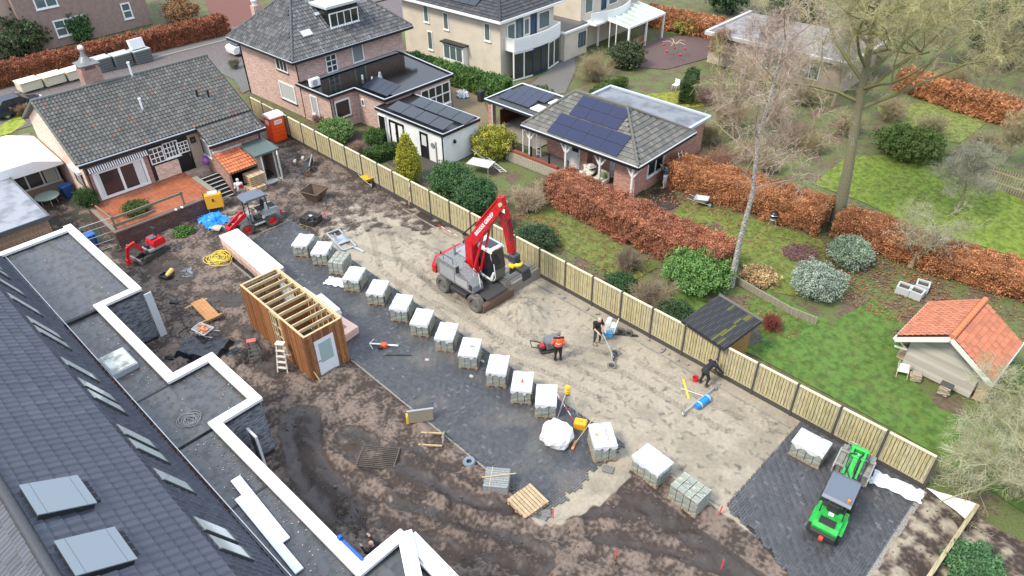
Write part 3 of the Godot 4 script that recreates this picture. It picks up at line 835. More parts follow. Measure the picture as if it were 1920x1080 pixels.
	for q in [[-51.3, 9.0, 0.9, true], [-48.6, 9.85, 0.7, true], [-48.3, 6.15, 0.45, false], [-48.0, 5.5, 0.5, false]]:
		var y = hx.call(q[0])
		var v = part("vent_pipe", w.call().tube([V(q[0], y - 0.1, q[1]), V(q[0], y + q[2], q[1]), V(q[0], y + q[2] + 0.02, q[1]), V(q[0], y + q[2] + 0.12, q[1])], [0.07, 0.07, 0.1, 0.1], 8), white if q[3] else black, root)
		part("collar", w.call().box(V(q[0], y + 0.05, q[1]), V(0.34, 0.06, 0.34), Basis(Vector3.BACK, -atan(s))), mt(0.10, 0.12, 0.15, 0.5), v)
	# terrace front: sliding door under a striped awning, small-paned windows, stable door
	var X = V(0, 0, -1)
	window(root, V(-46.4, 1.22, 14.75) - base, X, 3.25, 1.95, 2, 1, white, mt(0.05, 0.035, 0.035, 0.08), "sliding_door", 0.17)
	part("curtain", w.call().bx(-46.385, -46.37, 1.4, 3.0, 14.35, 14.57), mt(0.6, 0.62, 0.6, 0.8), root)
	part("inner_curtain", w.call().bx(-46.385, -46.37, 1.4, 3.0, 11.7, 12.2), mt(0.6, 0.62, 0.6, 0.8), root)
	for k in 26: part("awning_stripe", w.call().box(V(-46.2, 3.42, 14.85 - k * 0.145), V(0.05, 0.34, 0.07), Basis(Vector3.BACK, 0.4)), white, root)
	part("awning", w.call().box(V(-46.235, 3.42, 13.0), V(0.04, 0.36, 3.9), Basis(Vector3.BACK, 0.4)), black, root)
	part("dark_boarding", w.call().bx(-46.46, -46.41, 1.2, 3.85, 7.5, 11.2), black, root)
	part("wall_panel", w.call().bx(-46.41, -46.37, 1.2, 2.25, 9.35, 10.95), pink, root)
	part("wall_panel", w.call().bx(-46.41, -46.37, 1.2, 3.6, 7.55, 8.35), mt(0.45, 0.35, 0.26, 0.85, 0, G1, 1.0), root)
	window(root, V(-46.36, 2.42, 11.1) - base, X, 0.95, 1.1, 3, 3, white, glass(), "window", 0.06)
	window(root, V(-46.36, 2.5, 10.1) - base, X, 1.0, 1.1, 4, 3, white, glass(), "window", 0.06, white)
	door(root, V(-46.38, 1.2, 9.3) - base, X, 0.95, 2.15, black, black, null)
	window(root, V(-46.34, 2.55, 9.22) - base, X, 0.8, 0.8, 3, 3, white, glass(), "window", 0.05)
	window(root, V(-46.36, 3.0, 8.2) - base, X, 0.35, 0.4, 1, 1, black, glass())
	# windows of the gable
	window(root, V(-48.9, 1.9, 15.12) - base, Vector3.RIGHT, 1.6, 1.0, 1, 1, mt(0.08, 0.06, 0.05, 0.5), mt(0.35, 0.38, 0.38, 0.1))
	part("shutter_box", w.call().bx(-49.0, -47.2, 2.92, 3.12, 15.1, 15.35), white, root)
	window(root, V(-46.6, 1.9, 7.47) - base, Vector3.RIGHT, 1.4, 1.3, 1, 1, white, mt(0.3, 0.33, 0.33, 0.1))
	# terrace with its retaining wall, tiles, steps and hedges
	var tr = thing("terrace", "raised terrace of orange tiles behind a dark brick wall", "terrace", V(-44, 0, 12))
	var tb = tr.position
	var tw = func(): return mb().at(-tb)
	part("retaining_wall", tw.call().bx(-46.4, -41.8, 0, 1.1, 9.2, 15.7), mt(1, 1, 1, 0.9, 0, brick_tex(14, Color(0.30, 0.20, 0.18), Color(0.42, 0.30, 0.27), Color(0.40, 0.33, 0.3), 8, 24), 0.6), tr)
	var tx = []; var tc = []
	for i in 15:
		for j in 21:
			tx.append(Transform3D(Basis.from_euler(V(rf(-0.01, 0.01), 0, rf(-0.01, 0.01))), V(-46.22 + i * 0.3, 1.14, 9.4 + j * 0.3) - tb))
			var k = rf(0.85, 1.12)
			tc.append(Color(0.33 * k, 0.105 * k, 0.05 * k))
	multi("terrace_tiles", mb().box(Vector3.ZERO, V(0.292, 0.05, 0.292)).mesh(), mt(1, 1, 1, 0.35, 0, null, 1, true), tx, tc, tr)
	part("coping", tw.call().bx(-42.0, -41.72, 1.1, 1.2, 9.15, 15.75), mt(0.16, 0.11, 0.09, 0.8), tr)
	part("side_coping", tw.call().bx(-46.4, -42.0, 1.1, 1.19, 15.5, 15.75), mt(0.2, 0.17, 0.13, 0.8), tr)
	part("planter", tw.call().bx(-45.0, -42.0, 1.1, 1.28, 8.95, 9.3), mt(0.22, 0.20, 0.15, 0.8), tr)
	# steps down beside the wing
	var stp = thing("garden_steps", "steep dark steps with pale nosings between terrace and brick wing", "steps", V(-43.9, 0, 8.3))
	for k in 7:
		var x = -44.9 + k * 0.29; var y = 1.12 - k * 0.16
		part("step", mb().at(-stp.position).bx(x, x + 0.32, -0.05, y, 7.6, 8.9), mt(0.03, 0.025, 0.022, 0.8), stp)
		part("nosing", mb().at(-stp.position).bx(x + 0.25, x + 0.33, y, y + 0.025, 7.6, 8.9), mt(0.45, 0.45, 0.42, 0.7), stp)
	# lean-to with orange pantiles and the small hut with an open door
	var lt = thing("lean_to", "small lean-to with orange pantile roof against the brick wing", "lean-to", V(-44, 0, 6.4))
	var lw = func(): return mb().at(-lt.position)
	part("side_wall", lw.call().ext(P2([-44.9, 0, -43.1, 0, -43.1, 1.6, -44.9, 2.25]), 7.35, 7.5), red, lt)
	part("back_board", lw.call().bx(-44.9, -44.8, 0, 2.2, 5.5, 7.35), mt(0.03, 0.02, 0.018, 0.9), lt)
	var le = V(-1, 0.4, 0).normalized()
	var lr = part("roof", lw.call().quad_slab(V(-42.9, 1.6, 7.55), V(-42.9, 1.6, 5.45), V(-44.95, 2.42, 5.45), V(-44.95, 2.42, 7.55), 0.06), mt(0.2, 0.1, 0.06, 0.9), lt)
	var om = tile_mesh(0.21, 0.3, 0.05)
	tiles(lr, V(-42.9, 1.62, 7.55) - lt.position, V(0, 0, -1), le, 2.1, 2.1, 0.21, 0.3, om, [Color(0.55, 0.17, 0.065), Color(0.48, 0.15, 0.06), Color(0.4, 0.13, 0.06)], ALL, 70)
	part("flashing", lw.call().bx(-44.97, -44.8, 2.4, 2.55, 5.4, 7.5), mt(0.5, 0.5, 0.5, 0.6), lt)
	var hut = thing("brick_hut", "small brick hut with flat felt roof and its white door open", "hut", V(-44, 0, 4.5))
	var hw = func(): return mb().at(-hut.position)
	part("wall", hw.call().bx(-44.95, -43.0, 0, 2.2, 5.1, 5.4).bx(-44.95, -44.8, 0, 2.2, 4.0, 5.1).bx(-44.95, -43.0, 0, 2.2, 3.95, 4.05), mt(0.42, 0.33, 0.26, 0.9, 0, G2, 1.0), hut)
	part("roof", hw.call().box(V(-43.9, 2.28, 4.65), V(2.3, 0.14, 1.9), Basis(Vector3.BACK, -0.06)), mt(0.11, 0.15, 0.14, 0.6, 0, G2, 0.8), hut)
	part("door", hw.call().box(V(-42.6, 1.1, 4.0), V(0.95, 2.1, 0.06), Basis(Vector3.UP, -0.5)), mt(0.72, 0.71, 0.66, 0.6, 0, G2, 0.7), hut)
	part("door_frame", hw.call().bx(-43.08, -42.98, 0, 2.15, 5.0, 5.1).bx(-43.08, -42.98, 0, 2.15, 4.05, 4.12), white, hut)
	part("threshold", hw.call().bx(-43.0, -42.5, 0.0, 0.12, 4.0, 5.3), mt(0.6, 0.58, 0.52, 0.8), hut)

func brick_house() -> void:
	R.seed = 61
	var root = thing("brick_house", "two-storey pink brick house with grey pantile hip roof and dark flat-roofed extension", "house", V(-50.1, 0, -2.45), deg_to_rad(2.4))
	var pink = mt(1, 1, 1, 0.9, 0, brick_tex(18, Color(0.66, 0.52, 0.48), Color(0.79, 0.66, 0.61), Color(0.76, 0.68, 0.64), 8, 30), 0.5)
	var mauve = pink
	var black = mt(0.012, 0.012, 0.014, 0.4); var white = mt(0.78, 0.78, 0.76, 0.4); var grey = mt(0.45, 0.48, 0.52, 0.5)
	var pal = [Color(0.10, 0.10, 0.105), Color(0.12, 0.12, 0.125), Color(0.085, 0.085, 0.09), Color(0.15, 0.15, 0.15)]
	part("wall", mb().bx(-9.2, -0.7, 0, 4.95, -11.7, -0.65), mauve, root)
	hip_roof(root, -9.9, 0, -12.4, 0, 5.0, 3.75, [-4.95, -4.95, -8.4, -3.9], 0.26, 0.34, tile_mesh(0.26, 0.34, 0.085), pal)
	gutter(root, [V(-9.95, 5, 0.05), V(0.05, 5, 0.05), V(0.05, 5, -12.45)], black, grey)
	for p in [V(-0.62, 0, -0.6), V(-9.2, 0, -0.6)]: part("downpipe", mb().rod(p, p + V(0, 4.9, 0), 0.05), black, root)
	# chimney, roof windows, dormer
	var chm = part("chimney", mb().bx(-8.2, -7.65, 5.2, 7.5, -2.4, -1.85), pink, root)
	part("pot", mb().lathe([Vector2(0.22, 7.5), Vector2(0.2, 7.75), Vector2(0.26, 7.8), Vector2(0.26, 7.95), Vector2(0.0, 8.0)], 8, Basis(), V(-7.92, 0, -2.12)), mt(0.6, 0.6, 0.58, 0.5), chm)
	part("flashing", mb().bx(-8.3, -7.55, 5.2, 6.35, -2.45, -1.75), mt(0.5, 0.5, 0.5, 0.5), chm)
	var k = 3.75 / 4.95
	var e = V(-1, k, 0).normalized()
	for q in [[-2.2, 1.75, 0.95, 0.6], [-4.4, 3.3, 0.5, 0.35]]:
		var o = V(0, 5, q[0]) + e * q[1]
		var B = Basis(V(0, 0, -1), e, V(0, 0, -1).cross(e))
		var f = part("roof_window", mb().basis(B, o).bx(0, q[2], 0, q[3], 0.05, 0.16), mt(0.30, 0.33, 0.36, 0.4), root)
		part("pane", mb().basis(B, o).bx(0.06, q[2] - 0.06, 0.06, q[3] - 0.06, 0.16, 0.18), mt(0.6, 0.66, 0.7, 0.1), f)
	var dm = part("dormer", mb().ext(P2([-1.5, 6.0, -1.5, 7.75, -6.0, 7.75, -6.0, 6.0]), -7.9, -4.9), black, root)
	part("dormer_roof", mb().bx(-6.2, -1.25, 7.75, 7.95, -8.15, -4.65), mt(0.5, 0.52, 0.53, 0.6), dm)
	window(root, V(-1.47, 6.2, -4.95), V(0, 0, -1), 2.9, 1.15, 4, 1, white, glass(), "dormer_window", 0.08, white)
	# windows: west-facing side to the path, then the garden side
	var E = V(0, 0, -1)
	window(root, V(-3.7, 3.45, -0.65), Vector3.RIGHT, 1.7, 1.0, 3, 1, white, mt(0.03, 0.03, 0.03, 0.08), "window", 0.09, black)
	window(root, V(-3.9, 0.9, -0.65), Vector3.RIGHT, 2.3, 1.55, 1, 1, white, mt(0.45, 0.48, 0.46, 0.12), "window", 0.12, black)
	window(root, V(-0.7, 3.0, -3.4), E, 1.1, 1.95, 2, 4, white, glass(), "balcony_door", 0.09)
	window(root, V(-0.7, 3.1, -6.1), E, 1.2, 1.75, 1, 1, white, mt(0.20, 0.22, 0.22, 0.1), "window", 0.1)
	# the flat-roofed extension
	var pl = P2([-0.75, -0.35, 3.7, -0.35, 3.7, -2.85, 7.45, -2.85, 7.45, -10.1, 0.3, -10.9, -0.75, -10.9])
	var inn = Geometry2D.offset_polygon(pl, -0.22)[0]
	part("extension_wall", mb().slab(inn, 0, 2.8), pink, root)
	flat_roof(root, pl, 2.95, mt(0.012, 0.0125, 0.013, 0.10, 0, GD, 0.25), black, 0.12, "extension_roof")
	var rim = mb()
	for i in pl.size() - 1: rim.beam(V(pl[i].x, 3.06, pl[i].y), V(pl[i + 1].x, 3.06, pl[i + 1].y), 0.09, 0.05)
	part("roof_trim", rim, grey, root)
	part("wall_flashing", mb().box(V(-0.45, 3.02, -6), V(0.6, 0.04, 9.4), Basis(Vector3.BACK, 0.1)), mt(0.3, 0.31, 0.32, 0.5), root)
	window(root, V(0.7, 0.8, -0.57), Vector3.RIGHT, 1.0, 1.65, 1, 1, white, mt(0.4, 0.42, 0.41, 0.12), "window", 0.12, white)
	window(root, V(3.48, 0.9, -0.85), E, 1.5, 1.5, 1, 1, white, mt(0.02, 0.022, 0.022, 0.06), "window", 0.12, black)
	window(root, V(4.1, 1.6, -3.07), Vector3.RIGHT, 0.4, 0.6, 1, 1, white, glass(), "window", 0.07)
	window(root, V(7.23, 0.7, -6.6), E, 3.2, 1.85, 4, 2, white, mt(0.03, 0.03, 0.03, 0.06), "window", 0.11, white)
	part("extension_downpipe", mb().rod(V(7.3, 0, -5.9), V(7.3, 2.8, -5.9), 0.05), black, root)
	for d in [V(3.6, 0, -0.5), V(3.65, 0, -0.75)]: part("extension_downpipe", mb().rod(d, d + V(0, 2.7, 0), 0.04), black, root)
	for q in [[2.5, -4.6, 0.35], [3.1, -5.1, 0.2], [3.4, -5.7, 0.5]]:
		part("roof_vent", mb().tube([V(q[0], 2.95, q[1]), V(q[0], 2.95 + q[2], q[1])], [0.2 if q[2] > 0.4 else 0.09, 0.08], 8), mt(0.5, 0.5, 0.5, 0.4), root)
	for i in 4:
		solar(root, V(4.25 + i * 0.0, 3.02, -3.2 - i * 0.0) + V(0.0, 0, 0) + V(0.78 * i - 0.2, 0, -0.15), Vector3.RIGHT, V(0, 0.28, -1).normalized(), 0.76, 1.55)
	var ac = thing("air_conditioner", "white air conditioner on the dark flat roof of brick house", "air conditioner", g(591, 162, 2.98), deg_to_rad(2.4))
	part("casing", mb().cbox(V(0, 0.36, 0), V(0.36, 0.62, 0.9), 0.03), white, ac)
	part("fan_grille", mb().lathe([Vector2(0.0, 0.2), Vector2(0.24, 0.2), Vector2(0.24, 0.17)], 14, Basis(Vector3.BACK, -PI / 2), V(0, 0.36, 0.05)), mt(0.35, 0.36, 0.36, 0.5), ac)
	part("foot", mb().bx(-0.15, 0.15, 0, 0.05, 0.3, 0.38).bx(-0.15, 0.15, 0, 0.05, -0.38, -0.3), black, ac)
	# white garage with two rows of solar panels
	var ga = thing("white_garage", "white plastered garage with black-edged flat roof carrying solar panels", "garage", V(-43.0, 0, -4.95), deg_to_rad(2.6))
	var plaster = mt(0.76, 0.76, 0.75, 0.85, 0, grain(12, 0.01, 0.93, 1.03), 0.2)
	part("wall", mb().bx(0, 7.4, 0, 2.35, -3.5, 0), plaster, ga)
	flat_roof(ga, P2([-0.05, 0.1, 7.5, 0.1, 7.5, -3.6, -0.05, -3.6]), 2.52, mt(0.02, 0.02, 0.022, 0.3), black, 0.16)
	part("roof_trim", mb().beam(V(-0.1, 2.62, 0.12), V(7.55, 2.62, 0.12), 0.07, 0.04).beam(V(7.52, 2.62, 0.1), V(7.52, 2.62, -3.6), 0.07, 0.04).beam(V(7.55, 2.62, -3.62), V(-0.1, 2.62, -3.62), 0.07, 0.04), grey, ga)
	for i in 4:
		for r in 2: solar(ga, V(1.0 + i * 1.55 if r == 0 else 1.7 + i * 1.5, 2.62, -0.25 - r * 1.7), Vector3.RIGHT, V(0, 0.22, -1).normalized(), 1.5 if r == 0 else 1.45, 1.15, 0.05, mt(0.035, 0.04, 0.05, 0.15))
	door(ga, V(1.35, 0.0, 0.0), Vector3.RIGHT, 0.85, 2.0, black, black, white, 0.0)
	door(ga, V(2.2, 0.0, 0.0), Vector3.RIGHT, 0.85, 2.0, black, black, white, 0.0)
	door(ga, V(4.85, 0.0, 0.0), Vector3.RIGHT, 0.85, 2.05, black, black, mt(0.6, 0.62, 0.62, 0.2), 0.5)
	door(ga, V(0.1, 0.0, 0.03), Vector3.RIGHT, 0.9, 2.1, white, black, null)
	part("downpipe", mb().rod(V(7.3, 0, 0.06), V(7.3, 2.4, 0.06), 0.045), black, ga)
	part("downpipe", mb().rod(V(6.55, 0, 0.05), V(6.55, 1.7, 0.05), 0.05), mt(0.3, 0.29, 0.28, 0.7), ga)
	part("wall_lamp", mb().lathe([Vector2(0, 1.5), Vector2(0.1, 1.55), Vector2(0.12, 1.75), Vector2(0, 1.85)], 6, Basis(), V(7.5, 0, -1.0)), black, ga)
	part("wall_ornament", mb().lathe([Vector2(0, 0.04), Vector2(0.2, 0.05), Vector2(0.22, 0)], 10, Basis(Vector3.RIGHT, PI / 2), V(6.2, 1.3, 0.0)), mt(0.2, 0.2, 0.19, 0.7), ga)

func bungalow_solar() -> void:
	R.seed = 71
	var root = thing("garden_house", "brick garden house with grey tiled hip roof, blue solar panels and white porch posts", "house", V(-22.25, 0, -10.3), deg_to_rad(2.5))
	var brick = mt(1, 1, 1, 0.9, 0, brick_tex(28, Color(0.64, 0.44, 0.38), Color(0.75, 0.55, 0.48), Color(0.7, 0.58, 0.53), 8, 30), 0.5)
	var black = mt(0.012, 0.012, 0.014, 0.4); var white = mt(0.78, 0.78, 0.75, 0.5, 0, G1, 1.0); var grey = mt(0.55, 0.58, 0.62, 0.5)
	part("wall", mb().bx(-9.3, -0.6, 0, 2.7, -6.4, -2.0), brick, root)
	part("corner_wall", mb().bx(-2.3, -0.6, 0, 2.7, -2.0, -0.75), brick, root)
	part("porch_wall", mb().bx(-6.6, -5.1, 0, 2.7, -2.05, -1.4), brick, root)
	var pal = [Color(0.135, 0.13, 0.115), Color(0.115, 0.11, 0.10), Color(0.16, 0.155, 0.135), Color(0.10, 0.1, 0.09)]
	hip_roof(root, -10.0, 0, -7.0, 0, 2.8, 1.95, [-8.0, -3.5, -3.5, -3.5], 0.3, 0.36, tile_mesh(0.3, 0.36, 0.02, true), pal, 300)
	gutter(root, [V(-10.05, 2.8, 0.05), V(0.05, 2.8, 0.05), V(0.05, 2.8, -7.05)], black, grey)
	var e = V(0, 1.95, -3.5).normalized()
	var cell = mt(0.016, 0.02, 0.06, 0.14)
	for i in 4:
		for j in 2: solar(root, V(-7.7 + i * 1.49, 2.8, 0) + e * (0.1 + j * 0.92), Vector3.RIGHT, e, 1.47, 0.89, 0.10, cell)
	for i in 3:
		for j in 2: solar(root, V(-7.1 + i * 1.37, 2.8, 0) + e * (2.0 + j * 0.93), Vector3.RIGHT, e, 1.35, 0.89, 0.10, cell)
	# porch posts with braces, deck
	part("deck", mb().bx(-10.2, -0.6, 0, 0.14, -2.0, 0.2), mt(0.12, 0.10, 0.085, 0.8, 0, GW, 0.5), root)
	for x in [-9.5, -6.15, -3.2, -0.55]:
		var p = part("porch_post", mb().beam(V(x, 0.1, -0.3), V(x, 2.6, -0.3), 0.14, 0.14), white, root)
		for s in [-1, 1]: part("brace", mb().beam(V(x + s * 0.08, 1.8, -0.3), V(x + s * 0.6, 2.55, -0.3), 0.1, 0.1), white, p)
	door(root, V(-7.6, 0.14, -2.0), Vector3.RIGHT, 1.0, 2.1, white, white, glass(), 0.6)
	door(root, V(-6.6, 0.14, -1.4), Vector3.RIGHT, 0.9, 2.1, white, white, glass(), 0.6)
	door(root, V(-3.5, 0.14, -2.0), Vector3.RIGHT, 1.1, 2.15, white, white, glass(), 0.6)
	window(root, V(-0.6, 0.95, -2.1), V(0, 0, -1), 2.0, 1.25, 2, 1, white, glass(), "window", 0.1, white)
	part("drainpipe", mb().rod(V(-9.9, 0, 0.0), V(-9.9, 2.7, 0.0), 0.05), white, root)
	# the flat roof behind it
	var fb = thing("flat_annex", "low annex with pale wet flat roof and grey rim behind garden house", "annex", V(-28, 0, -18.5), deg_to_rad(1.5))
	part("wall", mb().bx(-4.3, 4.4, 0, 2.5, -1.7, 1.3), brick, fb)
	part("roof_sheet", mb().bx(-4.4, 4.6, 2.5, 2.62, -1.9, 1.5), mt(0.17, 0.18, 0.20, 0.15, 0, G3, 0.12), fb)
	part("roof_edge", mb().beam(V(-4.5, 2.65, -1.95), V(4.7, 2.65, -1.95), 0.22, 0.2).beam(V(-4.45, 2.645, -1.85), V(-4.45, 2.645, 1.6), 0.22, 0.2).beam(V(4.65, 2.645, -1.85), V(4.65, 2.645, 1.6), 0.22, 0.2), mt(0.42, 0.47, 0.52, 0.5), fb)
	# carport with solar panels
	var cp = thing("carport", "open carport with flat black roof, solar panels and two white roof lights", "carport", V(-38.1, 0, -11.75), deg_to_rad(2))
	flat_roof(cp, P2([0, 0, 5.4, 0, 5.4, -4.3, 0, -4.3]), 2.5, mt(0.05, 0.05, 0.048, 0.5, 0, G3, 0.6), mt(0.03, 0.03, 0.033, 0.4), 0.12)
	part("roof_trim", mb().beam(V(-0.05, 2.6, 0.03), V(5.4, 2.6, 0.03), 0.08, 0.05).beam(V(0, 2.6, 0), V(0, 2.6, -4.3), 0.1, 0.05).beam(V(0, 2.6, -4.33), V(5.4, 2.6, -4.33), 0.14, 0.05), mt(0.6, 0.65, 0.7, 0.4), cp)
	for i in 4:
		for r in 2: solar(cp, V(0.55 + i * 0.8 + r * 0.35, 2.52, -0.95 - r * 1.45), Vector3.RIGHT, V(0, 0.2, -1).normalized(), 0.78, 1.35, 0.05, mt(0.02, 0.024, 0.05, 0.14))
	for q in [[3.85, -1.2], [4.2, -2.9]]: part("roof_light", mb().cbox(V(q[0] + 0.5, 2.56, q[1] - 0.2), V(1.0, 0.12, 1.0), 0.04), mt(0.75, 0.76, 0.76, 0.3), cp)
	part("brick_pier", mb().bx(0.2, 0.65, 0, 2.4, -0.5, -0.1), brick, cp)
	part("downpipe", mb().rod(V(0.75, 0, 0.0), V(0.75, 2.4, 0.0), 0.05), white, cp)
	part("back_wall", mb().bx(0.2, 5.3, 0, 2.38, -4.2, -4.1), mt(0.09, 0.035, 0.02, 0.8, 0, GW, 0.6), cp)
	part("side_wall", mb().bx(0.2, 0.28, 0, 1.3, -4.1, -1.4), mt(0.09, 0.035, 0.02, 0.8), cp)
	part("floor", mb().bx(0.1, 5.4, 0, 0.05, -4.1, 0.1), mt(0.30, 0.26, 0.22, 0.8, 0, GW, 0.5), cp)

func beige_houses() -> void:
	R.seed = 81
	var cream = mt(0.60, 0.535, 0.43, 0.9, 0, grain(12, 0.01, 0.93, 1.03), 0.2)
	var white = mt(0.8, 0.8, 0.78, 0.5); var blue = mt(0.015, 0.05, 0.11, 0.4); var black = mt(0.015, 0.015, 0.016, 0.4)
	var pane = mt(0.10, 0.14, 0.14, 0.08)
	var tm = tile_mesh(0.3, 0.36, 0.03)
	var pal = [Color(0.045, 0.046, 0.05), Color(0.055, 0.056, 0.06), Color(0.04, 0.04, 0.045)]
	var root = thing("cream_house", "cream two-storey house with dark hip roof and white curved balcony", "house", V(-45.0, 0, -20.2), deg_to_rad(3.5))
	part("wall", mb().bx(-13, 0, 0, 5.4, -7.6, 0), cream, root)
	hip_roof(root, -13.6, 0.6, -8.2, 0.6, 5.5, 2.6, [-9.5, -3.6, -3.8, -3.8], 0.3, 0.36, tm, pal)
	part("eave_board", mb().beam(V(-13.7, 5.42, 0.66), V(0.7, 5.42, 0.66), 0.12, 0.22).beam(V(0.66, 5.424, 0.6), V(0.66, 5.424, -8.3), 0.12, 0.22), white, root)
	var e = V(0, 2.6, -4.4).normalized()
	for i in 6: solar(root, V(-9.3 + i * 1.05, 5.5, 0.6) + e * 0.9, Vector3.RIGHT, e, 1.02, 1.7, 0.12, mt(0.03, 0.036, 0.045, 0.2))
	for q in [[-9.9, 3.5, 0.7, 1.6], [-7.2, 3.3, 0.7, 1.6], [-1.9, 3.3, 0.75, 1.6], [-9.6, 0.9, 0.7, 1.8]]: window(root, V(q[0], q[1], 0), Vector3.RIGHT, q[2], q[3], 1, 1, white, pane, "window", 0.08, white)
	var bay = part("bay_window", mb().bx(-6.9, -4.2, 0.2, 2.3, 0, 0.6), white, root)
	for i in 3: part("pane", mb().bx(-6.75 + i * 0.83, -6.05 + i * 0.83, 0.9, 2.1, 0.6, 0.62), pane, bay)
	part("bay_roof", mb().bx(-7.1, -4.0, 2.3, 2.42, 0, 0.8), black, bay)
	var E = V(0, 0, -1)
	for q in [[-0.9, 3.2, 1.1, 1.6, false], [-2.2, 3.0, 0.85, 2.0, true], [-3.2, 3.3, 0.8, 1.5, false], [-4.2, 3.0, 0.85, 2.0, true], [-5.3, 3.3, 1.7, 1.6, false]]:
		window(root, V(0, q[1], q[0]), E, q[2], q[3], 1, 1, blue if q[4] else white, blue if q[4] and q[0] < -4 else pane, "balcony_door" if q[4] else "window", 0.09)
	# curved balcony over a glazed bay
	var arc = []
	for i in 13:
		var z = -0.6 - 6.6 * i / 12.0
		arc.append(V(1.15 + 0.55 * sin(PI * i / 12.0), 0, z))
	var fl = PackedVector2Array([Vector2(0, -0.6)])
	for p in arc: fl.append(Vector2(p.x, p.z))
	fl.append(Vector2(0, -7.2))
	part("balcony_floor", mb().slab(fl, 2.6, 2.8), white, root)
	var bal = mb()
	for i in 12: bal.beam(arc[i] + V(0, 3.25, 0), arc[i + 1] + V(0, 3.25, 0), 0.06, 1.2)
	bal.beam(V(0, 3.25, -0.6), arc[0] + V(0, 3.25, 0), 0.06, 1.2); bal.beam(V(0, 3.25, -7.2), arc[12] + V(0, 3.25, 0), 0.06, 1.2)
	var bp = part("balcony_parapet", bal, white, root)
	for k in 5:
		var ln = mb()
		for i in 12: ln.beam(arc[i] + V(0.035, 2.85 + k * 0.2, 0), arc[i + 1] + V(0.035, 2.85 + k * 0.2, 0), 0.03, 0.02)
		part("board_joint", ln, mt(0.6, 0.6, 0.58, 0.6), bp)
	for i in 6:
		var a = arc[i * 2]; var b = arc[i * 2 + 2]
		var bl = i == 2 or i == 3
		var gl = part("glazing_bay", mb().beam(a + V(-0.1, 1.3, 0), a + V(-0.1, 2.6, 0), 0.1, 0.1).beam(a + V(-0.1, 0, 0), a + V(-0.1, 1.3, 0), 0.1, 0.1).beam(a + V(-0.1, 0.06, 0), b + V(-0.1, 0.06, 0), 0.08, 0.12).beam(a + V(-0.1, 2.5, 0), b + V(-0.1, 2.5, 0), 0.08, 0.12), blue if bl else white, root)
		part("pane", mb().beam(a + V(-0.12, 1.3, 0), b + V(-0.12, 1.3, 0), 0.03, 2.3), mt(0.04, 0.045, 0.04, 0.07), gl)
	part("annex", mb().bx(-3.0, 1.0, 0, 2.7, -11.6, -7.65), cream, root)
	part("annex_roof", mb().bx(-3.1, 1.1, 2.7, 2.85, -11.65, -7.6), mt(0.10, 0.10, 0.10, 0.4), root)
	# second cream house with a pergola
	var r2 = thing("cream_villa", "cream house behind with white balcony and glass-roofed pergola on white posts", "house", V(-45.2, 0, -31.5), deg_to_rad(3))
	part("wall", mb().bx(-9, 0, 0, 6.2, -11, 0), cream, r2)
	part("roof", mb().bx(-9.5, 0.5, 6.2, 6.5, -11.5, 0.5), mt(0.05, 0.05, 0.055, 0.7), r2)
	part("side_annex", mb().bx(-4, 0.9, 0, 2.6, 0, 3.6), cream, r2)
	part("annex_roof", mb().bx(-4.1, 1.0, 2.6, 2.8, -0.1, 3.7), mt(0.13, 0.125, 0.12, 0.3), r2)
	part("annex_trim", mb().beam(V(1.0, 2.72, 3.7), V(1.0, 2.72, 0), 0.15, 0.2).beam(V(-4.1, 2.724, 3.7), V(1.0, 2.724, 3.7), 0.15, 0.2), white, r2)
	window(r2, V(0.9, 0.8, 1.4), E, 1.1, 1.4, 2, 1, blue, pane)
	for q in [[-0.6, 3.4, 1.3, 1.5, false], [-3.4, 3.2, 0.8, 2.0, true], [-4.6, 3.4, 1.6, 1.5, false]]: window(r2, V(0, q[1], q[0]), E, q[2], q[3], 1, 1, blue if q[4] else white, blue if q[4] else pane)
	var b2 = mb()
	var ar = []
	for i in 9: ar.append(V(1.0 + 0.9 * sin(PI * i / 8.0), 3.2, -0.4 - i * 0.85))
	for i in 8: b2.beam(ar[i], ar[i + 1], 0.07, 1.0)
	part("balcony_parapet", b2, white, r2)
	part("balcony_floor", mb().bx(0, 1.6, 2.55, 2.75, -7.2, -0.4), white, r2)
	var pg = part("pergola_roof", mb().quad_slab(V(4.3, 2.55, -2.3), V(4.3, 2.55, -8.6), V(0.9, 3.1, -8.6), V(0.9, 3.1, -2.3), 0.06), mt(0.38, 0.44, 0.38, 0.15), r2)
	for i in 7: part("pergola_bar", mb().beam(V(4.3, 2.6, -2.3 - i * 1.05), V(0.9, 3.15, -2.3 - i * 1.05), 0.09, 0.1), white, pg)
	part("pergola_beam", mb().beam(V(4.35, 2.5, -2.2), V(4.35, 2.5, -8.7), 0.14, 0.2), white, r2)
	part("pergola_side_beam", mb().beam(V(4.3, 2.5, -2.3), V(0.5, 2.95, -2.3), 0.12, 0.2), white, r2)
	for z in [-2.3, -5.4, -8.6]: part("pergola_post", mb().beam(V(4.3, 0, z), V(4.3, 2.5, z), 0.16, 0.16), white, r2)
	part("pergola_post", mb().beam(V(0.6, 0, -2.3), V(0.6, 2.8, -2.3), 0.16, 0.16), white, r2)
	for z in [-3.1, -3.9]: part("pergola_mullion", mb().beam(V(2.0 - (z + 3.1), 0, -2.3), V(2.0 - (z + 3.1), 2.7, -2.3), 0.08, 0.08), white, r2)
	# house across the street, house at the far right, flat house far behind
	var r3 = thing("mauve_house", "brown plastered house with white windows behind the hedge across the street", "house", V(-86.5, 0, 0), deg_to_rad(4))
	part("wall", mb().bx(-10, 0, 0, 7, -5.5, 7.5), mt(0.30, 0.215, 0.185, 0.9, 0, grain(12, 0.02, 0.9, 1.05), 0.3), r3)
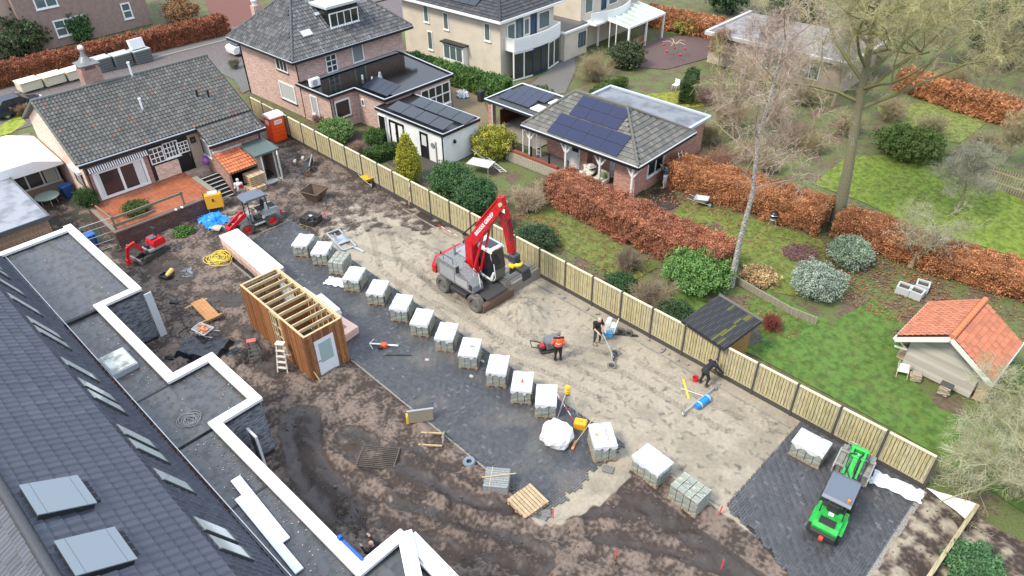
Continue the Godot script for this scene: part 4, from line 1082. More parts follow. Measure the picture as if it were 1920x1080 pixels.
	part("roof", mb().bx(-10.4, 0.4, 7, 7.3, -5.9, 7.9), mt(0.08, 0.05, 0.04, 0.9), r3)
	window(r3, V(0, 0.9, 4.6), E, 3.1, 1.7, 3, 2, white, pane, "window", 0.14, white)
	window(r3, V(0, 1.1, -2.6), E, 1.05, 1.7, 1, 2, white, pane, "window", 0.14, white)
	window(r3, V(0, 3.9, 5.6), E, 2.2, 1.2, 2, 1, white, pane, "window", 0.14, white)
	part("wing", mb().bx(-10, -1.0, 0, 6, 7.5, 12), mt(0.45, 0.34, 0.28, 0.9), r3)
	var r4 = thing("yellow_house", "pale yellow house with dark windows seen past bare trees", "house", g(1835, 66), atan2(g(1835, 66).z - g(1918, 106).z, g(1918, 106).x - g(1835, 66).x))
	part("wall", mb().bx(0, 10, 0, 6.5, -12, 0), mt(0.5, 0.40, 0.24, 0.9, 0, G1, 0.3), r4)
	part("roof", mb().bx(-0.5, 10.5, 6.5, 6.9, -12.5, 0.5), mt(0.08, 0.06, 0.05, 0.9), r4)
	for q in [[1.2, 0.9], [4.5, 0.9], [1.2, 3.9], [4.5, 3.9]]: window(r4, V(q[0], q[1], 0), Vector3.RIGHT, 1.4, 1.7, 2, 1, black, pane, "window", 0.1, white)
	var r5 = thing("flat_house", "low house with white-rimmed flat roof half hidden by bare trees", "house", g(1470, 130), deg_to_rad(2))
	part("wall", mb().bx(-6.5, 6.5, 0, 2.7, -5, 3), mt(0.40, 0.33, 0.27, 0.9), r5)
	part("roof_sheet", mb().bx(-6.8, 6.8, 2.7, 2.85, -5.3, 3.3), mt(0.24, 0.215, 0.21, 0.4, 0, G3, 0.2), r5)
	part("roof_edge", mb().beam(V(-6.9, 2.85, 3.35), V(6.9, 2.85, 3.35), 0.3, 0.3).beam(V(-6.85, 2.854, 3.2), V(-6.85, 2.854, -5.4), 0.3, 0.3).beam(V(6.85, 2.854, 3.2), V(6.85, 2.854, -5.4), 0.3, 0.3), mt(0.5, 0.48, 0.46, 0.6), r5)
	for x in [-4.5, -1, 2.6]: window(r5, V(x, 0.8, 3), Vector3.RIGHT, 1.8, 1.4, 2, 1, white, pane)

func sheds() -> void:
	R.seed = 91
	# garden shed with orange pantiles
	var sh = thing("garden_shed", "weathered pale board shed with orange pantile gable roof and firewood at its sides", "shed", V(-1.9, 0, -7.9), deg_to_rad(-2))
	var board = mt(0.50, 0.47, 0.42, 0.85, 0, G1, 1.2); var white = mt(0.72, 0.71, 0.66, 0.6)
	var bw = 1.55; var z0 = -2.0; var z1 = 1.2; var eh = 2.0; var rh = 3.05
	for k in 15:
		var y = 0.05 + k * 0.19
		var half = minf(bw, 2.0 - (y + 0.183 - 1.6) * 2.1 / 1.33)
		if half < 0.1: continue
		part("board", mb().bx(-half, half, y, y + 0.183, z1 - 0.03, z1 + rf(0.0, 0.012)), mt(0.46 + 0.07 * sin(k * 1.9), 0.43 + 0.065 * sin(k * 1.9), 0.385 + 0.06 * sin(k * 1.9), 0.85), sh)
	part("wall", mb().ext(P2([-bw, 0, bw, 0, bw, eh, 0, rh - 0.1, -bw, eh]), z0, z1 - 0.04), board, sh)
	var ov = 2.1
	var roofm = mb()
	roofm.quad_slab(V(-ov, 1.72, 1.75), V(-ov, 1.72, -2.2), V(0, rh, -2.2), V(0, rh, 1.75), -0.05); roofm.quad_slab(V(ov, 1.72, -2.2), V(ov, 1.72, 1.75), V(0, rh, 1.75), V(0, rh, -2.2), -0.05)
	var rf2 = part("roof", roofm, mt(0.1, 0.06, 0.05, 0.9), sh)
	var eL = V(ov, rh - 1.72, 0).normalized(); var eR = V(-ov, rh - 1.72, 0).normalized()
	var opal = [Color(0.43, 0.165, 0.095), Color(0.46, 0.18, 0.105), Color(0.41, 0.155, 0.09), Color(0.36, 0.135, 0.085)]
	var tm = tile_mesh(0.235, 0.26, 0.085)
	tiles(rf2, V(ov, 1.74, 1.75), V(0, 0, -1), eR, 3.95, 2.45, 0.235, 0.26, tm, opal, ALL, 160)
	tiles(rf2, V(-ov, 1.74, -2.2), V(0, 0, 1), eL, 3.95, 2.45, 0.235, 0.26, tm, opal, ALL, 140)
	caps(rf2, V(0, rh + 0.06, 1.78), V(0, rh + 0.06, -2.2), 0.14, Color(0.6, 0.2, 0.09), 0.8, 0.3)
	for s in [-1, 1]: part("barge_board", mb().beam(V(s * (ov + 0.02), 1.66, 1.78), V(0, rh - 0.08, 1.78), 0.05, 0.22), white, sh)
	for s in [-1, 1]: part("gutter", mb().rod(V(s * (ov + 0.06), 1.7, 1.8), V(s * (ov + 0.06), 1.7, -2.25), 0.05), mt(0.65, 0.66, 0.66, 0.5), sh)
	part("bracket", mb().beam(V(-1.6, 1.1, 1.3), V(-2.05, 1.6, 1.5), 0.07, 0.07).beam(V(-1.55, 1.1, 1.3), V(-2.1, 1.05, 1.4), 0.07, 0.07), white, sh)
	var log = mb().tube([V(-0.25, 0, 0), V(0.25, 0, 0)], [0.055, 0.05], 6).mesh()
	for q in [[-1.75, 0.4, 0.8, 4], [1.85, 0.8, 1.0, 9]]:
		var st = thing("firewood_stack", "split firewood stacked against the side of the shed " + ("left open" if q[0] < 0 else "under the right eave"), "firewood", sh.position + V(q[0], 0, q[1]), PI / 2)
		for y in int(q[3]):
			for x in 5: pm("log", log, mt(0.42 + 0.08 * (x % 3), 0.32 + 0.05 * (x % 3), 0.22, 0.9), st, Transform3D(Basis.from_euler(V(rf(0, 6), rf(-0.2, 0.2) + PI / 2, 0)), V(-0.3 + x * 0.12, 0.06 + y * 0.1, 0)))
	for q in [[-0.75, 1.7, 4], [0.55, 1.75, 6]]:
		var st = thing("stone_pile", "small pile of flat stones by the shed wall" + (" with a dark slate on top" if q[0] > 0 else ", rounded at the top"), "stones", sh.position + V(q[0], 0, q[1]), 0.2)
		for y in q[2]: part("stone", mb().cbox(V(rf(-0.05, 0.05), 0.06 + y * 0.11, rf(-0.04, 0.04)), V(rf(0.4, 0.55), 0.1, rf(0.3, 0.4)), 0.03, Basis(Vector3.UP, rf(-0.4, 0.4))), mt(0.44, 0.38, 0.28, 0.9, 0, G2, 2.0) if y < q[2] - 1 or q[0] < 0 else mt(0.07, 0.07, 0.07, 0.8), st)
	var ch = thing("lawn_chair", "folding chair with pale seat leaning by the shed", "chair", sh.position + V(-1.35, 0, 1.75), 0.4)
	part("seat", mb().box(V(0, 0.4, 0), V(0.5, 0.05, 0.45), Basis(Vector3.RIGHT, 0.5)), mt(0.6, 0.62, 0.6, 0.6), ch)
	for s in [-1, 1]: part("leg", mb().beam(V(s * 0.24, 0, 0.3), V(s * 0.24, 0.75, -0.15), 0.04, 0.04), mt(0.4, 0.3, 0.2, 0.8), ch)
	# black shed beside the fence
	var bs = thing("black_shed", "timber shed by the fence with mossy black corrugated roof", "shed", V(-10.4, 0, -1.1), deg_to_rad(-8))
	part("wall", mb().bx(-1.0, 1.0, 0, 1.75, -1.15, 1.0), mt(0.38, 0.22, 0.07, 0.8, 0, GW, 0.6), bs)
	var nm = noise(33, 1.4, 3)
	for i in 22:
		for j in 5:
			var z = -1.35 + j * 0.52
			var moss = nm.get_noise_2d(i * 0.5, j * 0.12) + 0.2 * nm.get_noise_2d(i * 3.0, j)
			var c = mt(0.10, 0.105, 0.02, 0.95) if moss > 0.36 and R.randf() < 0.8 else (mt(0.022, 0.023, 0.026, 0.7) if (i + j) % 3 else mt(0.035, 0.036, 0.038, 0.7))
			part("roof_strip", mb().box(V(-1.26 + i * 0.118, 2.16 - (z + 0.26) * 0.12, z + 0.26), V(0.105, 0.05, 0.525), Basis(Vector3.RIGHT, 0.12)), c, bs)
	part("roof_deck", mb().box(V(0, 2.1, 0.0), V(2.62, 0.05, 2.66), Basis(Vector3.RIGHT, 0.12)), mt(0.015, 0.015, 0.016, 0.9), bs)
	part("ridge_board", mb().beam(V(-1.3, 2.36, -1.38), V(1.3, 2.36, -1.38), 0.14, 0.1), mt(0.12, 0.11, 0.10, 0.9), bs)
	# timber-clad shed with grey flat roof at the far left
	var ws = thing("timber_cabin", "board-clad cabin with smooth grey flat roof beside the conservatory", "cabin", V(-48, 0, 20.5), deg_to_rad(1))
	part("wall", mb().bx(-4.5, 4.25, 0, 2.5, -2.0, 6), mt(0.36, 0.22, 0.14, 0.85), ws)
	for k in 14: part("board", mb().bx(4.25, 4.28, 0.1 + k * 0.175, 0.265 + k * 0.175, -2.0, 6), mt(0.42 + 0.06 * sin(k * 2.1), 0.27 + 0.04 * sin(k * 2.1), 0.17, 0.8, 0, GW, 0.7), ws)
	part("roof", mb().bx(-4.6, 4.4, 2.5, 2.72, -2.1, 6.1), mt(0.27, 0.28, 0.31, 0.4, 0, G3, 0.15), ws)
	part("roof_edge", mb().beam(V(4.42, 2.66, -2.2), V(4.42, 2.66, 6.1), 0.08, 0.22).beam(V(-4.6, 2.664, -2.15), V(4.42, 2.664, -2.15), 0.08, 0.22), mt(0.10, 0.105, 0.12, 0.5), ws)
	# white conservatory
	var cv = thing("conservatory", "white conservatory with domed pale roof and wide windows full of clutter", "conservatory", V(-54.2, 0, 17.0))
	part("low_wall", mb().bx(-3.5, 1.8, 0, 0.75, -1.7, 2.5), mt(0.36, 0.28, 0.22, 0.9), cv)
	part("back_wall", mb().bx(-3.5, 1.0, 0.75, 2.6, -1.7, 2.5), mt(0.20, 0.16, 0.12, 0.9), cv)
	var rfm = mb()
	rfm.ext(P2([-1.8, 2.55, -1.75, 2.75, -0.2, 3.3, 2.5, 3.3, 3.2, 2.7, 3.2, 2.55]), -3.6, 2.2, Basis(V(0, 0, 1), Vector3.UP, V(-1, 0, 0)))
	part("roof", rfm.at(Vector3.ZERO), mt(0.80, 0.80, 0.80, 0.4), cv)
	window(cv, V(1.8, 0.75, 2.4), E3, 4.0, 1.85, 4, 1, mt(0.75, 0.77, 0.74, 0.5), mt(0.07, 0.065, 0.055, 0.08), "window", 0.12)
	part("curtain", mb().bx(1.82, 1.84, 0.9, 2.5, -1.45, -0.7), mt(0.55, 0.58, 0.5, 0.8), cv)
	part("inner_curtain", mb().bx(1.82, 1.84, 0.9, 2.5, 1.5, 2.2), mt(0.55, 0.58, 0.5, 0.8), cv)
const E3 := Vector3(0, 0, -1)

# ---------------------------------------------------------------- fence and things standing on the site
func fence() -> void:
	R.seed = 101
	var f = thing("timber_fence", "long new timber board fence with dark concrete posts along the site", "fence", V(-27, 0, 0))
	var post = mt(0.085, 0.075, 0.07, 0.85, 0, G2, 1.0)
	var wood = []
	for k in 6: wood.append(mt(0.50 + 0.045 * sin(k * 2.3), 0.435 + 0.04 * sin(k * 2.3 + 0.4), 0.245 + 0.03 * cos(k * 1.7), 0.8, 0, GW, 0.9))
	var xs = []
	for i in 29: xs.append(-53.79 + i * 1.93 - (0.246 if i >= 10 else 0.0) + 0.0)
	var bm = []
	for k in 3: bm.append(mb().cbox(Vector3.ZERO, V(0.148, 1.56, 0.022), 0.006).mesh())
	for i in 29:
		part("post", mb().at(-f.position).bx(xs[i] - 0.05, xs[i] + 0.05, 0, 1.97, -0.055, 0.055).hexa([V(xs[i] - 0.05, 1.97, 0.055), V(xs[i] + 0.05, 1.97, 0.055), V(xs[i] + 0.05, 1.97, -0.055), V(xs[i] - 0.05, 1.97, -0.055), V(xs[i] - 0.01, 2.0, 0.01), V(xs[i] + 0.01, 2.0, 0.01), V(xs[i] + 0.01, 2.0, -0.01), V(xs[i] - 0.01, 2.0, -0.01)]), post, f)
		if i == 28: break
		var a = xs[i] + 0.055; var b = xs[i + 1] - 0.055
		var p = part("panel", mb().at(-f.position).bx(a, b, 0.28, 0.34, -0.03, 0.03).bx(a, b, 1.84, 1.88, -0.03, 0.03).bx(a, a + 0.035, 0.34, 1.84, -0.03, 0.03).bx(b - 0.035, b, 0.34, 1.84, -0.03, 0.03), wood[0], f)
		part("top_rail", mb().at(-f.position).bx(a, b, 1.88, 1.92, -0.06, 0.06), mt(0.60, 0.54, 0.36, 0.8), p)
		part("base_plate", mb().at(-f.position).bx(a, b, 0.0, 0.28, -0.025, 0.025), post, p)
		part("gap_shade_backing", mb().at(-f.position).bx(a + 0.035, b - 0.035, 0.34, 1.84, -0.03, -0.02), mt(0.13, 0.11, 0.06, 0.9), p)  # back layer coloured darker than the boards: shade of the gaps painted in
		var n = 12
		var w = (b - a - 0.07) / n
		for k in n:
			var xf = Transform3D(Basis.from_euler(V(0, rf(-0.03, 0.03), rf(-0.004, 0.004))) * Basis.from_scale(V(w / 0.148 * 0.86, 0.96, 1)), V(a + 0.035 + (k + 0.5) * w, 1.09, 0.03 if k % 2 else 0.018) - f.position)
			pm("board", bm[0], wood[R.randi() % 6], p, xf)
	# low edging and the bright ground cloth past the end of the fence
	var lf = thing("low_fence", "low weathered timber fence closing the bare strip beside the paving", "fence", V(1.75, 0, 3))
	part("rail", mb().beam(V(0.1, 0.75, -2.9), V(-0.25, 0.75, 4.2), 0.14, 0.1), mt(0.42, 0.36, 0.22, 0.9, 0, GW, 0.9), lf)
	for k in 5: part("post", mb().beam(V(0.1 - 0.075 * k, 0, -2.85 + k * 1.7), V(0.1 - 0.075 * k, 0.82, -2.85 + k * 1.7), 0.1, 0.1), mt(0.38, 0.33, 0.22, 0.9), lf)
	for k in 3: part("plank", mb().beam(V(0.13, 0.12 + k * 0.22, -2.9), V(-0.22, 0.12 + k * 0.22, 4.2), 0.03, 0.2), mt(0.30, 0.26, 0.18, 0.9, 0, GW, 0.8), lf)
	var cl = mb()
	var ca = V(0.1, 0.12, -0.02); var cb = V(1.8, 0.62, -0.1); var cc = V(1.72, 0.45, 0.75)
	for i in 8:
		for j in 8 - i:
			var q = func(u, v): return ca + (cb - ca) * (u / 8.0) + (cc - ca) * (v / 8.0) + V(0, 0.02 * sin(u * 2.1 + v * 1.3), 0)
			cl.tri(q.call(i, j), q.call(i, j + 1), q.call(i + 1, j))
			if i + j < 7: cl.tri(q.call(i + 1, j), q.call(i, j + 1), q.call(i + 1, j + 1))
	one("ground_cloth", cl, mt(0.76, 0.74, 0.68, 0.9), "triangular white cloth stretched from fence end over the bare strip", "cloth")

func pallet_parts(root: Node, w: float, d: float, wood: Array, y := 0.0, n := 7, back := true) -> void:
	var ps = []
	for k in 3: part("runner", mb().bx(-w / 2 + 0.05 + k * (w / 2 - 0.1), -w / 2 + 0.15 + k * (w / 2 - 0.1), y, y + 0.09, -d / 2, d / 2), wood[0], root)
	for k in n:
		var z = -d / 2 + (k + 0.5) * d / n
		part("deck_board", mb().box(V(0, y + 0.105, z), V(w, 0.024, d / n - 0.03)), wood[k % wood.size()], root)
func packs() -> void:
	R.seed = 111
	var wood = [mt(0.36, 0.24, 0.13, 0.9, 0, GW, 0.9), mt(0.42, 0.29, 0.16, 0.9, 0, GW, 0.9)]
	var stone = brick_tex(44, Color(0.52, 0.54, 0.51), Color(0.66, 0.67, 0.63), Color(0.38, 0.39, 0.37), 3, 10)
	var wrap = mt(0.58, 0.61, 0.64, 0.3)
	var pack = func(p: Vector3, yaw: float, w: float, d: float, h: float, wrapped: int, label: String, group: String) -> Node3D:
		var o = thing("paver_pallet", label, "pallet", V(p.x, 0.035, p.z), yaw, group)
		pallet_parts(o, w + 0.06, d + 0.04, wood)
		var nx = 3; var nz = 4
		var sm = StandardMaterial3D.new()
		for i in nx:
			for j in nz:
				var c = mt(0.95 + 0.05 * ((i + j) % 2), 0.97, 0.93 + 0.04 * ((i * 2 + j) % 2), 0.85, 0, stone, 1.6)
				var g0 = 0.02
				part("paver_block", mb().cbox(V(-w / 2 + (i + 0.5) * w / nx + rf(-0.006, 0.006), 0.12 + (h - 0.12) / 2 - (rf(0, 0.02) if wrapped == 0 else 0.0), -d / 2 + (j + 0.5) * d / nz + rf(-0.006, 0.006)), V(w / nx - g0, h - 0.12, d / nz - g0), 0.012), c, o)
		if wrapped:
			# plastic hood: a crumpled sheet over the top with a skirt
			var b = mb()
			var N = 9
			var hf = noise(int(p.x * 17) + 900, 1.0, 2)
			var q = func(i, j):
				var x = (i / float(N) - 0.5) * (w + 0.03); var z = (j / float(N) - 0.5) * (d + 0.03)
				var edge = 0.03 if (i == 0 or j == 0 or i == N or j == N) else 0.0
				return V(x, h + 0.025 - edge + 0.035 * hf.get_noise_2d(x * 3.1, z * 3.1), z)
			for i in N:
				for j in N: b.quad(q.call(i, j + 1), q.call(i + 1, j + 1), q.call(i + 1, j), q.call(i, j))
			var per = []
			for i in N: per.append(q.call(i, N))
			for j in N: per.append(q.call(N, N - j))
			for i in N: per.append(q.call(N - i, 0))
			for j in N: per.append(q.call(0, j))
			for k in per.size():
				var a = per[k]; var e = per[(k + 1) % per.size()]
				var dr = V(0, 0.15 + 0.22 * hf.get_noise_1d(k * 0.9), 0); var dr2 = V(0, 0.15 + 0.22 * hf.get_noise_1d(((k + 1) % per.size()) * 0.9), 0)
				var oa = V(a.x, 0, a.z).normalized() * 0.014; var oe = V(e.x, 0, e.z).normalized() * 0.014
				b.quad(a - dr + oa, e - dr2 + oe, e, a)
			part("plastic_hood", b, wrap, o)
			part("corner_strip", mb().bx(w / 2 - 0.05, w / 2 + 0.012, 0.13, h - 0.05, d / 2 - 0.22, d / 2 - 0.16), mt(0.02, 0.02, 0.022, 0.5), o)
			if wrapped == 2: part("label_sheet", mb().bx(-w / 2 + 0.15, -w / 2 + 0.27, h - 0.1, h - 0.03, d / 2 + 0.016, d / 2 + 0.02), mt(0.8, 0.8, 0.8, 0.5), o)
		return o
	var row = "paver pallets standing in a row on the dark paving"
	var y36 = deg_to_rad(36)
	var nth = ["first of the row beside the steel frame", "second in the row from the steel frame", "fourth in the row, with a plastic sheet at its foot", "fifth in the row, behind the timber shed", "sixth in the row from the steel frame", "seventh in the row, level with the power cutter", "eighth in the row from the steel frame", "third in the row from the laser tripod"]
	var kk = 0
	for q in [[-33.25, 8.0, 36], [-31.64, 7.71, 37], [-28.11, 7.9, 34], [-26.15, 7.71, 36], [-24.07, 7.7, 34], [-22.36, 7.7, 34], [-20.55, 7.6, 35], [-16.91, 7.54, 37]]:
		pack.call(V(q[0], 0, q[1]), deg_to_rad(q[2]), 0.92, 1.27, [0.86, 0.9, 0.88, 0.84, 0.92, 0.87, 0.9, 0.95][kk], 1 + (int(absf(q[0])) % 2), "white-wrapped paver pallet, " + nth[kk], row)
		kk += 1
	pack.call(V(-30.1, 0, 7.55), deg_to_rad(31), 0.9, 1.27, 0.85, 0, "pallet of bare grey pavers without plastic in the row along the paving", row)
	var k9 = pack.call(V(-18.8, 0, 7.6), y36, 0.92, 1.3, 0.92, 1, "white-wrapped paver pallet with a loose grey paver lying on top", row)
	pack.call(V(-15.31, 0, 7.52), deg_to_rad(38), 0.92, 1.27, 0.9, 2, "white-wrapped paver pallet with a small orange tool on top", row)
	pack.call(V(-13.92, 0, 7.4), deg_to_rad(40), 0.92, 1.27, 0.92, 1, "white-wrapped paver pallet beside the tripod with red stake leaning on it", row)
	one("loose_paver", mb().cbox(Vector3.ZERO, V(0.21, 0.08, 0.1), 0.01), mt(0.35, 0.35, 0.34, 0.9), "single grey paver lying on a wrapped paver pallet", "paver", "", V(-18.7, 1.03, 7.55), 0.6)
	one("orange_clamp", mb().cbox(V(0, 0.04, 0), V(0.12, 0.08, 0.1), 0.02).beam(V(0, 0.1, 0), V(0.05, 0.24, 0.02), 0.05, 0.04), mt(0.75, 0.12, 0.04, 0.5), "small orange hand tool lying on a wrapped paver pallet", "tool", "", V(-15.25, 0.97, 7.6), 0.3)
	pack.call(V(-10.55, 0, 7.55), deg_to_rad(52), 0.95, 1.3, 1.0, 1, "grey paver pallet with cables and an orange glove on its ragged top", "paver pallets past the end of the paving")
	pack.call(V(-8.3, 0, 7.1), deg_to_rad(86), 0.98, 1.34, 0.95, 1, "white-wrapped paver pallet standing on brown soil past the paving", "paver pallets past the end of the paving")
	pack.call(V(-6.4, 0, 7.2), deg_to_rad(88), 0.95, 1.3, 0.95, 0, "open pallet of pale pavers with uneven top on brown soil", "paver pallets past the end of the paving")
	pack.call(V(-4.1, 0, 1.7), deg_to_rad(93), 0.95, 1.3, 0.9, 1, "wrapped paver pallet standing near the fence on the paved corner", "paver pallets past the end of the paving")
	# things on the ragged pallet
	var cab = mb()
	for k in 3:
		var pts = []; var rr = []
		for i in 14:
			pts.append(V(0.3 * cos(i * 0.55 + k) + 0.06 * k, 0.02 + 0.02 * k, 0.22 * sin(i * 0.6 + k * 2))); rr.append(0.012)
		cab.tube(pts, rr, 5)
	one("cable_tangle", cab, mt(0.55, 0.42, 0.4, 0.6), "tangle of pale cable lying on the ragged paver pallet", "cable", "", V(-10.45, 1.04, 7.45))
	one("orange_glove", mb().ell(V(0, 0.04, 0), V(0.09, 0.04, 0.06), 8).tube([V(0.05, 0.03, 0.03), V(0.15, 0.03, 0.06)], [0.02, 0.015], 6).tube([V(0.05, 0.03, 0), V(0.16, 0.03, 0.01)], [0.02, 0.015], 6).tube([V(0.05, 0.03, -0.03), V(0.14, 0.03, -0.05)], [0.02, 0.015], 6).tube([V(-0.02, 0.03, 0.05), V(0.04, 0.03, 0.11)], [0.02, 0.015], 6), mt(0.75, 0.3, 0.12, 0.8), "orange work glove lying on the ragged paver pallet", "glove", "", V(-10.75, 1.04, 7.75))
	# dark paver heap, black pack at the top of the paving
	var bp = thing("dark_paver_pallet", "half-used pallet of black pavers on sandy ground near the paving", "pallet", g(585, 420), 0.3)
	pallet_parts(bp, 1.2, 1.0, wood)
	for i in 5:
		for j in 4:
			var hh = 0.5 if i < 3 or j < 2 else rf(0.2, 0.5)
			part("paver_block", mb().cbox(V(-0.46 + i * 0.23, 0.12 + hh / 2, -0.36 + j * 0.24), V(0.21, hh, 0.22), 0.015), mt(0.03 + 0.008 * (i % 3), 0.031 + 0.008 * (i % 3), 0.034, 0.8, 0, G2, 2.0), bp)
	part("paper_slip", mb().bx(-0.1, 0.1, 0.622, 0.626, -0.1, 0.05), mt(0.7, 0.72, 0.75, 0.6), bp)
	for q in [[602, 424], [608, 428], [617, 413]]: one("dark_paver", mb().cbox(V(0, 0.04, 0), V(0.21, 0.08, 0.1), 0.01), mt(0.05, 0.05, 0.05, 0.9), "loose dark paver dropped beside the black paver pallet", "paver", "loose dark pavers", g(q[0], q[1]) + V(0, 0.03, 0), rf(0, 3))
	# kerb stones on a pallet, empty pallets, slabs
	var kp = thing("kerbstone_pallet", "pallet of long grey kerbstones on wooden bearers at the paving edge", "pallet", V(-12.4, 0.03, 12.0), deg_to_rad(38))
	pallet_parts(kp, 1.0, 1.0, [mt(0.45, 0.22, 0.08, 0.9), mt(0.4, 0.2, 0.08, 0.9)])
	for j in 9:
		for l in 3: part("kerbstone", mb().cbox(V(rf(-0.015, 0.015), 0.2 + l * 0.165, -0.44 + j * 0.11), V(1.0, 0.155, 0.1), 0.01), mt(0.27 + 0.02 * (j % 3), 0.29 + 0.02 * (j % 3), 0.29 + 0.015 * (j % 3), 0.85, 0, G2, 1.0), kp)
	part("strap", mb().bx(-0.25, -0.23, 0.12, 0.63, -0.5, 0.5), mt(0.6, 0.45, 0.25, 0.6), kp)
	part("loose_lath", mb().beam(V(-0.6, 0.64, 0.1), V(0.75, 0.64, -0.25), 0.04, 0.02), mt(0.5, 0.36, 0.2, 0.8), kp)
	var ep = thing("empty_pallet", "stack of two bare wooden pallets tilted on the soil by the paving", "pallet", V(-10.9, 0.05, 11.75), deg_to_rad(-6))
	pallet_parts(ep, 1.15, 1.25, [mt(0.50, 0.37, 0.22, 0.9, 0, GW, 0.9), mt(0.44, 0.32, 0.19, 0.9, 0, GW, 0.9)], 0.0, 8)
	pallet_parts(ep, 1.15, 1.25, [mt(0.52, 0.39, 0.24, 0.9, 0, GW, 0.9), mt(0.46, 0.33, 0.2, 0.9, 0, GW, 0.9)], 0.14, 8)
	for q in [[1013, 975, 0.2], [1022, 965, 0.8], [1140, 882, 0.4], [1005, 968, 0.5]]: one("paving_slab", mb().cbox(V(0, 0.03, 0), V(0.45, 0.06, 0.35), 0.01), mt(0.20, 0.20, 0.19, 0.9, 0, G2, 1.0), "grey paving slab lying loose on " + ("sand at the paving end" if q[0] == 1140 else "soil beside the bare wooden pallets"), "slab", "loose slabs", g(q[0], q[1]) + V(0, 0.05, 0), q[2])
	# tall stack of empty pallets by the hut
	for k in 8:
		var p = g(482, 352)
		var sp = thing("stacked_pallet", ["lowest bare pallet", "second bare pallet from the ground", "third bare pallet from the ground", "fourth bare pallet from the ground", "fifth bare pallet from the ground", "sixth bare pallet from the ground", "bare pallet just below the top one", "topmost bare pallet"][k] + " in the stack beside the brick hut", "pallet", V(p.x - (0.0 if k > 2 else -0.35), 0.02 + k * 0.145, p.z + (0.0 if k > 2 else 0.25)), rf(-0.05, 0.05) + 0.05, "stack of empty pallets")
		pallet_parts(sp, 1.0, 1.2, [mt(0.50, 0.38, 0.24, 0.9), mt(0.42, 0.30, 0.18, 0.9)], 0.0, 6)

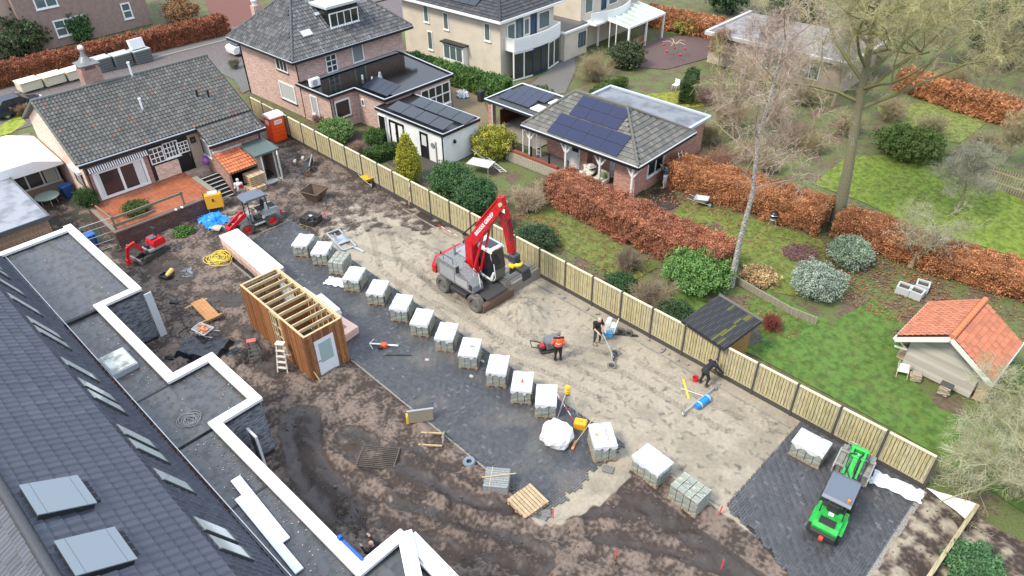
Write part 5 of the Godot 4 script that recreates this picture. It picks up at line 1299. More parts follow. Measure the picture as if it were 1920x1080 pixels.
func timber_shed() -> void:
	R.seed = 121
	var o = thing("timber_frame_shed", "unfinished roofless shed clad in orange vertical boards with white door", "shed", V(-26.15, 0.0, 12.8))
	var x0 = -2.97; var x1 = 2.97; var z0 = -1.03; var z1 = 1.05; var h = 2.72
	var pine = mt(0.62, 0.49, 0.28, 0.8, 0, GW, 0.9)
	var cl = []
	for k in 5: cl.append(mt(0.31 + 0.12 * sin(k * 2.0), 0.125 + 0.055 * sin(k * 2.0), 0.043 + 0.02 * sin(k * 2.0), 0.75, 0, GW, 1.1))
	var bd = mb().cbox(Vector3.ZERO, V(0.08, h, 0.03), 0.008).mesh()
	var n = 59
	for i in n:
		var x = x0 + 0.05 + i * (x1 - x0 - 0.1) / (n - 1)
		for s in 2:
			if s == 1 and x > -0.15 and x < 0.85: continue
			pm("cladding_board", bd, cl[R.randi() % 5], o, Transform3D(Basis(), V(x, h / 2 + 0.02, (z0 - 0.01 if s == 0 else z1 + 0.01) + rf(-0.002, 0.002))))
	for i in 21:
		var z = z0 + 0.05 + i * (z1 - z0 - 0.1) / 20
		for s in 2:
			if s == 1 and z > -0.42 and z < 0.62:
				pm("cladding_board", mb().cbox(Vector3.ZERO, V(0.092, h - 2.2, 0.022), 0.005).mesh(), cl[R.randi() % 5], o, Transform3D(Basis(Vector3.UP, PI / 2), V(x1 + 0.01, h - (h - 2.2) / 2 + 0.02, z)))
				continue
			pm("cladding_board", bd, cl[R.randi() % 5], o, Transform3D(Basis(Vector3.UP, PI / 2), V(x0 - 0.01 if s == 0 else x1 + 0.01, h / 2 + 0.02, z + rf(-0.002, 0.002))))
	# frame
	for s in [z0 + 0.05, z1 - 0.05]:
		for y in [h, h - 0.14, 0.1]: part("plate", mb().beam(V(x0, y, s), V(x1, y, s), 0.1, 0.06), pine, o)
		for i in 11:
			var x = x0 + 0.1 + i * 0.575
			part("stud", mb().beam(V(x, 0.1, s), V(x, h - 0.1, s), 0.06, 0.09, Vector3.RIGHT), pine, o)
	for x in [x0 + 0.04, x1 - 0.04]:
		for y in [h - 0.002, h - 0.142]: part("plate", mb().beam(V(x, y, z0), V(x, y, z1), 0.1, 0.06), pine, o)
	for i in 9:
		var x = x0 + 0.55 + i * 0.6
		part("rafter", mb().beam(V(x, h - 0.06, z0 + 0.05), V(x, h - 0.06, z1 - 0.05), 0.06, 0.17), pine, o)
	for y in [0.7, 1.3, 1.9]: part("rail", mb().beam(V(-0.15, y, z1 - 0.02), V(0.85, y, z1 - 0.02), 0.04, 0.05), pine, o)
	for x in [-0.12, 0.35, 0.82]: part("gap_stud", mb().beam(V(x, 0.1, z1), V(x, h - 0.1, z1), 0.05, 0.06), pine, o)
	part("partition", mb().bx(-0.42, -0.36, 0.1, h - 0.25, z0 + 0.1, z1 - 0.1), mt(0.35, 0.15, 0.05, 0.8, 0, GW, 0.8), o)
	part("sheet_lining", mb().bx(x0 + 0.1, x0 + 1.6, 0.1, 2.2, z0 + 0.09, z0 + 0.11), mt(0.55, 0.58, 0.58, 0.6), o)
	part("shed_floor", mb().bx(x0, x1, 0, 0.08, z0, z1), mt(0.16, 0.13, 0.10, 0.9), o)
	part("roof_batten", mb().beam(V(x0, h + 0.05, z0 + 0.0), V(x1, h + 0.05, z0 + 0.0), 0.05, 0.05), pine, o)
	var d = part("door", mb().bx(x1 + 0.0, x1 + 0.05, 0.12, 2.22, -0.42, 0.62), mt(0.74, 0.76, 0.78, 0.45), o)
	part("pane", mb().bx(x1 + 0.05, x1 + 0.058, 0.85, 2.02, -0.24, 0.44), mt(0.36, 0.45, 0.44, 0.12), d)
	part("handle", mb().bx(x1 + 0.05, x1 + 0.1, 1.02, 1.06, 0.48, 0.58), mt(0.3, 0.3, 0.3, 0.4, 0.8), d)
	part("loose_lath", mb().beam(V(x1 + 0.35, 0.02, 0.85), V(x1 + 0.04, 0.6, 0.95), 0.03, 0.06), pine, o)

func insulation() -> void:
	R.seed = 131
	var o = thing("insulation_stack", "long stack of white-wrapped pink insulation boards on the paving", "insulation", V(-34.2, 0.04, 10.9), deg_to_rad(-2))
	var film = mt(0.80, 0.77, 0.76, 0.3); var pink = mt(0.62, 0.42, 0.34, 0.6, 0, G2, 0.9)
	for k in 3: part("bearer", mb().beam(V(-2.4 + k * 2.4, 0.05, -0.55), V(-2.4 + k * 2.4, 0.05, 0.55), 0.1, 0.1), mt(0.4, 0.3, 0.18, 0.9), o)
	for i in 9:
		for l in 2: part("insulation_pack", mb().cbox(V(-2.52 + i * 0.63 + rf(-0.01, 0.01), 0.32 + l * 0.42, rf(-0.02, 0.02)), V(0.61, 0.4, 1.16), 0.03), pink if l == 0 else mt(0.70, 0.55, 0.49, 0.5), o)
	var b = mb()
	b.cbox(V(0, 0.97, 0), V(5.75, 0.12, 1.22), 0.04)
	var cv = part("plastic_cover", b, film, o)
	for i in 9: part("print_mark", mb().box(V(-2.45 + i * 0.6, 1.0345, 0.1 + rf(-0.03, 0.03)), V(0.26, 0.003, 0.16), Basis(Vector3.UP, 0.5)), mt(0.45, 0.44, 0.45, 0.6), cv)
	# loose stack of boards beside the timber shed
	var hh = [[-28.4, 11.0, 0.75, 1.6, 1.1, 0.05], [-27.0, 10.75, 0.85, 1.9, 1.15, -0.05], [-25.2, 10.85, 0.5, 1.5, 1.1, 0.1]]
	for q in hh:
		var s = thing("insulation_boards", ["stack of loose white insulation sheets behind the timber shed", "tall stack of white sheets with blue packing behind the timber shed", "low pack of pink foil boards wrapped in clear plastic by timber shed"][hh.find(q)], "insulation", V(q[0], 0.04, q[1]), q[5])
		var n = int(q[2] / 0.1)
		for k in n: part("sheet", mb().box(V(rf(-0.04, 0.04), 0.05 + k * 0.1, rf(-0.03, 0.03)), V(q[3], 0.092, q[4]), Basis(Vector3.UP, rf(-0.02, 0.02))), mt(0.68, 0.46, 0.37, 0.5) if hh.find(q) == 2 or k < 3 else mt(0.78, 0.76, 0.75, 0.5), s)
		if hh.find(q) == 1: part("packing", mb().box(V(-0.3, n * 0.1 + 0.03, 0.1), V(0.6, 0.05, 0.5), Basis(Vector3.UP, 0.3)), mt(0.5, 0.58, 0.68, 0.4), s)
		if hh.find(q) == 2: part("print_mark", mb().box(V(0.1, n * 0.1 + 0.004, 0.0), V(0.5, 0.004, 0.3)), mt(0.25, 0.16, 0.15, 0.6), s)

func wheel(root: Node, c: Vector3, r: float, w: float, tyre: Material, rim: Material, axis := Vector3.BACK, called := "wheel") -> void:
	var up = Vector3.RIGHT if absf(axis.x) < 0.9 else Vector3.UP
	var B = Basis(up, axis, up.cross(axis)).orthonormalized()
	var t = part(called, mb().lathe([Vector2(r * 0.58, -w * 0.44), Vector2(r * 0.88, -w * 0.5), Vector2(r, -w * 0.34), Vector2(r, w * 0.34), Vector2(r * 0.88, w * 0.5), Vector2(r * 0.58, w * 0.44)], 20, B, c), tyre, root)
	part("rim", mb().lathe([Vector2(0, -w * 0.30), Vector2(r * 0.25, -w * 0.34), Vector2(r * 0.5, -w * 0.2), Vector2(r * 0.6, -w * 0.44), Vector2(r * 0.6, w * 0.44), Vector2(r * 0.5, w * 0.2), Vector2(r * 0.25, w * 0.34), Vector2(0, w * 0.30)], 14, B, c), rim, t)
	if r > 0.3:
		var lg = mb()
		for i in 18:
			var a = TAU * i / 18
			var d = B.x * cos(a) + B.z * sin(a)
			lg.box(c + d * r, V(0.05, w * 0.62, 0.055), Basis(d, axis, d.cross(axis)).orthonormalized() * Basis(Vector3.RIGHT, 0.4 if i % 2 else -0.4))
		part("tread", lg, tyre, t)
func barrow(label: String, p: Vector3, yaw: float, tray: Material, cargo: Material = null) -> Node3D:
	var o = thing("wheelbarrow", label, "wheelbarrow", p, yaw)
	var steel = mt(0.55, 0.56, 0.57, 0.4, 0.5)
	var b = mb()
	var lo = [V(-0.28, 0.32, 0.17), V(0.2, 0.32, 0.2), V(0.2, 0.32, -0.2), V(-0.28, 0.32, -0.17)]
	var hi = [V(-0.5, 0.62, 0.3), V(0.38, 0.55, 0.34), V(0.38, 0.55, -0.34), V(-0.5, 0.62, -0.3)]
	b.quad(lo[0], lo[1], lo[2], lo[3])
	for i in 4:
		var j = (i + 1) % 4
		b.quad(lo[i], lo[j], hi[j], hi[i]); b.beam(hi[i], hi[j], 0.03, 0.03)
	part("tray", b, tray, o)
	for s in [-1, 1]:
		part("handle", mb().tube([V(-0.62, 0.2, s * 0.06), V(-0.2, 0.3, s * 0.2), V(0.45, 0.42, s * 0.27), V(0.85, 0.52, s * 0.28)], [0.018, 0.018, 0.018, 0.02], 6), steel, o)
		part("leg", mb().tube([V(0.3, 0.36, s * 0.24), V(0.34, 0.0, s * 0.26)], [0.018, 0.018], 6), steel, o)
	wheel(o, V(-0.62, 0.2, 0), 0.2, 0.09, mt(0.02, 0.02, 0.02, 0.8), mt(0.5, 0.5, 0.5, 0.5))
	if cargo:
		for k in 26: part("brick_piece", mb().box(V(rf(-0.35, 0.25), 0.5 + rf(0, 0.12), rf(-0.2, 0.2)), V(rf(0.08, 0.2), 0.06, 0.1), Basis.from_euler(V(rf(-0.6, 0.6), rf(0, 6), rf(-0.6, 0.6)))), cargo if k % 3 else mt(0.55, 0.25, 0.15, 0.9), o)
	return o
func coil(called: String, label: String, cat: String, p: Vector3, r: float, turns: int, th: float, m: Material, sd: int, mess := 0.3) -> void:
	R.seed = sd
	var b = mb()
	for k in turns:
		var pts = []; var rr = []
		var c = V(rf(-r, r) * mess, 0, rf(-r, r) * mess); var q = r * rf(0.6, 1.1); var ph = rf(0, 6); var e = rf(0.6, 1.0)
		for i in 17:
			var a = ph + TAU * i / 16 * rf(0.98, 1.02)
			pts.append(c + V(cos(a) * q, th + k * th * 0.35 + 0.01 * sin(a * 3), sin(a) * q * e)); rr.append(th)
		b.tube(pts, rr, 5, false)
	one(called, b, m, label, cat, "", p)
func stepladder(called: String, label: String, p: Vector3, yaw: float, m: Material, topm: Material, h := 1.5) -> void:
	var o = thing(called, label, "ladder", p, yaw)
	for s in [-1, 1]:
		part("front_rail", mb().beam(V(s * 0.26, 0, 0.45), V(s * 0.18, h, 0.05), 0.07, 0.03), m, o)
		part("back_rail", mb().beam(V(s * 0.26, 0, -0.5), V(s * 0.18, h, -0.02), 0.05, 0.03), m, o)
	for k in 4: part("tread", mb().box(V(0, (k + 1) * h / 5.2, 0.45 - (k + 1) * 0.4 / 5.2), V(0.46, 0.03, 0.14)), m, o)
	part("top_step", mb().box(V(0, h + 0.02, 0.02), V(0.44, 0.05, 0.26)), topm, o)
	part("brace", mb().beam(V(-0.22, 0.5, -0.34), V(0.22, 0.5, -0.34), 0.03, 0.03), m, o)
func ladder(label: String, a: Vector3, b: Vector3, w: Vector3, m: Material, n := 10) -> void:
	var o = thing("ladder", label, "ladder", a)
	for s in [-0.5, 0.5]: part("rail", mb().beam(w * s, b - a + w * s, 0.06, 0.03), m, o)
	for k in n:
		var q = (b - a) * ((k + 0.5) / n)
		part("rung", mb().rod(q - w * 0.5, q + w * 0.5, 0.018, 5), m, o)
func small_things() -> void:
	R.seed = 141
	var S = func(px, py): 
		var p = g(px, py)
		p.y = site_h(p.x, p.z) if not in_paving(p.x, p.z) else 0.04
		return p
	var white = mt(0.75, 0.75, 0.74, 0.5); var black = mt(0.02, 0.02, 0.022, 0.6); var steel = mt(0.5, 0.51, 0.53, 0.4, 0.6); var pine = mt(0.52, 0.38, 0.2, 0.85, 0, GW, 0.9)
	# portable toilet
	var pt = thing("portable_toilet", "orange portable toilet with white domed roof beside the timber fence", "portable toilet", V(-48.6, 0, 0.85), deg_to_rad(0))
	var org = mt(0.80, 0.085, 0.012, 0.5)
	part("base", mb().bx(-0.6, 0.6, 0, 0.12, -0.6, 0.6), mt(0.03, 0.02, 0.02, 0.8), pt)
	part("wall", mb().cbox(V(0, 1.1, 0), V(1.12, 1.98, 1.12), 0.04), org, pt)
	for k in 5:
		part("rib", mb().bx(0.56, 0.58, 0.25 + k * 0.32, 0.29 + k * 0.32, -0.5, 0.5), mt(0.68, 0.06, 0.01, 0.5), pt)
		part("front_rib", mb().bx(-0.5, 0.5, 0.25 + k * 0.32, 0.29 + k * 0.32, 0.56, 0.58), mt(0.68, 0.06, 0.01, 0.5), pt)
	part("door", mb().bx(-0.42, 0.42, 0.2, 1.95, 0.562, 0.585), mt(0.74, 0.075, 0.012, 0.5), pt)
	part("roof", mb().ext(P2([-0.62, 2.08, 0.62, 2.08, 0.62, 2.16, 0.35, 2.3, -0.35, 2.3, -0.62, 2.16]), -0.62, 0.62), mt(0.82, 0.83, 0.84, 0.4), pt)
	part("sign", mb().bx(0.59, 0.6, 1.55, 1.88, -0.35, 0.3), white, pt); part("sign", mb().bx(-0.25, 0.3, 1.5, 1.85, 0.59, 0.6), white, pt)
	part("sign_print", mb().bx(0.6, 0.604, 1.64, 1.67, -0.28, 0.22).bx(0.6, 0.604, 1.74, 1.79, -0.28, 0.22), mt(0.6, 0.1, 0.08, 0.5), pt)
	# yellow power box on legs, blue tarpaulin, sack
	var yb = thing("power_box", "yellow power distribution box on thin steel legs against the terrace wall", "power box", S.call(408, 398), deg_to_rad(66))
	part("box", mb().cbox(V(0, 0.85, 0), V(1.05, 0.95, 0.5), 0.03, Basis(Vector3.RIGHT, -0.12)), mt(0.75, 0.36, 0.015, 0.5), yb)
	part("lid", mb().box(V(0.0, 1.36, -0.1), V(0.6, 0.06, 0.45)), mt(0.45, 0.47, 0.48, 0.5), yb)
	part("lock", mb().box(V(-0.05, 1.0, 0.26), V(0.1, 0.2, 0.03)), black, yb)
	for q in [[-0.45, 0.2], [0.45, 0.2], [-0.45, -0.2], [0.45, -0.2]]: part("leg", mb().rod(V(q[0], 0, q[1] * 1.3), V(q[0], 0.5, q[1]), 0.022), steel, yb)
	var tp = mb()
	var fn = noise(3, 1.3, 3)
	for i in 14:
		for j in 14:
			var q = func(u, v):
				var a = (u / 14.0 - 0.5) * 1.9; var e = (v / 14.0 - 0.5) * 1.5
				return V(a * (1 + 0.25 * fn.get_noise_2d(u * 3, v)), maxf(0.02, 0.42 * exp(-(a * a + e * e) * 1.6) + 0.22 * fn.get_noise_2d(u * 0.6, v * 0.6)), e * (1 + 0.3 * fn.get_noise_2d(v * 2, u)))
			tp.quad(q.call(i, j + 1), q.call(i + 1, j + 1), q.call(i + 1, j), q.call(i, j))
	one("blue_tarpaulin", tp, mt(0.015, 0.24, 0.72, 0.45), "crumpled bright blue tarpaulin heaped at the foot of the terrace wall", "tarpaulin", "", S.call(400, 416))
	one("cement_sack", mb().ell(V(0, 0.14, 0), V(0.5, 0.15, 0.32), 12).box(V(-0.3, 0.1, 0.1), V(0.3, 0.14, 0.3), Basis(Vector3.UP, 0.4)), mt(0.52, 0.46, 0.38, 0.85, 0, G2, 1.5), "slumped pale sack lying beside the blue tarpaulin", "sack", "", S.call(412, 432), 0.4)
	# steel frame attachment lying on the sand
	var fr = thing("steel_frame", "galvanised steel lifting frame lying flat on the sand near pallets", "frame", S.call(640, 453), deg_to_rad(-9))
	var gal = mt(0.42, 0.46, 0.48, 0.45, 0.5)
	for s in [-1, 1]:
		part("rail", mb().beam(V(-1.2, 0.06, s * 0.42), V(1.2, 0.06, s * 0.42), 0.09, 0.1), gal, fr)
		part("cross_bar", mb().beam(V(s * 1.2, 0.062, -0.42), V(s * 1.2, 0.062, 0.42), 0.09, 0.1), gal, fr)
		part("upright_plate", mb().ext(P2([-0.3, 0.1, 0.3, 0.1, 0.05, 0.62, -0.1, 0.62]), -0.02 + s * 0.3, 0.02 + s * 0.3), gal, fr)
	part("floor_plate", mb().bx(-0.45, 0.45, 0.05, 0.11, -0.4, 0.4), gal, fr)
	part("tongue", mb().beam(V(1.2, 0.05, -0.3), V(2.0, 0.03, -0.55), 0.18, 0.03), gal, fr)
	# grading bucket with gripper, rusty skip
	var bk = thing("leveling_bucket", "long dark steel levelling bucket with rusty coupling lying near the fence", "bucket", S.call(577, 318), deg_to_rad(52))
	part("shell", mb().ext(P2([-0.35, 0.0, 0.3, 0.0, 0.35, 0.6, 0.3, 0.62, 0.22, 0.08, -0.3, 0.06]), -0.95, 0.95), mt(0.06, 0.065, 0.07, 0.6, 0.3, G2, 1.0), bk)
	part("edge_plate", mb().bx(0.3, 0.36, 0.52, 0.66, -0.96, 0.96), mt(0.35, 0.36, 0.37, 0.5, 0.4), bk)
	for z in [-0.95, 0.95]: part("side_plate", mb().ext(P2([-0.35, 0, 0.32, 0, 0.34, 0.6]), z - 0.02, z + 0.02), mt(0.07, 0.07, 0.075, 0.6), bk)
	var cpn = thing("coupling_frame", "small rusty brown coupling frame standing beside the levelling bucket", "coupling", S.call(582, 330), 0.5)
	for s in [-1, 1]: part("plate", mb().ext(P2([-0.35, 0, 0.35, 0, 0.2, 0.45, -0.15, 0.5]), s * 0.3 - 0.02, s * 0.3 + 0.02), mt(0.14, 0.09, 0.06, 0.8, 0.1, G2, 2.0), cpn)
	for y in [0.1, 0.36]: part("pin", mb().rod(V(0, y, -0.36), V(0, y, 0.36), 0.05), mt(0.16, 0.12, 0.09, 0.7), cpn)
	for k in 2: one("pale_block", mb().cbox(V(0, 0.1, 0), V(0.2, 0.2, 0.45), 0.03), mt(0.62, 0.55, 0.48, 0.9), "pale block lying behind the levelling bucket", "block", "pale blocks by the bucket", g(553 + k * 15, 305 - k * 6), 0.9)
	var sk = thing("rusty_skip", "open rusty steel digger bucket with sloping sides on bare ground", "bucket", S.call(592, 376), deg_to_rad(20))
	var rust = mt(0.17, 0.115, 0.08, 0.85, 0.2, G2, 1.2)
	var lo = [V(-0.4, 0, 0.3), V(0.4, 0, 0.3), V(0.4, 0, -0.3), V(-0.4, 0, -0.3)]; var hi = [V(-0.7, 0.8, 0.62), V(0.7, 0.8, 0.62), V(0.7, 0.8, -0.62), V(-0.7, 0.8, -0.62)]
	part("floor_plate", mb().hexa([lo[0], lo[1], lo[2], lo[3], lo[0] + V(0, 0.03, 0), lo[1] + V(0, 0.03, 0), lo[2] + V(0, 0.03, 0), lo[3] + V(0, 0.03, 0)]), rust, sk)
	for i in 4:
		var j = (i + 1) % 4
		var b = mb(); b.quad(lo[i], lo[j], hi[j], hi[i]); b.beam(hi[i], hi[j], 0.06, 0.06)
		part("side_plate", b, rust, sk)
	part("lug", mb().beam(V(0.72, 0.8, 0), V(0.55, 0.1, 0.0), 0.1, 0.06), rust, sk)
	barrow("yellow wheelbarrow parked against the timber fence", S.call(690, 345), deg_to_rad(170), mt(0.75, 0.5, 0.01, 0.5))
	barrow("galvanised wheelbarrow full of broken red bricks by black plastic", S.call(388, 636), deg_to_rad(20), mt(0.55, 0.56, 0.57, 0.4, 0.4), mt(0.45, 0.14, 0.06, 0.9))
	# black plastic over a low pile
	var bt = mb()
	var f2 = noise(8, 0.9, 4)
	for i in 22:
		for j in 14:
			var q = func(u, v):
				var a = (u / 22.0 - 0.5) * 3.3; var e = (v / 14.0 - 0.5) * 2.0
				var top = 0.32 if absf(a) < 1.15 and absf(e) < 0.72 else 0.03
				return V(a + 0.1 * f2.get_noise_2d(u, v), top + 0.1 * absf(f2.get_noise_2d(u * 0.9, v * 0.9)), e + 0.12 * f2.get_noise_2d(v, u))
			bt.quad(q.call(i, j + 1), q.call(i + 1, j + 1), q.call(i + 1, j), q.call(i, j))
	one("black_plastic", bt, mt(0.016, 0.017, 0.022, 0.18), "shiny black plastic sheet spread over a low pile behind building", "plastic sheet", "", S.call(385, 658), deg_to_rad(32))
	coil("wire_mesh", "tangle of thin dark wire beside the black plastic sheet", "wire", S.call(448, 668), 0.7, 22, 0.008, black, 5, 0.5)
	# plank bench, stand lamp, ladders
	var bn = thing("plank_trestle", "orange plank table on two cross bars lying on the soil", "table", S.call(388, 590), deg_to_rad(-2))
	for k in 4: part("plank", mb().box(V(0, 0.2, -0.27 + k * 0.18), V(2.1, 0.03, 0.172)), mt(0.52 + 0.02 * (k % 2), 0.25, 0.10, 0.8, 0, GW, 0.8), bn)
	for s in [-0.9, 0.9]: part("cross_bar", mb().beam(V(s, 0.13, -0.5), V(s, 0.13, 0.75), 0.08, 0.1), pine, bn)
	for s in [-0.9, 0.9]: part("foot", mb().bx(s - 0.04, s + 0.04, 0, 0.09, -0.4, 0.5), pine, bn)
	var sl = thing("lamp_stand", "dark folded work lamp stand lying across the soil by the plank table", "stand", S.call(352, 625), 0)
	var la = S.call(330, 578) - sl.position; 
	part("pole", mb().tube([V(0, 0.25, 0), V(la.x, 0.3, la.z)], [0.03, 0.03], 6), black, sl)
	part("head", mb().cbox(V(la.x, 0.3, la.z), V(0.5, 0.14, 0.2), 0.03, Basis(Vector3.UP, 0.6)), black, sl)
	for k in 3: part("leg", mb().rod(V(0, 0.28, 0), V(0.45 * cos(k * 2.1), 0.0, 0.45 * sin(k * 2.1)), 0.02), black, sl)
	stepladder("stepladder", "pale aluminium stepladder open beside the timber shed gap", S.call(538, 690), deg_to_rad(35), mt(0.62, 0.60, 0.54, 0.5, 0.2), white, 1.55)
	stepladder("stepladder", "small dark stepladder with red top on the soil", S.call(481, 672), deg_to_rad(60), mt(0.09, 0.08, 0.075, 0.5), mt(0.5, 0.12, 0.1, 0.6), 1.0)
	coil("yellow_hose", "tangled heap of yellow hose lying on the bare soil", "hose", S.call(408, 490), 0.62, 17, 0.024, mt(0.62, 0.48, 0.07, 0.5), 61, 0.55)
	coil("wire_coil", "loose coil of grey cable on the soil by the yellow hose", "cable", S.call(357, 512), 0.4, 9, 0.012, mt(0.35, 0.36, 0.4, 0.5), 63, 0.6)
	coil("ground_cable", "thin dark cable looping over the soil beside the new building", "cable", S.call(668, 965), 0.9, 5, 0.014, mt(0.07, 0.06, 0.055, 0.7), 65, 0.7)
	coil("roof_cable", "loose coil of grey cable lying on the flat roof", "cable", g(357, 788, 3.22), 0.42, 9, 0.013, mt(0.2, 0.2, 0.21, 0.5), 67, 0.35)
	var bc = thing("black_crate", "shallow black plastic tray lying on dark soil", "tray", S.call(312, 522), 0.3)
	part("floor", mb().bx(-0.3, 0.3, 0, 0.03, -0.22, 0.22), black, bc)
	for s in [-1, 1]: part("side", mb().bx(s * 0.3 - 0.02, s * 0.3 + 0.02, 0, 0.16, -0.22, 0.22).bx(-0.3, 0.3, 0, 0.16, s * 0.22 - 0.02, s * 0.22 + 0.02), black, bc)
	one("yellow_canister", mb().tube([V(0, 0.14, -0.3), V(0, 0.14, 0.25), V(0, 0.14, 0.33)], [0.14, 0.14, 0.05], 10), mt(0.62, 0.42, 0.1, 0.6), "yellow canister lying beside the black tray on soil", "canister", "", S.call(320, 517), 0.7)
	# tools on the paving: laser on tripod, big bag, yellow case, broom, saw
	var tri = thing("laser_tripod", "yellow levelling laser on an aluminium tripod near the pallets", "tripod", S.call(1062, 775), 0.4)
	for k in 3: part("leg", mb().beam(V(0.1 * cos(k * 2.09), 1.25, 0.1 * sin(k * 2.09)), V(0.55 * cos(k * 2.09), 0, 0.55 * sin(k * 2.09)), 0.05, 0.03), mt(0.55, 0.57, 0.6, 0.4, 0.5), tri)
	part("laser", mb().lathe([Vector2(0, 1.25), Vector2(0.13, 1.27), Vector2(0.13, 1.45), Vector2(0.1, 1.47), Vector2(0.1, 1.55), Vector2(0.14, 1.57), Vector2(0.12, 1.66), Vector2(0, 1.7)], 10), mt(0.75, 0.42, 0.02, 0.4), tri)
	part("head_plate", mb().lathe([Vector2(0, 1.2), Vector2(0.13, 1.2), Vector2(0.13, 1.26), Vector2(0, 1.26)], 8), black, tri)
	var bb = mb()
	var f3 = noise(13, 1.0, 3)
	var prof = [[0.0, 0.5], [0.18, 0.62], [0.45, 0.68], [0.7, 0.62], [0.85, 0.45], [0.88, 0.2], [0.72, 0.0]]
	for i in prof.size() - 1:
		for j in 20:
			var q = func(u, v):
				var a = TAU * v / 20
				var r = prof[u][1] * (1 + 0.28 * f3.get_noise_2d(u * 1.5 + 4 * cos(a), 4 * sin(a)))
				return V(cos(a) * r * 1.05, maxf(0.01, prof[u][0] * (1 + 0.3 * f3.get_noise_2d(3 * cos(a) + u, 3 * sin(a) + 9))), -sin(a) * r)
			bb.quad(q.call(i, j), q.call(i, j + 1), q.call(i + 1, j + 1), q.call(i + 1, j))
	var bag = thing("big_bag", "slumped white big bag standing on the dark paving by the tripod", "bag", S.call(1042, 828), 0.3)
	part("sack", bb, mt(0.80, 0.80, 0.80, 0.6), bag)
	for k in 2: part("loop", mb().tube([V(0.2 - k * 0.5, 0.8, 0.2), V(0.15 - k * 0.5, 1.0, 0.1), V(0.1 - k * 0.5, 0.82, -0.1)], [0.03, 0.03, 0.03], 5), mt(0.8, 0.8, 0.8, 0.6), bag)
	one("yellow_case", mb().cbox(V(0, 0.19, 0), V(0.55, 0.38, 0.4), 0.03).bx(-0.08, 0.08, 0.38, 0.42, -0.02, 0.02), mt(0.72, 0.36, 0.015, 0.5), "yellow equipment case standing beside the ragged paver pallet", "case", "", S.call(1088, 802), 0.5)
	var br = thing("broom", "red broom with wooden shaft leaning on the ragged paver pallet", "broom", S.call(1076, 838), 0.4)
	part("head", mb().cbox(V(0, 0.09, 0), V(0.12, 0.06, 0.5), 0.01), mt(0.55, 0.25, 0.1, 0.7), br)
	part("bristles", mb().bx(-0.06, 0.06, 0, 0.07, -0.25, 0.25), mt(0.45, 0.02, 0.015, 0.8), br)
	part("shaft", mb().rod(V(0, 0.1, 0), V(0.55, 1.05, -0.95), 0.016), mt(0.55, 0.42, 0.25, 0.7), br)
	var sw_ = thing("brush_cutter", "orange and white power cutter with long pale bar on the paving", "power tool", S.call(720, 650), deg_to_rad(38))
	part("bar", mb().beam(V(-0.7, 0.12, 0), V(0.75, 0.1, 0), 0.09, 0.03), mt(0.7, 0.71, 0.72, 0.4), sw_)
	part("engine", mb().cbox(V(0.05, 0.16, 0.1), V(0.32, 0.26, 0.26), 0.05), mt(0.75, 0.1, 0.03, 0.5), sw_)
	part("engine_base", mb().cbox(V(-0.12, 0.08, 0.22), V(0.25, 0.16, 0.18), 0.03), black, sw_)
	part("handle", mb().tube([V(-0.5, 0.05, 0.3), V(-0.75, 0.1, 0.0), V(-0.6, 0.12, -0.35)], [0.02, 0.02, 0.02], 6), mt(0.7, 0.71, 0.72, 0.4), sw_)
	var ib = thing("iron_bar", "long dark iron pole with heavy foot lying on the paving", "bar", S.call(745, 668), deg_to_rad(42))
	part("shaft", mb().rod(V(-0.55, 0.05, 0), V(0.75, 0.05, 0), 0.03), black, ib); part("foot", mb().cbox(V(-0.62, 0.06, 0), V(0.16, 0.12, 0.16), 0.03), mt(0.1, 0.1, 0.1, 0.6), ib)
	for q in [[801, 677, "pale broken paver lying out on the open paving"], [777, 747, "black broken paver at the kerb by the pallet forks"], [884, 708, "pale broken paver below the pallet carrying a loose paver"], [905, 680, "pale broken paver between two wrapped pallets"]]: one("paver_fragment", mb().cbox(V(0, 0.05, 0), V(0.2, 0.09, 0.14), 0.02), mt(0.4, 0.4, 0.39, 0.9) if q[0] != 777 else mt(0.1, 0.1, 0.1, 0.9), q[2], "paver", "broken paver pieces on the paving", S.call(q[0], q[1]), rf(0, 3))
	one("plastic_scrap", sheet(1.3, 0.8, 0.05, 31), mt(0.62, 0.67, 0.73, 0.3), "loose sheet of clear plastic lying between wrapped paver pallets", "plastic sheet", "", S.call(632, 531) + V(0, 0.03, 0), 0.5)
	one("plastic_film", sheet(1.9, 0.75, 0.07, 33), mt(0.68, 0.73, 0.80, 0.3), "crumpled white plastic film lying on the paved corner by fence", "plastic sheet", "", V(-0.75, 0.06, 0.75), deg_to_rad(8))
	# forks, trestle, tyre, grid mat on the soil
	var fk = thing("pallet_forks", "pallet fork frame with yellow end standing at the paving edge", "forks", S.call(790, 790), deg_to_rad(55))
	part("backplate", mb().box(V(0, 0.3, 0), V(1.1, 0.5, 0.1), Basis(Vector3.RIGHT, -0.5)), mt(0.22, 0.19, 0.14, 0.8, 0.2, G2, 2.0), fk)
	part("top_bar", mb().box(V(0, 0.55, -0.12), V(1.2, 0.08, 0.1)), mt(0.35, 0.36, 0.35, 0.5, 0.4), fk)
	part("yellow_end", mb().ext(P2([-0.1, 0, 0.35, 0, 0.3, 0.3, 0.0, 0.36]), -0.66, -0.56, Basis(Vector3.UP, PI / 2)), mt(0.7, 0.38, 0.02, 0.5), fk)
	var ts = thing("timber_trestle", "rough timber sawhorse lying on its side on the soil", "sawhorse", S.call(815, 828), deg_to_rad(40))
	for k in 2: part("rail", mb().beam(V(-0.65, 0.08, -0.35 + k * 0.7), V(0.4, 0.1, -0.35 + k * 0.7), 0.07, 0.07), pine, ts)
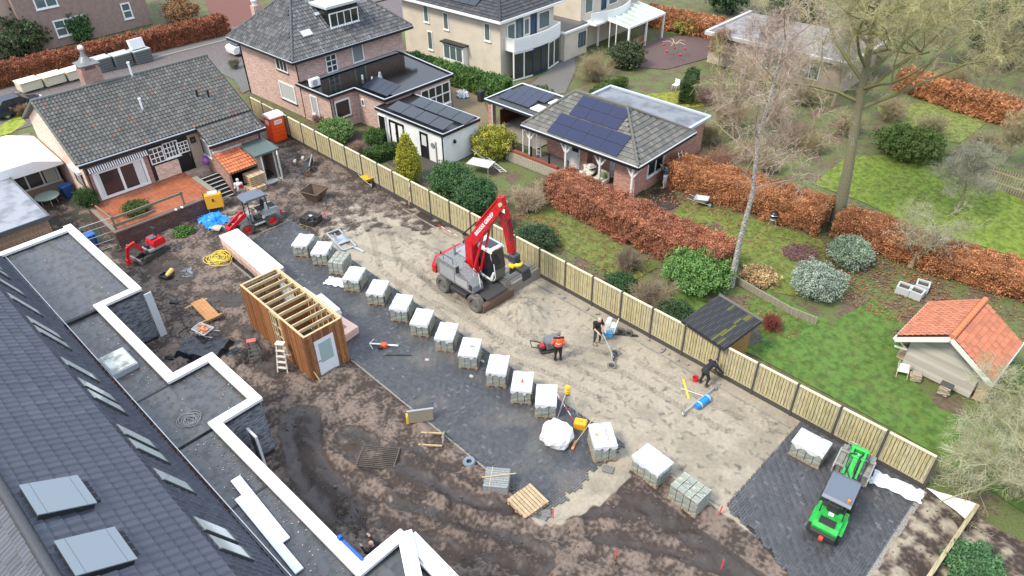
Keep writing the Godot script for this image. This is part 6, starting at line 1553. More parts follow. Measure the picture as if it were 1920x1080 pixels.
	for k in 2: part("leg", mb().beam(V(0.35, 0.05, -0.5 + k * 0.15), V(0.45, 0.7 - k * 0.3, 0.4), 0.06, 0.06), mt(0.3, 0.25, 0.2, 0.9), ts)
	one("spare_tyre", mb().lathe([Vector2(0.12, 0.03), Vector2(0.24, 0.0), Vector2(0.28, 0.07), Vector2(0.24, 0.14), Vector2(0.12, 0.11), Vector2(0.12, 0.03)], 16), mt(0.16, 0.2, 0.24, 0.7), "small blue-grey tyre lying flat on the soil by paving", "tyre", "", S.call(880, 870))
	var gm = thing("grid_mat", "muddy plastic grass grid pressed into the soil", "grid", S.call(710, 862), deg_to_rad(38))
	for k in 12: part("grid_bar", mb().bx(-0.8, 0.8, 0.0, 0.05, -0.55 + k * 0.1, -0.525 + k * 0.1), mt(0.10, 0.085, 0.07, 0.9), gm)
	part("grid_frame", mb().bx(-0.82, -0.78, 0, 0.055, -0.6, 0.6).bx(0.78, 0.82, 0, 0.055, -0.6, 0.6), mt(0.10, 0.085, 0.07, 0.9), gm)
	for q in [[1153, 1050, "in the churned soil below the wheel tracks"], [1352, 1068, "in the soil below the open paver pallet"], [1348, 965, "between open paver pallet and paved corner"], [1037, 972, "beside the loose slabs and bare pallets"], [610, 410, "beside the half-used black paver pallet"], [473, 412, "by the loader front wheel"]]: one("marking_stake", mb().beam(V(0, 0, 0), V(0.05, 0.5, 0.02), 0.04, 0.03), mt(0.75, 0.06, 0.05, 0.6), "short red marking stake " + q[2], "stake", "red marking stakes", S.call(q[0], q[1]), rf(0, 3))
	# red and white poles
	var rp = func(label, a: Vector3, b: Vector3):
		var o = thing("ranging_pole", label, "pole", a)
		for k in 6: part("band", mb().rod((b - a) * (k / 6.0), (b - a) * ((k + 1) / 6.0), 0.02), white if k % 2 else mt(0.7, 0.06, 0.04, 0.5), o)
	rp.call("red and white ranging pole leaning upright against the timber fence", S.call(769, 392) + V(0, 0, 0.1), S.call(769, 392) + V(0.1, 1.9, -0.12))
	rp.call("red and white ranging pole lying on the sand along the fence", S.call(822, 423) + V(0, 0.06, 0), S.call(858, 445) + V(0, 0.06, 0))
	rp.call("red-banded stake leaning on wrapped pallet by the laser tripod", g(1075, 788) + V(0, 0.04, 0), V(-13.5, 1.2, 7.2))
	# loose stones and kerbs along the foot of the fence
	for k in 16:
		var x = rf(-20.5, -6.0)
		one("edge_stone", mb().cbox(V(0, 0.05, 0), V(rf(0.12, 0.28), 0.1, 0.12), 0.02), mt(0.33, 0.30, 0.27, 0.9, 0, G2, 2.0), "loose grey stone lying in the strip at the fence foot", "stone", "stones at the foot of the fence", V(x, 0.03, rf(0.2, 0.62)), rf(0, 3))
	# white fascia planks still loose on the new roof
	for q in [[V(13.75, 3.34, 2.75), V(17.3, 3.34, 2.95), 0.36, "loose white fascia plank lying along the flat roof near gutter"], [V(14.6, 3.36, 3.1), V(18.6, 3.36, 3.25), 0.3, "loose white fascia plank lying against the roof gutter"], [V(20.1, 3.62, 0.15), V(24.2, 3.62, 2.5), 0.5, "loose white fascia plank laid crosswise over the roof corner"], [V(20.3, 3.52, 0.12), V(23.2, 3.5, 0.28), 0.5, "loose white fascia plank lying on the front roof edge"]]:
		var B = Basis(Vector3.UP, deg_to_rad(1.7)); var o = V(-31.33, 0, 17.72)
		var a = o + B * q[0]; var b = o + B * q[1]
		one("fascia_plank", mb().beam(V(0, 0, 0), b - a, q[2], 0.06), mt(0.72, 0.72, 0.72, 0.5), q[3], "plank", "loose white fascia planks", a)
	# bins and garden table in the side yard, mesh barrier
	for q in [[132, 372, "blue wheeled bin standing open beside the garden table", 0.2], [168, 462, "blue wheeled bin standing behind the mesh barrier", 0.1]]:
		var wb = thing("wheeled_bin", q[2], "bin", g(q[0], q[1]) if q[0] < 150 else g(176, 466), q[3])
		part("body", mb().hexa([V(-0.22, 0.05, 0.26), V(0.22, 0.05, 0.26), V(0.22, 0.05, -0.26), V(-0.22, 0.05, -0.26), V(-0.29, 0.98, 0.34), V(0.29, 0.98, 0.34), V(0.29, 0.98, -0.34), V(-0.29, 0.98, -0.34)]), mt(0.012, 0.06, 0.22, 0.5), wb)
		part("lid", mb().cbox(V(0, 1.02, 0.02), V(0.62, 0.08, 0.74), 0.03), mt(0.02, 0.13, 0.42, 0.4), wb)
		for s in [-1, 1]: part("wheel", mb().rod(V(s * 0.26, 0.1, -0.26), V(s * 0.3, 0.1, -0.26), 0.1, 10), black, wb)
	var tb = thing("garden_table", "round pale glass garden table in the side yard", "table", g(96, 385), 0)
	part("top", mb().lathe([Vector2(0, 0.74), Vector2(0.75, 0.74), Vector2(0.75, 0.7), Vector2(0, 0.7)], 20), mt(0.36, 0.46, 0.42, 0.2), tb)
	for k in 4: part("leg", mb().rod(V(0.5 * cos(k * 1.57), 0, 0.5 * sin(k * 1.57)), V(0.4 * cos(k * 1.57), 0.7, 0.4 * sin(k * 1.57)), 0.02), white, tb)
	var hp = thing("mesh_barrier", "galvanised mesh site barrier on concrete feet before the blue bin", "barrier", g(200, 470), deg_to_rad(86))
	for y in [0.15, 0.6, 1.1, 1.6, 1.98]: part("rail", mb().rod(V(-0.9, y, 0), V(0.9, y, 0), 0.018 if y < 1.9 else 0.025, 5), steel, hp)
	for k in 9: part("wire", mb().rod(V(-0.9 + k * 0.225, 0.12, 0), V(-0.9 + k * 0.225, 1.98, 0), 0.02 if k % 8 == 0 else 0.008, 5), steel, hp)
	part("foot", mb().cbox(V(0.85, 0.08, 0), V(0.3, 0.16, 0.75), 0.04), mt(0.2, 0.2, 0.18, 0.9), hp)
	# terrace furniture
	var dk = func(label, px, py, c, yaw):
		var o = thing("deck_chair", label, "chair", g(px, py, 1.17), yaw)
		var fm = mt(0.7, 0.7, 0.68, 0.5)
		part("seat", mb().box(V(0, 0.42, 0.05), V(0.5, 0.04, 0.5)), c, o); part("backrest", mb().box(V(0, 0.8, -0.4), V(0.5, 0.85, 0.04), Basis(Vector3.RIGHT, -0.5)), c, o)
		for s in [-1, 1]:
			part("leg", mb().rod(V(s * 0.26, 0, 0.35), V(s * 0.26, 0.62, -0.2), 0.015), fm, o); part("leg", mb().rod(V(s * 0.26, 0, -0.35), V(s * 0.26, 0.62, 0.2), 0.015), fm, o)
			part("armrest", mb().beam(V(s * 0.28, 0.62, -0.25), V(s * 0.28, 0.62, 0.3), 0.05, 0.03), fm, o)
	dk.call("pale grey folding deck chair on the orange terrace", 288, 338, mt(0.28, 0.31, 0.34, 0.8), deg_to_rad(80)); dk.call("black folding deck chair on the orange terrace", 305, 328, mt(0.02, 0.022, 0.03, 0.8), deg_to_rad(80)); dk.call("black folding chair by the pale wall panel of the bungalow", 357, 300, mt(0.02, 0.022, 0.03, 0.8), deg_to_rad(75))
	one("purple_bag", mb().ell(V(0, 0.3, 0), V(0.32, 0.3, 0.28), 10).tube([V(0, 0.5, 0), V(0.02, 0.68, 0.02)], [0.1, 0.16], 7), mt(0.42, 0.14, 0.55, 0.4), "full purple plastic bag standing at the top of the steps", "bag", "", g(388, 308, 1.17))
	for q in [[372, 306, "broom with pale head leaning on the bungalow wall", mt(0.6, 0.5, 0.35, 0.8)], [378, 300, "blue-headed shovel leaning on the bungalow wall", mt(0.02, 0.08, 0.5, 0.5)]]:
		var o = thing("garden_tool", q[2], "tool", g(q[0], q[1], 1.17))
		part("shaft", mb().rod(V(0, 0.2, 0), V(-0.5, 1.7, 0.05), 0.015), mt(0.5, 0.4, 0.25, 0.8), o); part("head", mb().box(V(0.04, 0.12, 0), V(0.05, 0.26, 0.28)), q[3], o)
	var rl = thing("terrace_railing", "weathered timber railing on posts around the terrace corner", "railing", V(-42.2, 1.15, 13))
	var old = mt(0.22, 0.19, 0.14, 0.9, 0, GW, 0.9)
	for q in [[15.5, -42.1], [11.2, -42.1]]: part("post", mb().beam(V(q[1] + 42.2, 0, q[0] - 13), V(q[1] + 42.2, 0.95, q[0] - 13), 0.1, 0.1), old, rl)
	part("rail", mb().beam(V(0.1, 0.8, 2.6), V(0.1, 0.8, -1.9), 0.08, 0.14), old, rl); part("rail", mb().beam(V(0.1, 0.3, 2.6), V(0.1, 0.3, 0.0), 0.08, 0.16), old, rl)
	part("side_rail", mb().beam(V(0.1, 0.75, 2.5), V(-2.6, 0.6, 2.55), 0.08, 0.14), old, rl)
	part("iron_rod", mb().rod(V(0.35, -0.9, -3.05), V(0.38, 0.4, -3.0), 0.03), black, rl)
	part("lamp", mb().ell(V(0.4, 0.02, -1.1), V(0.14, 0.06, 0.1), 8), white, rl); part("lamp", mb().ell(V(0.4, 0.02, -1.5), V(0.14, 0.06, 0.1), 8), white, rl)
func sheet(w: float, d: float, amp: float, sd: int) -> MB:
	var b = mb()
	var f = noise(sd, 0.7, 3)
	var N = 12
	for i in N:
		for j in N:
			var q = func(u, v):
				var x = (u / float(N) - 0.5) * w; var z = (v / float(N) - 0.5) * d
				var e = 1.0 + 0.55 * f.get_noise_2d(u * 0.5 + 40, v * 0.3)
				return V(x + 0.1 * f.get_noise_2d(u, v), amp + amp * 1.4 * f.get_noise_2d(u * 0.9, v * 0.9), z * e)
			b.quad(q.call(i, j + 1), q.call(i + 1, j + 1), q.call(i + 1, j), q.call(i, j))
	return b

# ---------------------------------------------------------------- machines
func limb(b: MB, a: Vector3, e: Vector3, h0: float, h1: float, w: float, side := Vector3.BACK) -> MB:      # a tapered box arm, h measured across it, w along side
	var d = (e - a).normalized()
	var s = (side - d * side.dot(d)).normalized()
	var n = s.cross(d).normalized()
	var p = []
	for q in [[a, h0], [e, h1]]:
		for k in [[-1, 1], [-1, -1], [1, -1], [1, 1]]: p.append(q[0] + n * (k[0] * q[1] / 2) + s * (k[1] * w / 2))
	# order so that the four-sided ring is counter-clockwise seen along d
	b.quad(p[0], p[1], p[2], p[3]) if (p[1] - p[0]).cross(p[2] - p[0]).dot(d) < 0 else b.quad(p[3], p[2], p[1], p[0])
	b.quad(p[4], p[5], p[6], p[7]) if (p[5] - p[4]).cross(p[6] - p[4]).dot(d) > 0 else b.quad(p[7], p[6], p[5], p[4])
	for i in 4:
		var j = (i + 1) % 4
		var m = (p[i] + p[j]) * 0.5 - a
		if (p[j] - p[i]).cross(p[i + 4] - p[i]).dot(m - d * m.dot(d)) > 0: b.quad(p[i], p[j], p[j + 4], p[i + 4])
		else: b.quad(p[j], p[i], p[i + 4], p[j + 4])
	return b
func lettering(root: Node, s: String, o: Vector3, ex: Vector3, ey: Vector3, h: float, m: Material) -> void:
	var t = TextMesh.new()
	var f = SystemFont.new()
	f.font_names = PackedStringArray(["Droid Sans"]); f.font_weight = 800
	t.font = f; t.text = s; t.font_size = 64; t.pixel_size = h / 46.0; t.depth = 0.008
	pm("lettering", t, m, root, Transform3D(Basis(ex.normalized(), ey.normalized(), ex.cross(ey).normalized()), o))
func excavator() -> void:
	R.seed = 151
	var o = thing("wheeled_excavator", "red and grey wheeled excavator with raised boom and white cab on the sand", "excavator", V(-22.85, 0.02, 3.65))
	var grey = mt(0.25, 0.255, 0.26, 0.5, 0, grain(15, 0.04, 0.7, 1.1), 0.8); var red = mt(0.56, 0.013, 0.018, 0.4, 0, grain(15, 0.02, 0.78, 1.06), 0.6); var dark = mt(0.03, 0.03, 0.032, 0.7); var white = mt(0.76, 0.77, 0.77, 0.4); var tyre = mt(0.16, 0.145, 0.125, 0.9, 0, G2, 2.0)
	for x in [-1.3, 1.3]:
		for z in [-1.02, 1.02]: wheel(o, V(x, 0.5, z), 0.52, 0.46, tyre, mt(0.12, 0.115, 0.105, 0.7))
		part("axle", mb().rod(V(x, 0.5, -0.9), V(x, 0.5, 0.9), 0.13), dark, o)
	part("chassis", mb().cbox(V(0, 0.72, 0), V(3.2, 0.35, 1.0), 0.05), dark, o)
	part("step_box", mb().cbox(V(0.0, 0.62, 1.0), V(1.3, 0.28, 0.35), 0.04), dark, o)
	part("front_deck", mb().cbox(V(1.45, 0.86, 0.0), V(1.0, 0.1, 1.5), 0.03), mt(0.05, 0.05, 0.05, 0.8, 0, G2, 2.0), o)
	part("blade", mb().ext(P2([1.78, 0.08, 1.9, 0.04, 1.92, 0.55, 1.8, 0.7, 1.74, 0.68, 1.82, 0.4]), -1.25, 1.05), mt(0.21, 0.13, 0.09, 0.85, 0.1, G2, 1.6), o)
	part("blade_arm", mb().beam(V(1.3, 0.6, -0.6), V(1.82, 0.35, -0.6), 0.12, 0.2).beam(V(1.3, 0.6, 0.45), V(1.82, 0.35, 0.45), 0.12, 0.2), dark, o)
	part("slew_ring", mb().lathe([Vector2(0.65, 0.85), Vector2(0.65, 1.08), Vector2(0.0, 1.08)], 18), dark, o)
	# upper carriage
	part("counterweight", mb().ext(P2([-1.2, 1.05, -1.2, 1.5, -0.9, 1.95, 0.9, 1.95, 1.15, 1.5, 1.15, 1.05]), -2.05, -1.75, Basis(V(0, 0, 1), Vector3.UP, V(-1, 0, 0)) * Basis(Vector3.UP, PI)), red, o)
	part("side_body", mb().ext(P2([-1.85, 1.05, -1.85, 1.95, -1.55, 2.15, 0.0, 2.1, 0.85, 1.75, 1.15, 1.45, 1.2, 1.1, 0.9, 1.02]), 0.35, 1.08), grey, o)
	part("engine_cover", mb().ext(P2([-1.95, 1.05, -1.95, 1.9, -1.7, 2.08, -0.35, 2.08, -0.35, 1.05]), -1.15, 0.36), grey, o)
	part("service_lid", mb().cbox(V(-0.95, 2.12, -0.45), V(1.0, 0.07, 1.0), 0.02), mt(0.30, 0.31, 0.315, 0.5), o)
	part("side_hatch", mb().bx(-1.5, -0.3, 1.15, 1.85, 1.08, 1.095), mt(0.30, 0.31, 0.315, 0.5), o)
	part("tool_hatch", mb().bx(-0.22, 0.75, 1.15, 1.6, 1.08, 1.095), mt(0.36, 0.37, 0.375, 0.5), o)
	part("exhaust", mb().tube([V(-1.2, 2.1, 0.2), V(-1.2, 2.6, 0.2), V(-1.35, 2.68, 0.2)], [0.07, 0.07, 0.07], 8), mt(0.2, 0.21, 0.21, 0.5), o)
	part("side_light", mb().bx(0.9, 1.1, 1.25, 1.55, 1.085, 1.13), dark, o); part("mirror", mb().bx(0.05, 0.11, 1.95, 2.35, 1.05, 1.25), dark, o)
	part("grab_rail", mb().tube([V(0.75, 1.75, 0.6), V(0.75, 2.3, 0.6), V(1.15, 2.1, 0.6), V(1.25, 1.3, 0.6)], [0.022, 0.022, 0.022, 0.022], 6), white, o)
	part("rear_rail", mb().tube([V(-1.3, 2.1, 0.95), V(-1.3, 2.45, 0.95), V(-0.5, 2.45, 0.95), V(-0.5, 2.1, 0.95)], [0.02, 0.02, 0.02, 0.02], 6), dark, o)
	for q in [V(-1.8, 2.1, 0.7), V(-1.7, 2.1, -0.9)]: part("beacon", mb().lathe([Vector2(0.05, 0), Vector2(0.05, 0.14), Vector2(0, 0.16)], 8, Basis(), q), dark, o)
	# cab
	var cab = part("cab", mb().ext(P2([-0.3, 1.05, -0.3, 2.9, -0.1, 3.02, 1.0, 3.0, 1.12, 2.9, 0.95, 2.88, -0.12, 2.88, -0.16, 1.9, 0.3, 1.25, 0.95, 1.2, 1.2, 1.75, 1.28, 1.7, 1.1, 1.05]), -0.44, -0.36), white, o)
	part("cab_side", mb().ext(P2([-0.3, 1.05, -0.3, 2.9, -0.1, 3.02, 1.0, 3.0, 1.12, 2.9, 0.95, 2.88, -0.12, 2.88, -0.16, 1.9, 0.3, 1.25, 0.95, 1.2, 1.2, 1.75, 1.28, 1.7, 1.1, 1.05]), -1.38, -1.3), white, cab)
	part("cab_roof", mb().cbox(V(0.35, 2.98, -0.87), V(1.4, 0.12, 1.02), 0.05), white, cab)
	part("roof_hatch", mb().bx(0.1, 0.85, 3.042, 3.06, -1.2, -0.55), mt(0.05, 0.06, 0.075, 0.15), cab)
	part("side_glass", mb().ext(P2([-0.14, 1.95, 0.3, 1.27, 0.95, 1.22, 1.18, 1.75, 0.96, 2.86, -0.12, 2.86]), -0.41, -0.4), glass(), cab)
	part("windscreen", mb().quad_slab(V(1.22, 1.75, -0.42), V(1.22, 1.75, -1.32), V(1.02, 2.88, -1.32), V(1.02, 2.88, -0.42), 0.02), mt(0.05, 0.05, 0.045, 0.08), cab)
	part("lower_glass", mb().bx(1.12, 1.2, 1.1, 1.7, -1.3, -0.44), mt(0.12, 0.12, 0.10, 0.1), cab)
	part("cab_back", mb().bx(-0.3, -0.24, 1.05, 2.95, -1.38, -0.36), dark, cab)
	part("cab_floor", mb().bx(-0.3, 1.15, 1.02, 1.12, -1.38, -0.36), dark, cab)
	part("handrail", mb().tube([V(1.25, 1.2, -0.38), V(1.42, 1.5, -0.36), V(1.3, 2.3, -0.38)], [0.025, 0.025, 0.025], 6), white, cab)
	# boom, stick, rams, gripper
	var foot = V(0.0, 1.35, 0.0); var bend = V(-0.25, 3.15, -0.2); var elbow = V(1.72, 6.05, -0.75); var wr = V(1.95, 3.05, -1.1)
	var bm = mb()
	limb(bm, foot, bend, 0.6, 0.55, 0.42); limb(bm, bend - V(0.05, 0.15, 0), elbow, 0.62, 0.42, 0.36)
	var boom = part("boom", bm, red, o)
	var ax = (elbow - bend).normalized()
	var sd = (Vector3.BACK - ax * ax.z).normalized()
	lettering(boom, "BRUSSE GROEP", bend.lerp(elbow, 0.5) + sd * 0.186, ax, sd.cross(ax), 0.2, white)
	part("boom_pin", mb().rod(elbow - V(0, 0, 0.25), elbow + V(0, 0, 0.25), 0.11, 10), mt(0.5, 0.45, 0.25, 0.5), boom)
	var st = mb()
	limb(st, elbow + V(-0.12, 0.35, 0.02), elbow.lerp(wr, 0.3), 0.3, 0.52, 0.3); limb(st, elbow.lerp(wr, 0.3), wr, 0.52, 0.34, 0.28)
	var stick = part("stick", st, red, o)
	part("emblem", mb().box(elbow.lerp(wr, 0.1) + V(0.1, 0, 0.17), V(0.26, 0.24, 0.01)), white, stick)
	part("ram", mb().tube([foot + V(0.35, 0.2, 0.3), bend.lerp(elbow, 0.45) + V(0.15, -0.2, 0.2)], [0.09, 0.06], 8), red, boom)
	part("ram", mb().tube([foot + V(0.35, 0.2, -0.3), bend.lerp(elbow, 0.45) + V(0.15, -0.2, -0.2)], [0.09, 0.06], 8), red, boom)
	part("stick_ram", mb().tube([bend.lerp(elbow, 0.3) + V(-0.3, 0.2, 0), elbow + V(-0.15, 0.4, 0)], [0.09, 0.05], 8), red, boom)
	for k in 4:
		part("hose", mb().tube([bend + V(-0.3 + k * 0.04, -0.2, 0.12 - k * 0.08), bend + V(-0.55, 0.3, 0.1 - k * 0.06), bend.lerp(elbow, 0.35) + V(-0.35, 0.3, 0.05 - k * 0.05)], [0.025, 0.025, 0.025], 5), dark, boom)
		part("hose", mb().tube([elbow + V(-0.25, 0.0, 0.16 - k * 0.1), elbow + V(0.35, -0.9, 0.2 - k * 0.12), elbow.lerp(wr, 0.7) + V(0.2, 0, 0.2 - k * 0.12)], [0.02, 0.02, 0.02], 5), dark, stick)
	var gr = part("gripper", mb().cbox(wr + V(0.1, -0.3, -0.05), V(0.5, 0.5, 0.5), 0.06), mt(0.045, 0.05, 0.06, 0.6), o)
	part("rotator", mb().lathe([Vector2(0.28, -0.1), Vector2(0.3, 0.0), Vector2(0.2, 0.12)], 10, Basis(), wr + V(0.3, -0.6, -0.1)), mt(0.62, 0.48, 0.02, 0.5), gr)
	part("clamp_body", mb().cbox(wr + V(0.45, -0.85, -0.15), V(1.0, 0.3, 0.55), 0.05), dark, gr)
	part("valve", mb().cbox(wr + V(0.2, -0.65, 0.25), V(0.35, 0.18, 0.16), 0.03), mt(0.7, 0.5, 0.02, 0.5), gr)
	for s in [-1, 1]: part("jaw", mb().beam(wr + V(0.45 + s * 0.45, -0.95, -0.15), wr + V(0.45 + s * 0.5, -1.35, -0.15), 0.6, 0.08), dark, gr)
	# wide plank-sided bucket standing beside the machine
	var wb = thing("wide_bucket", "wide weathered grey levelling bucket on the sand by the timber fence", "bucket", V(-21.75, 0.02, 1.1))
	for k in 6: part("top_plank", mb().box(V(-0.48 + k * 0.17, 0.62 - absf(k - 2.5) * 0.03, 0), V(0.16, 0.05, 2.45)), mt(0.25 + 0.03 * (k % 3), 0.23 + 0.03 * (k % 3), 0.215, 0.8, 0.1, GW, 0.9), wb)
	part("front_plate", mb().box(V(0.55, 0.32, 0), V(0.06, 0.62, 2.5), Basis(Vector3.BACK, 0.1)), mt(0.30, 0.27, 0.24, 0.8, 0.1, G2, 1.5), wb)
	part("back_plate", mb().bx(-0.6, -0.55, 0, 0.55, -1.2, 1.2), mt(0.2, 0.19, 0.18, 0.8), wb)
	for z in [-1.22, 1.22]: part("end_plate", mb().ext(P2([-0.6, 0, 0.6, 0, 0.52, 0.62, 0, 0.72, -0.55, 0.6]), z - 0.02, z + 0.02), mt(0.34, 0.30, 0.26, 0.8, 0.1, G2, 1.5), wb)

func compact_loader(label: String, p: Vector3, yaw: float, body: Material, arm: Material, rimm: Material, green: bool) -> Node3D:
	var o = thing("compact_loader", label, "loader", p, yaw)
	var dark = mt(0.025, 0.025, 0.027, 0.7); var tyre = mt(0.13, 0.12, 0.105, 0.9, 0, G2, 2.0)
	for x in [-0.85, 0.85]:
		for z in [-0.52, 0.52]: wheel(o, V(x, 0.42, z), 0.43, 0.3, tyre if not green else mt(0.035, 0.033, 0.032, 0.9), rimm)
		part("axle", mb().rod(V(x, 0.42, -0.4), V(x, 0.42, 0.4), 0.09), dark, o)
	part("chassis", mb().cbox(V(-0.6, 0.6, 0), V(1.3, 0.3, 0.6), 0.05).cbox(V(0.75, 0.6, 0), V(0.9, 0.3, 0.5), 0.05), dark, o)
	part("hood", mb().ext(P2([-1.5, 0.62, -1.5, 1.0, -1.35, 1.18, -0.5, 1.2, -0.42, 1.05, -0.42, 0.62]), -0.5, 0.5), body, o)
	part("bumper", mb().cbox(V(-1.56, 0.72, 0), V(0.16, 0.34, 1.05), 0.06), dark if green else mt(0.55, 0.012, 0.018, 0.35), o)
	part("hood_grille", mb().bx(-1.38, -1.0, 1.18, 1.205, -0.32, 0.32), dark, o)
	for s in [-1, 1]: part("fender", mb().ext(P2([-1.3, 0.86, -0.4, 0.86, -0.3, 0.75, -0.42, 0.92, -1.25, 0.94]), s * 0.52 - 0.14, s * 0.52 + 0.14), body, o)
	part("floor", mb().bx(-0.45, 0.35, 0.55, 0.62, -0.45, 0.45), dark, o)
	for s in [-1, 1]: part("side_step", mb().cbox(V(-0.05, 0.5, s * 0.5), V(0.7, 0.08, 0.25), 0.02), body, o)
	var seat = part("seat", mb().cbox(V(-0.42, 1.24, 0), V(0.5, 0.12, 0.5), 0.04), dark, o)
	part("seat_back", mb().cbox(V(-0.66, 1.5, 0), V(0.12, 0.5, 0.46), 0.05, Basis(Vector3.BACK, 0.15)), dark, seat)
	part("dashboard", mb().ext(P2([0.2, 0.6, 0.5, 0.6, 0.42, 1.15, 0.22, 1.2]), -0.28, 0.28), body, o)
	part("steering_wheel", mb().lathe([Vector2(0.17, 0), Vector2(0.19, 0.02), Vector2(0.17, 0.04)], 12, Basis(Vector3.BACK, 0.6), V(0.08, 1.32, 0)), dark, o)
	for q in [[-0.85, -0.45], [-0.85, 0.45], [0.42, -0.45], [0.42, 0.45]]: part("roof_post", mb().beam(V(q[0], 1.1 if q[0] < 0 else 0.7, q[1]), V(q[0] * 0.9, 2.2, q[1] * 0.95), 0.05, 0.05), dark, o)
	part("canopy", mb().ext(P2([-0.95, 2.18, -0.85, 2.27, 0.4, 2.3, 0.6, 2.2, 0.6, 2.16, -0.95, 2.14]), -0.56, 0.56), mt(0.11, 0.13, 0.17, 0.4), o)
	part("front_frame", mb().ext(P2([0.5, 0.55, 1.15, 0.55, 1.15, 0.8, 0.85, 1.15, 0.6, 1.15]), -0.25, 0.25), body if green else mt(0.30, 0.31, 0.31, 0.5), o)
	part("beacon", mb().lathe([Vector2(0.06, 2.27), Vector2(0.06, 2.42), Vector2(0, 2.45)], 8, Basis(), V(-0.75, 0, 0.4)), mt(0.75, 0.2, 0.02, 0.3), o)
	return o
func machines() -> void:
	excavator()
	R.seed = 161
	var red = mt(0.58, 0.012, 0.018, 0.35); var dark = mt(0.025, 0.025, 0.027, 0.7); var grey = mt(0.33, 0.34, 0.345, 0.5, 0, G1, 1.0); var green = mt(0.02, 0.44, 0.06, 0.45, 0, grain(15, 0.02, 0.8, 1.06), 0.6)
	var steel = mt(0.45, 0.46, 0.47, 0.4, 0.5)
	var l = compact_loader("grey and red compact wheel loader with canopy beside the steps", V(-37.95, 0.05, 8.6), deg_to_rad(-93), grey, red, mt(0.60, 0.015, 0.02, 0.4), false)
	for s in [-1, 1]: part("lift_arm", mb().ext(P2([0.55, 1.3, 0.75, 1.35, 1.75, 0.75, 1.95, 0.35, 1.8, 0.3, 1.55, 0.65, 0.6, 1.12]), s * 0.22 - 0.04, s * 0.22 + 0.04), red, l)
	part("arm_cross", mb().cbox(V(1.75, 0.5, 0), V(0.2, 0.4, 0.5), 0.04), red, l)
	part("lift_ram", mb().rod(V(0.75, 0.8, 0), V(1.5, 0.8, 0), 0.05), steel, l)
	part("bucket", mb().ext(P2([1.85, 0.05, 2.5, 0.02, 2.5, 0.05, 1.95, 0.1, 1.92, 0.5, 1.86, 0.52]), -0.75, 0.75), mt(0.09, 0.085, 0.08, 0.7, 0.3, G2, 2.0), l)
	for s in [-1, 1]: part("bucket_side", mb().ext(P2([1.88, 0.05, 2.48, 0.03, 1.92, 0.5]), s * 0.75 - 0.015, s * 0.75 + 0.015), mt(0.09, 0.085, 0.08, 0.7), l)
	lettering(l, "BRUSSE", V(-1.65, 0.72, 0), V(0, 0, 1), Vector3.UP, 0.2, mt(0.76, 0.77, 0.77, 0.5))
	var gl = compact_loader("bright green compact loader with grey canopy carrying pavers on the paved corner", V(-2.0, 0.04, 4.05), deg_to_rad(98), green, green, mt(0.20, 0.20, 0.20, 0.5), true)
	gl.scale = Vector3.ONE * 0.92
	part("mast", mb().ext(P2([0.7, 1.0, 0.95, 1.05, 2.6, 1.75, 2.75, 1.6, 1.1, 0.75, 0.75, 0.75]), -0.13, 0.13), green, gl)
	for s in [-1, 1]: part("lift_arm", mb().ext(P2([1.5, 1.35, 2.75, 1.8, 3.05, 1.55, 3.05, 1.3, 2.75, 1.5, 1.6, 1.05]), s * 0.26 - 0.045, s * 0.26 + 0.045), green, gl)
	part("head_bar", mb().cbox(V(2.95, 1.6, 0), V(0.22, 0.3, 0.75), 0.04), green, gl); part("arm_bar", mb().cbox(V(2.45, 1.62, 0), V(0.2, 0.2, 0.7), 0.04), green, gl)
	part("ram", mb().rod(V(1.3, 1.05, 0.0), V(2.6, 1.7, 0.0), 0.06), steel, gl)
	for k in 3: part("hose", mb().tube([V(1.2, 1.1, 0.3), V(1.6, 1.7, 0.45 - k * 0.35), V(2.3, 1.85, 0.5 - k * 0.4), V(2.8, 1.6, 0.2)], [0.03, 0.03, 0.03, 0.03], 6), dark, gl)
	var cl = part("clamp", mb().beam(V(2.1, 1.12, -0.7), V(2.1, 1.12, 0.7), 0.1, 0.1).beam(V(3.0, 1.12, -0.7), V(3.0, 1.12, 0.7), 0.1, 0.1).beam(V(2.0, 1.15, 0), V(3.2, 1.15, 0), 0.14, 0.12), mt(0.3, 0.29, 0.27, 0.6, 0.3), gl)
	for s in [-1, 1]: part("clamp_jaw", mb().bx(1.9, 3.2, 0.75, 1.1, s * 0.72 - 0.03, s * 0.72 + 0.03), mt(0.38, 0.38, 0.37, 0.6, 0.3), cl)
	part("frame_hoop", mb().tube([V(3.2, 1.1, -0.5), V(3.35, 1.5, -0.5), V(3.35, 1.5, -0.1), V(3.2, 1.1, -0.1)], [0.025, 0.025, 0.025, 0.025], 6), steel, cl)
	part("tow_hook", mb().cbox(V(-1.7, 0.7, 0.0), V(0.16, 0.2, 0.18), 0.04), mt(0.7, 0.06, 0.03, 0.5), gl)
	part("badge", mb().bx(-0.85, -0.65, 1.203, 1.207, -0.1, 0.1), mt(0.8, 0.82, 0.8, 0.5), gl)
	var st = thing("clamped_pavers", "block of grey pavers held in the clamp of the green loader", "pavers", V(-2.36, 0.42, 1.45), deg_to_rad(98))
	for i in 4:
		for j in 5:
			for k in 2: part("paver_block", mb().cbox(V(-0.5 + i * 0.33, 0.14 + k * 0.3, -0.52 + j * 0.26), V(0.31, 0.28, 0.24), 0.015), mt(0.27 + 0.03 * ((i + j) % 3), 0.26 + 0.03 * ((i + j) % 3), 0.24 + 0.03 * ((i + j) % 3), 0.9, 0, G2, 2.0), st)
	# small digger
	var d = thing("mini_excavator", "small red tracked mini excavator without cab below the terrace wall", "mini excavator", g(290, 478) + V(0, 0.05, 0), deg_to_rad(-80))
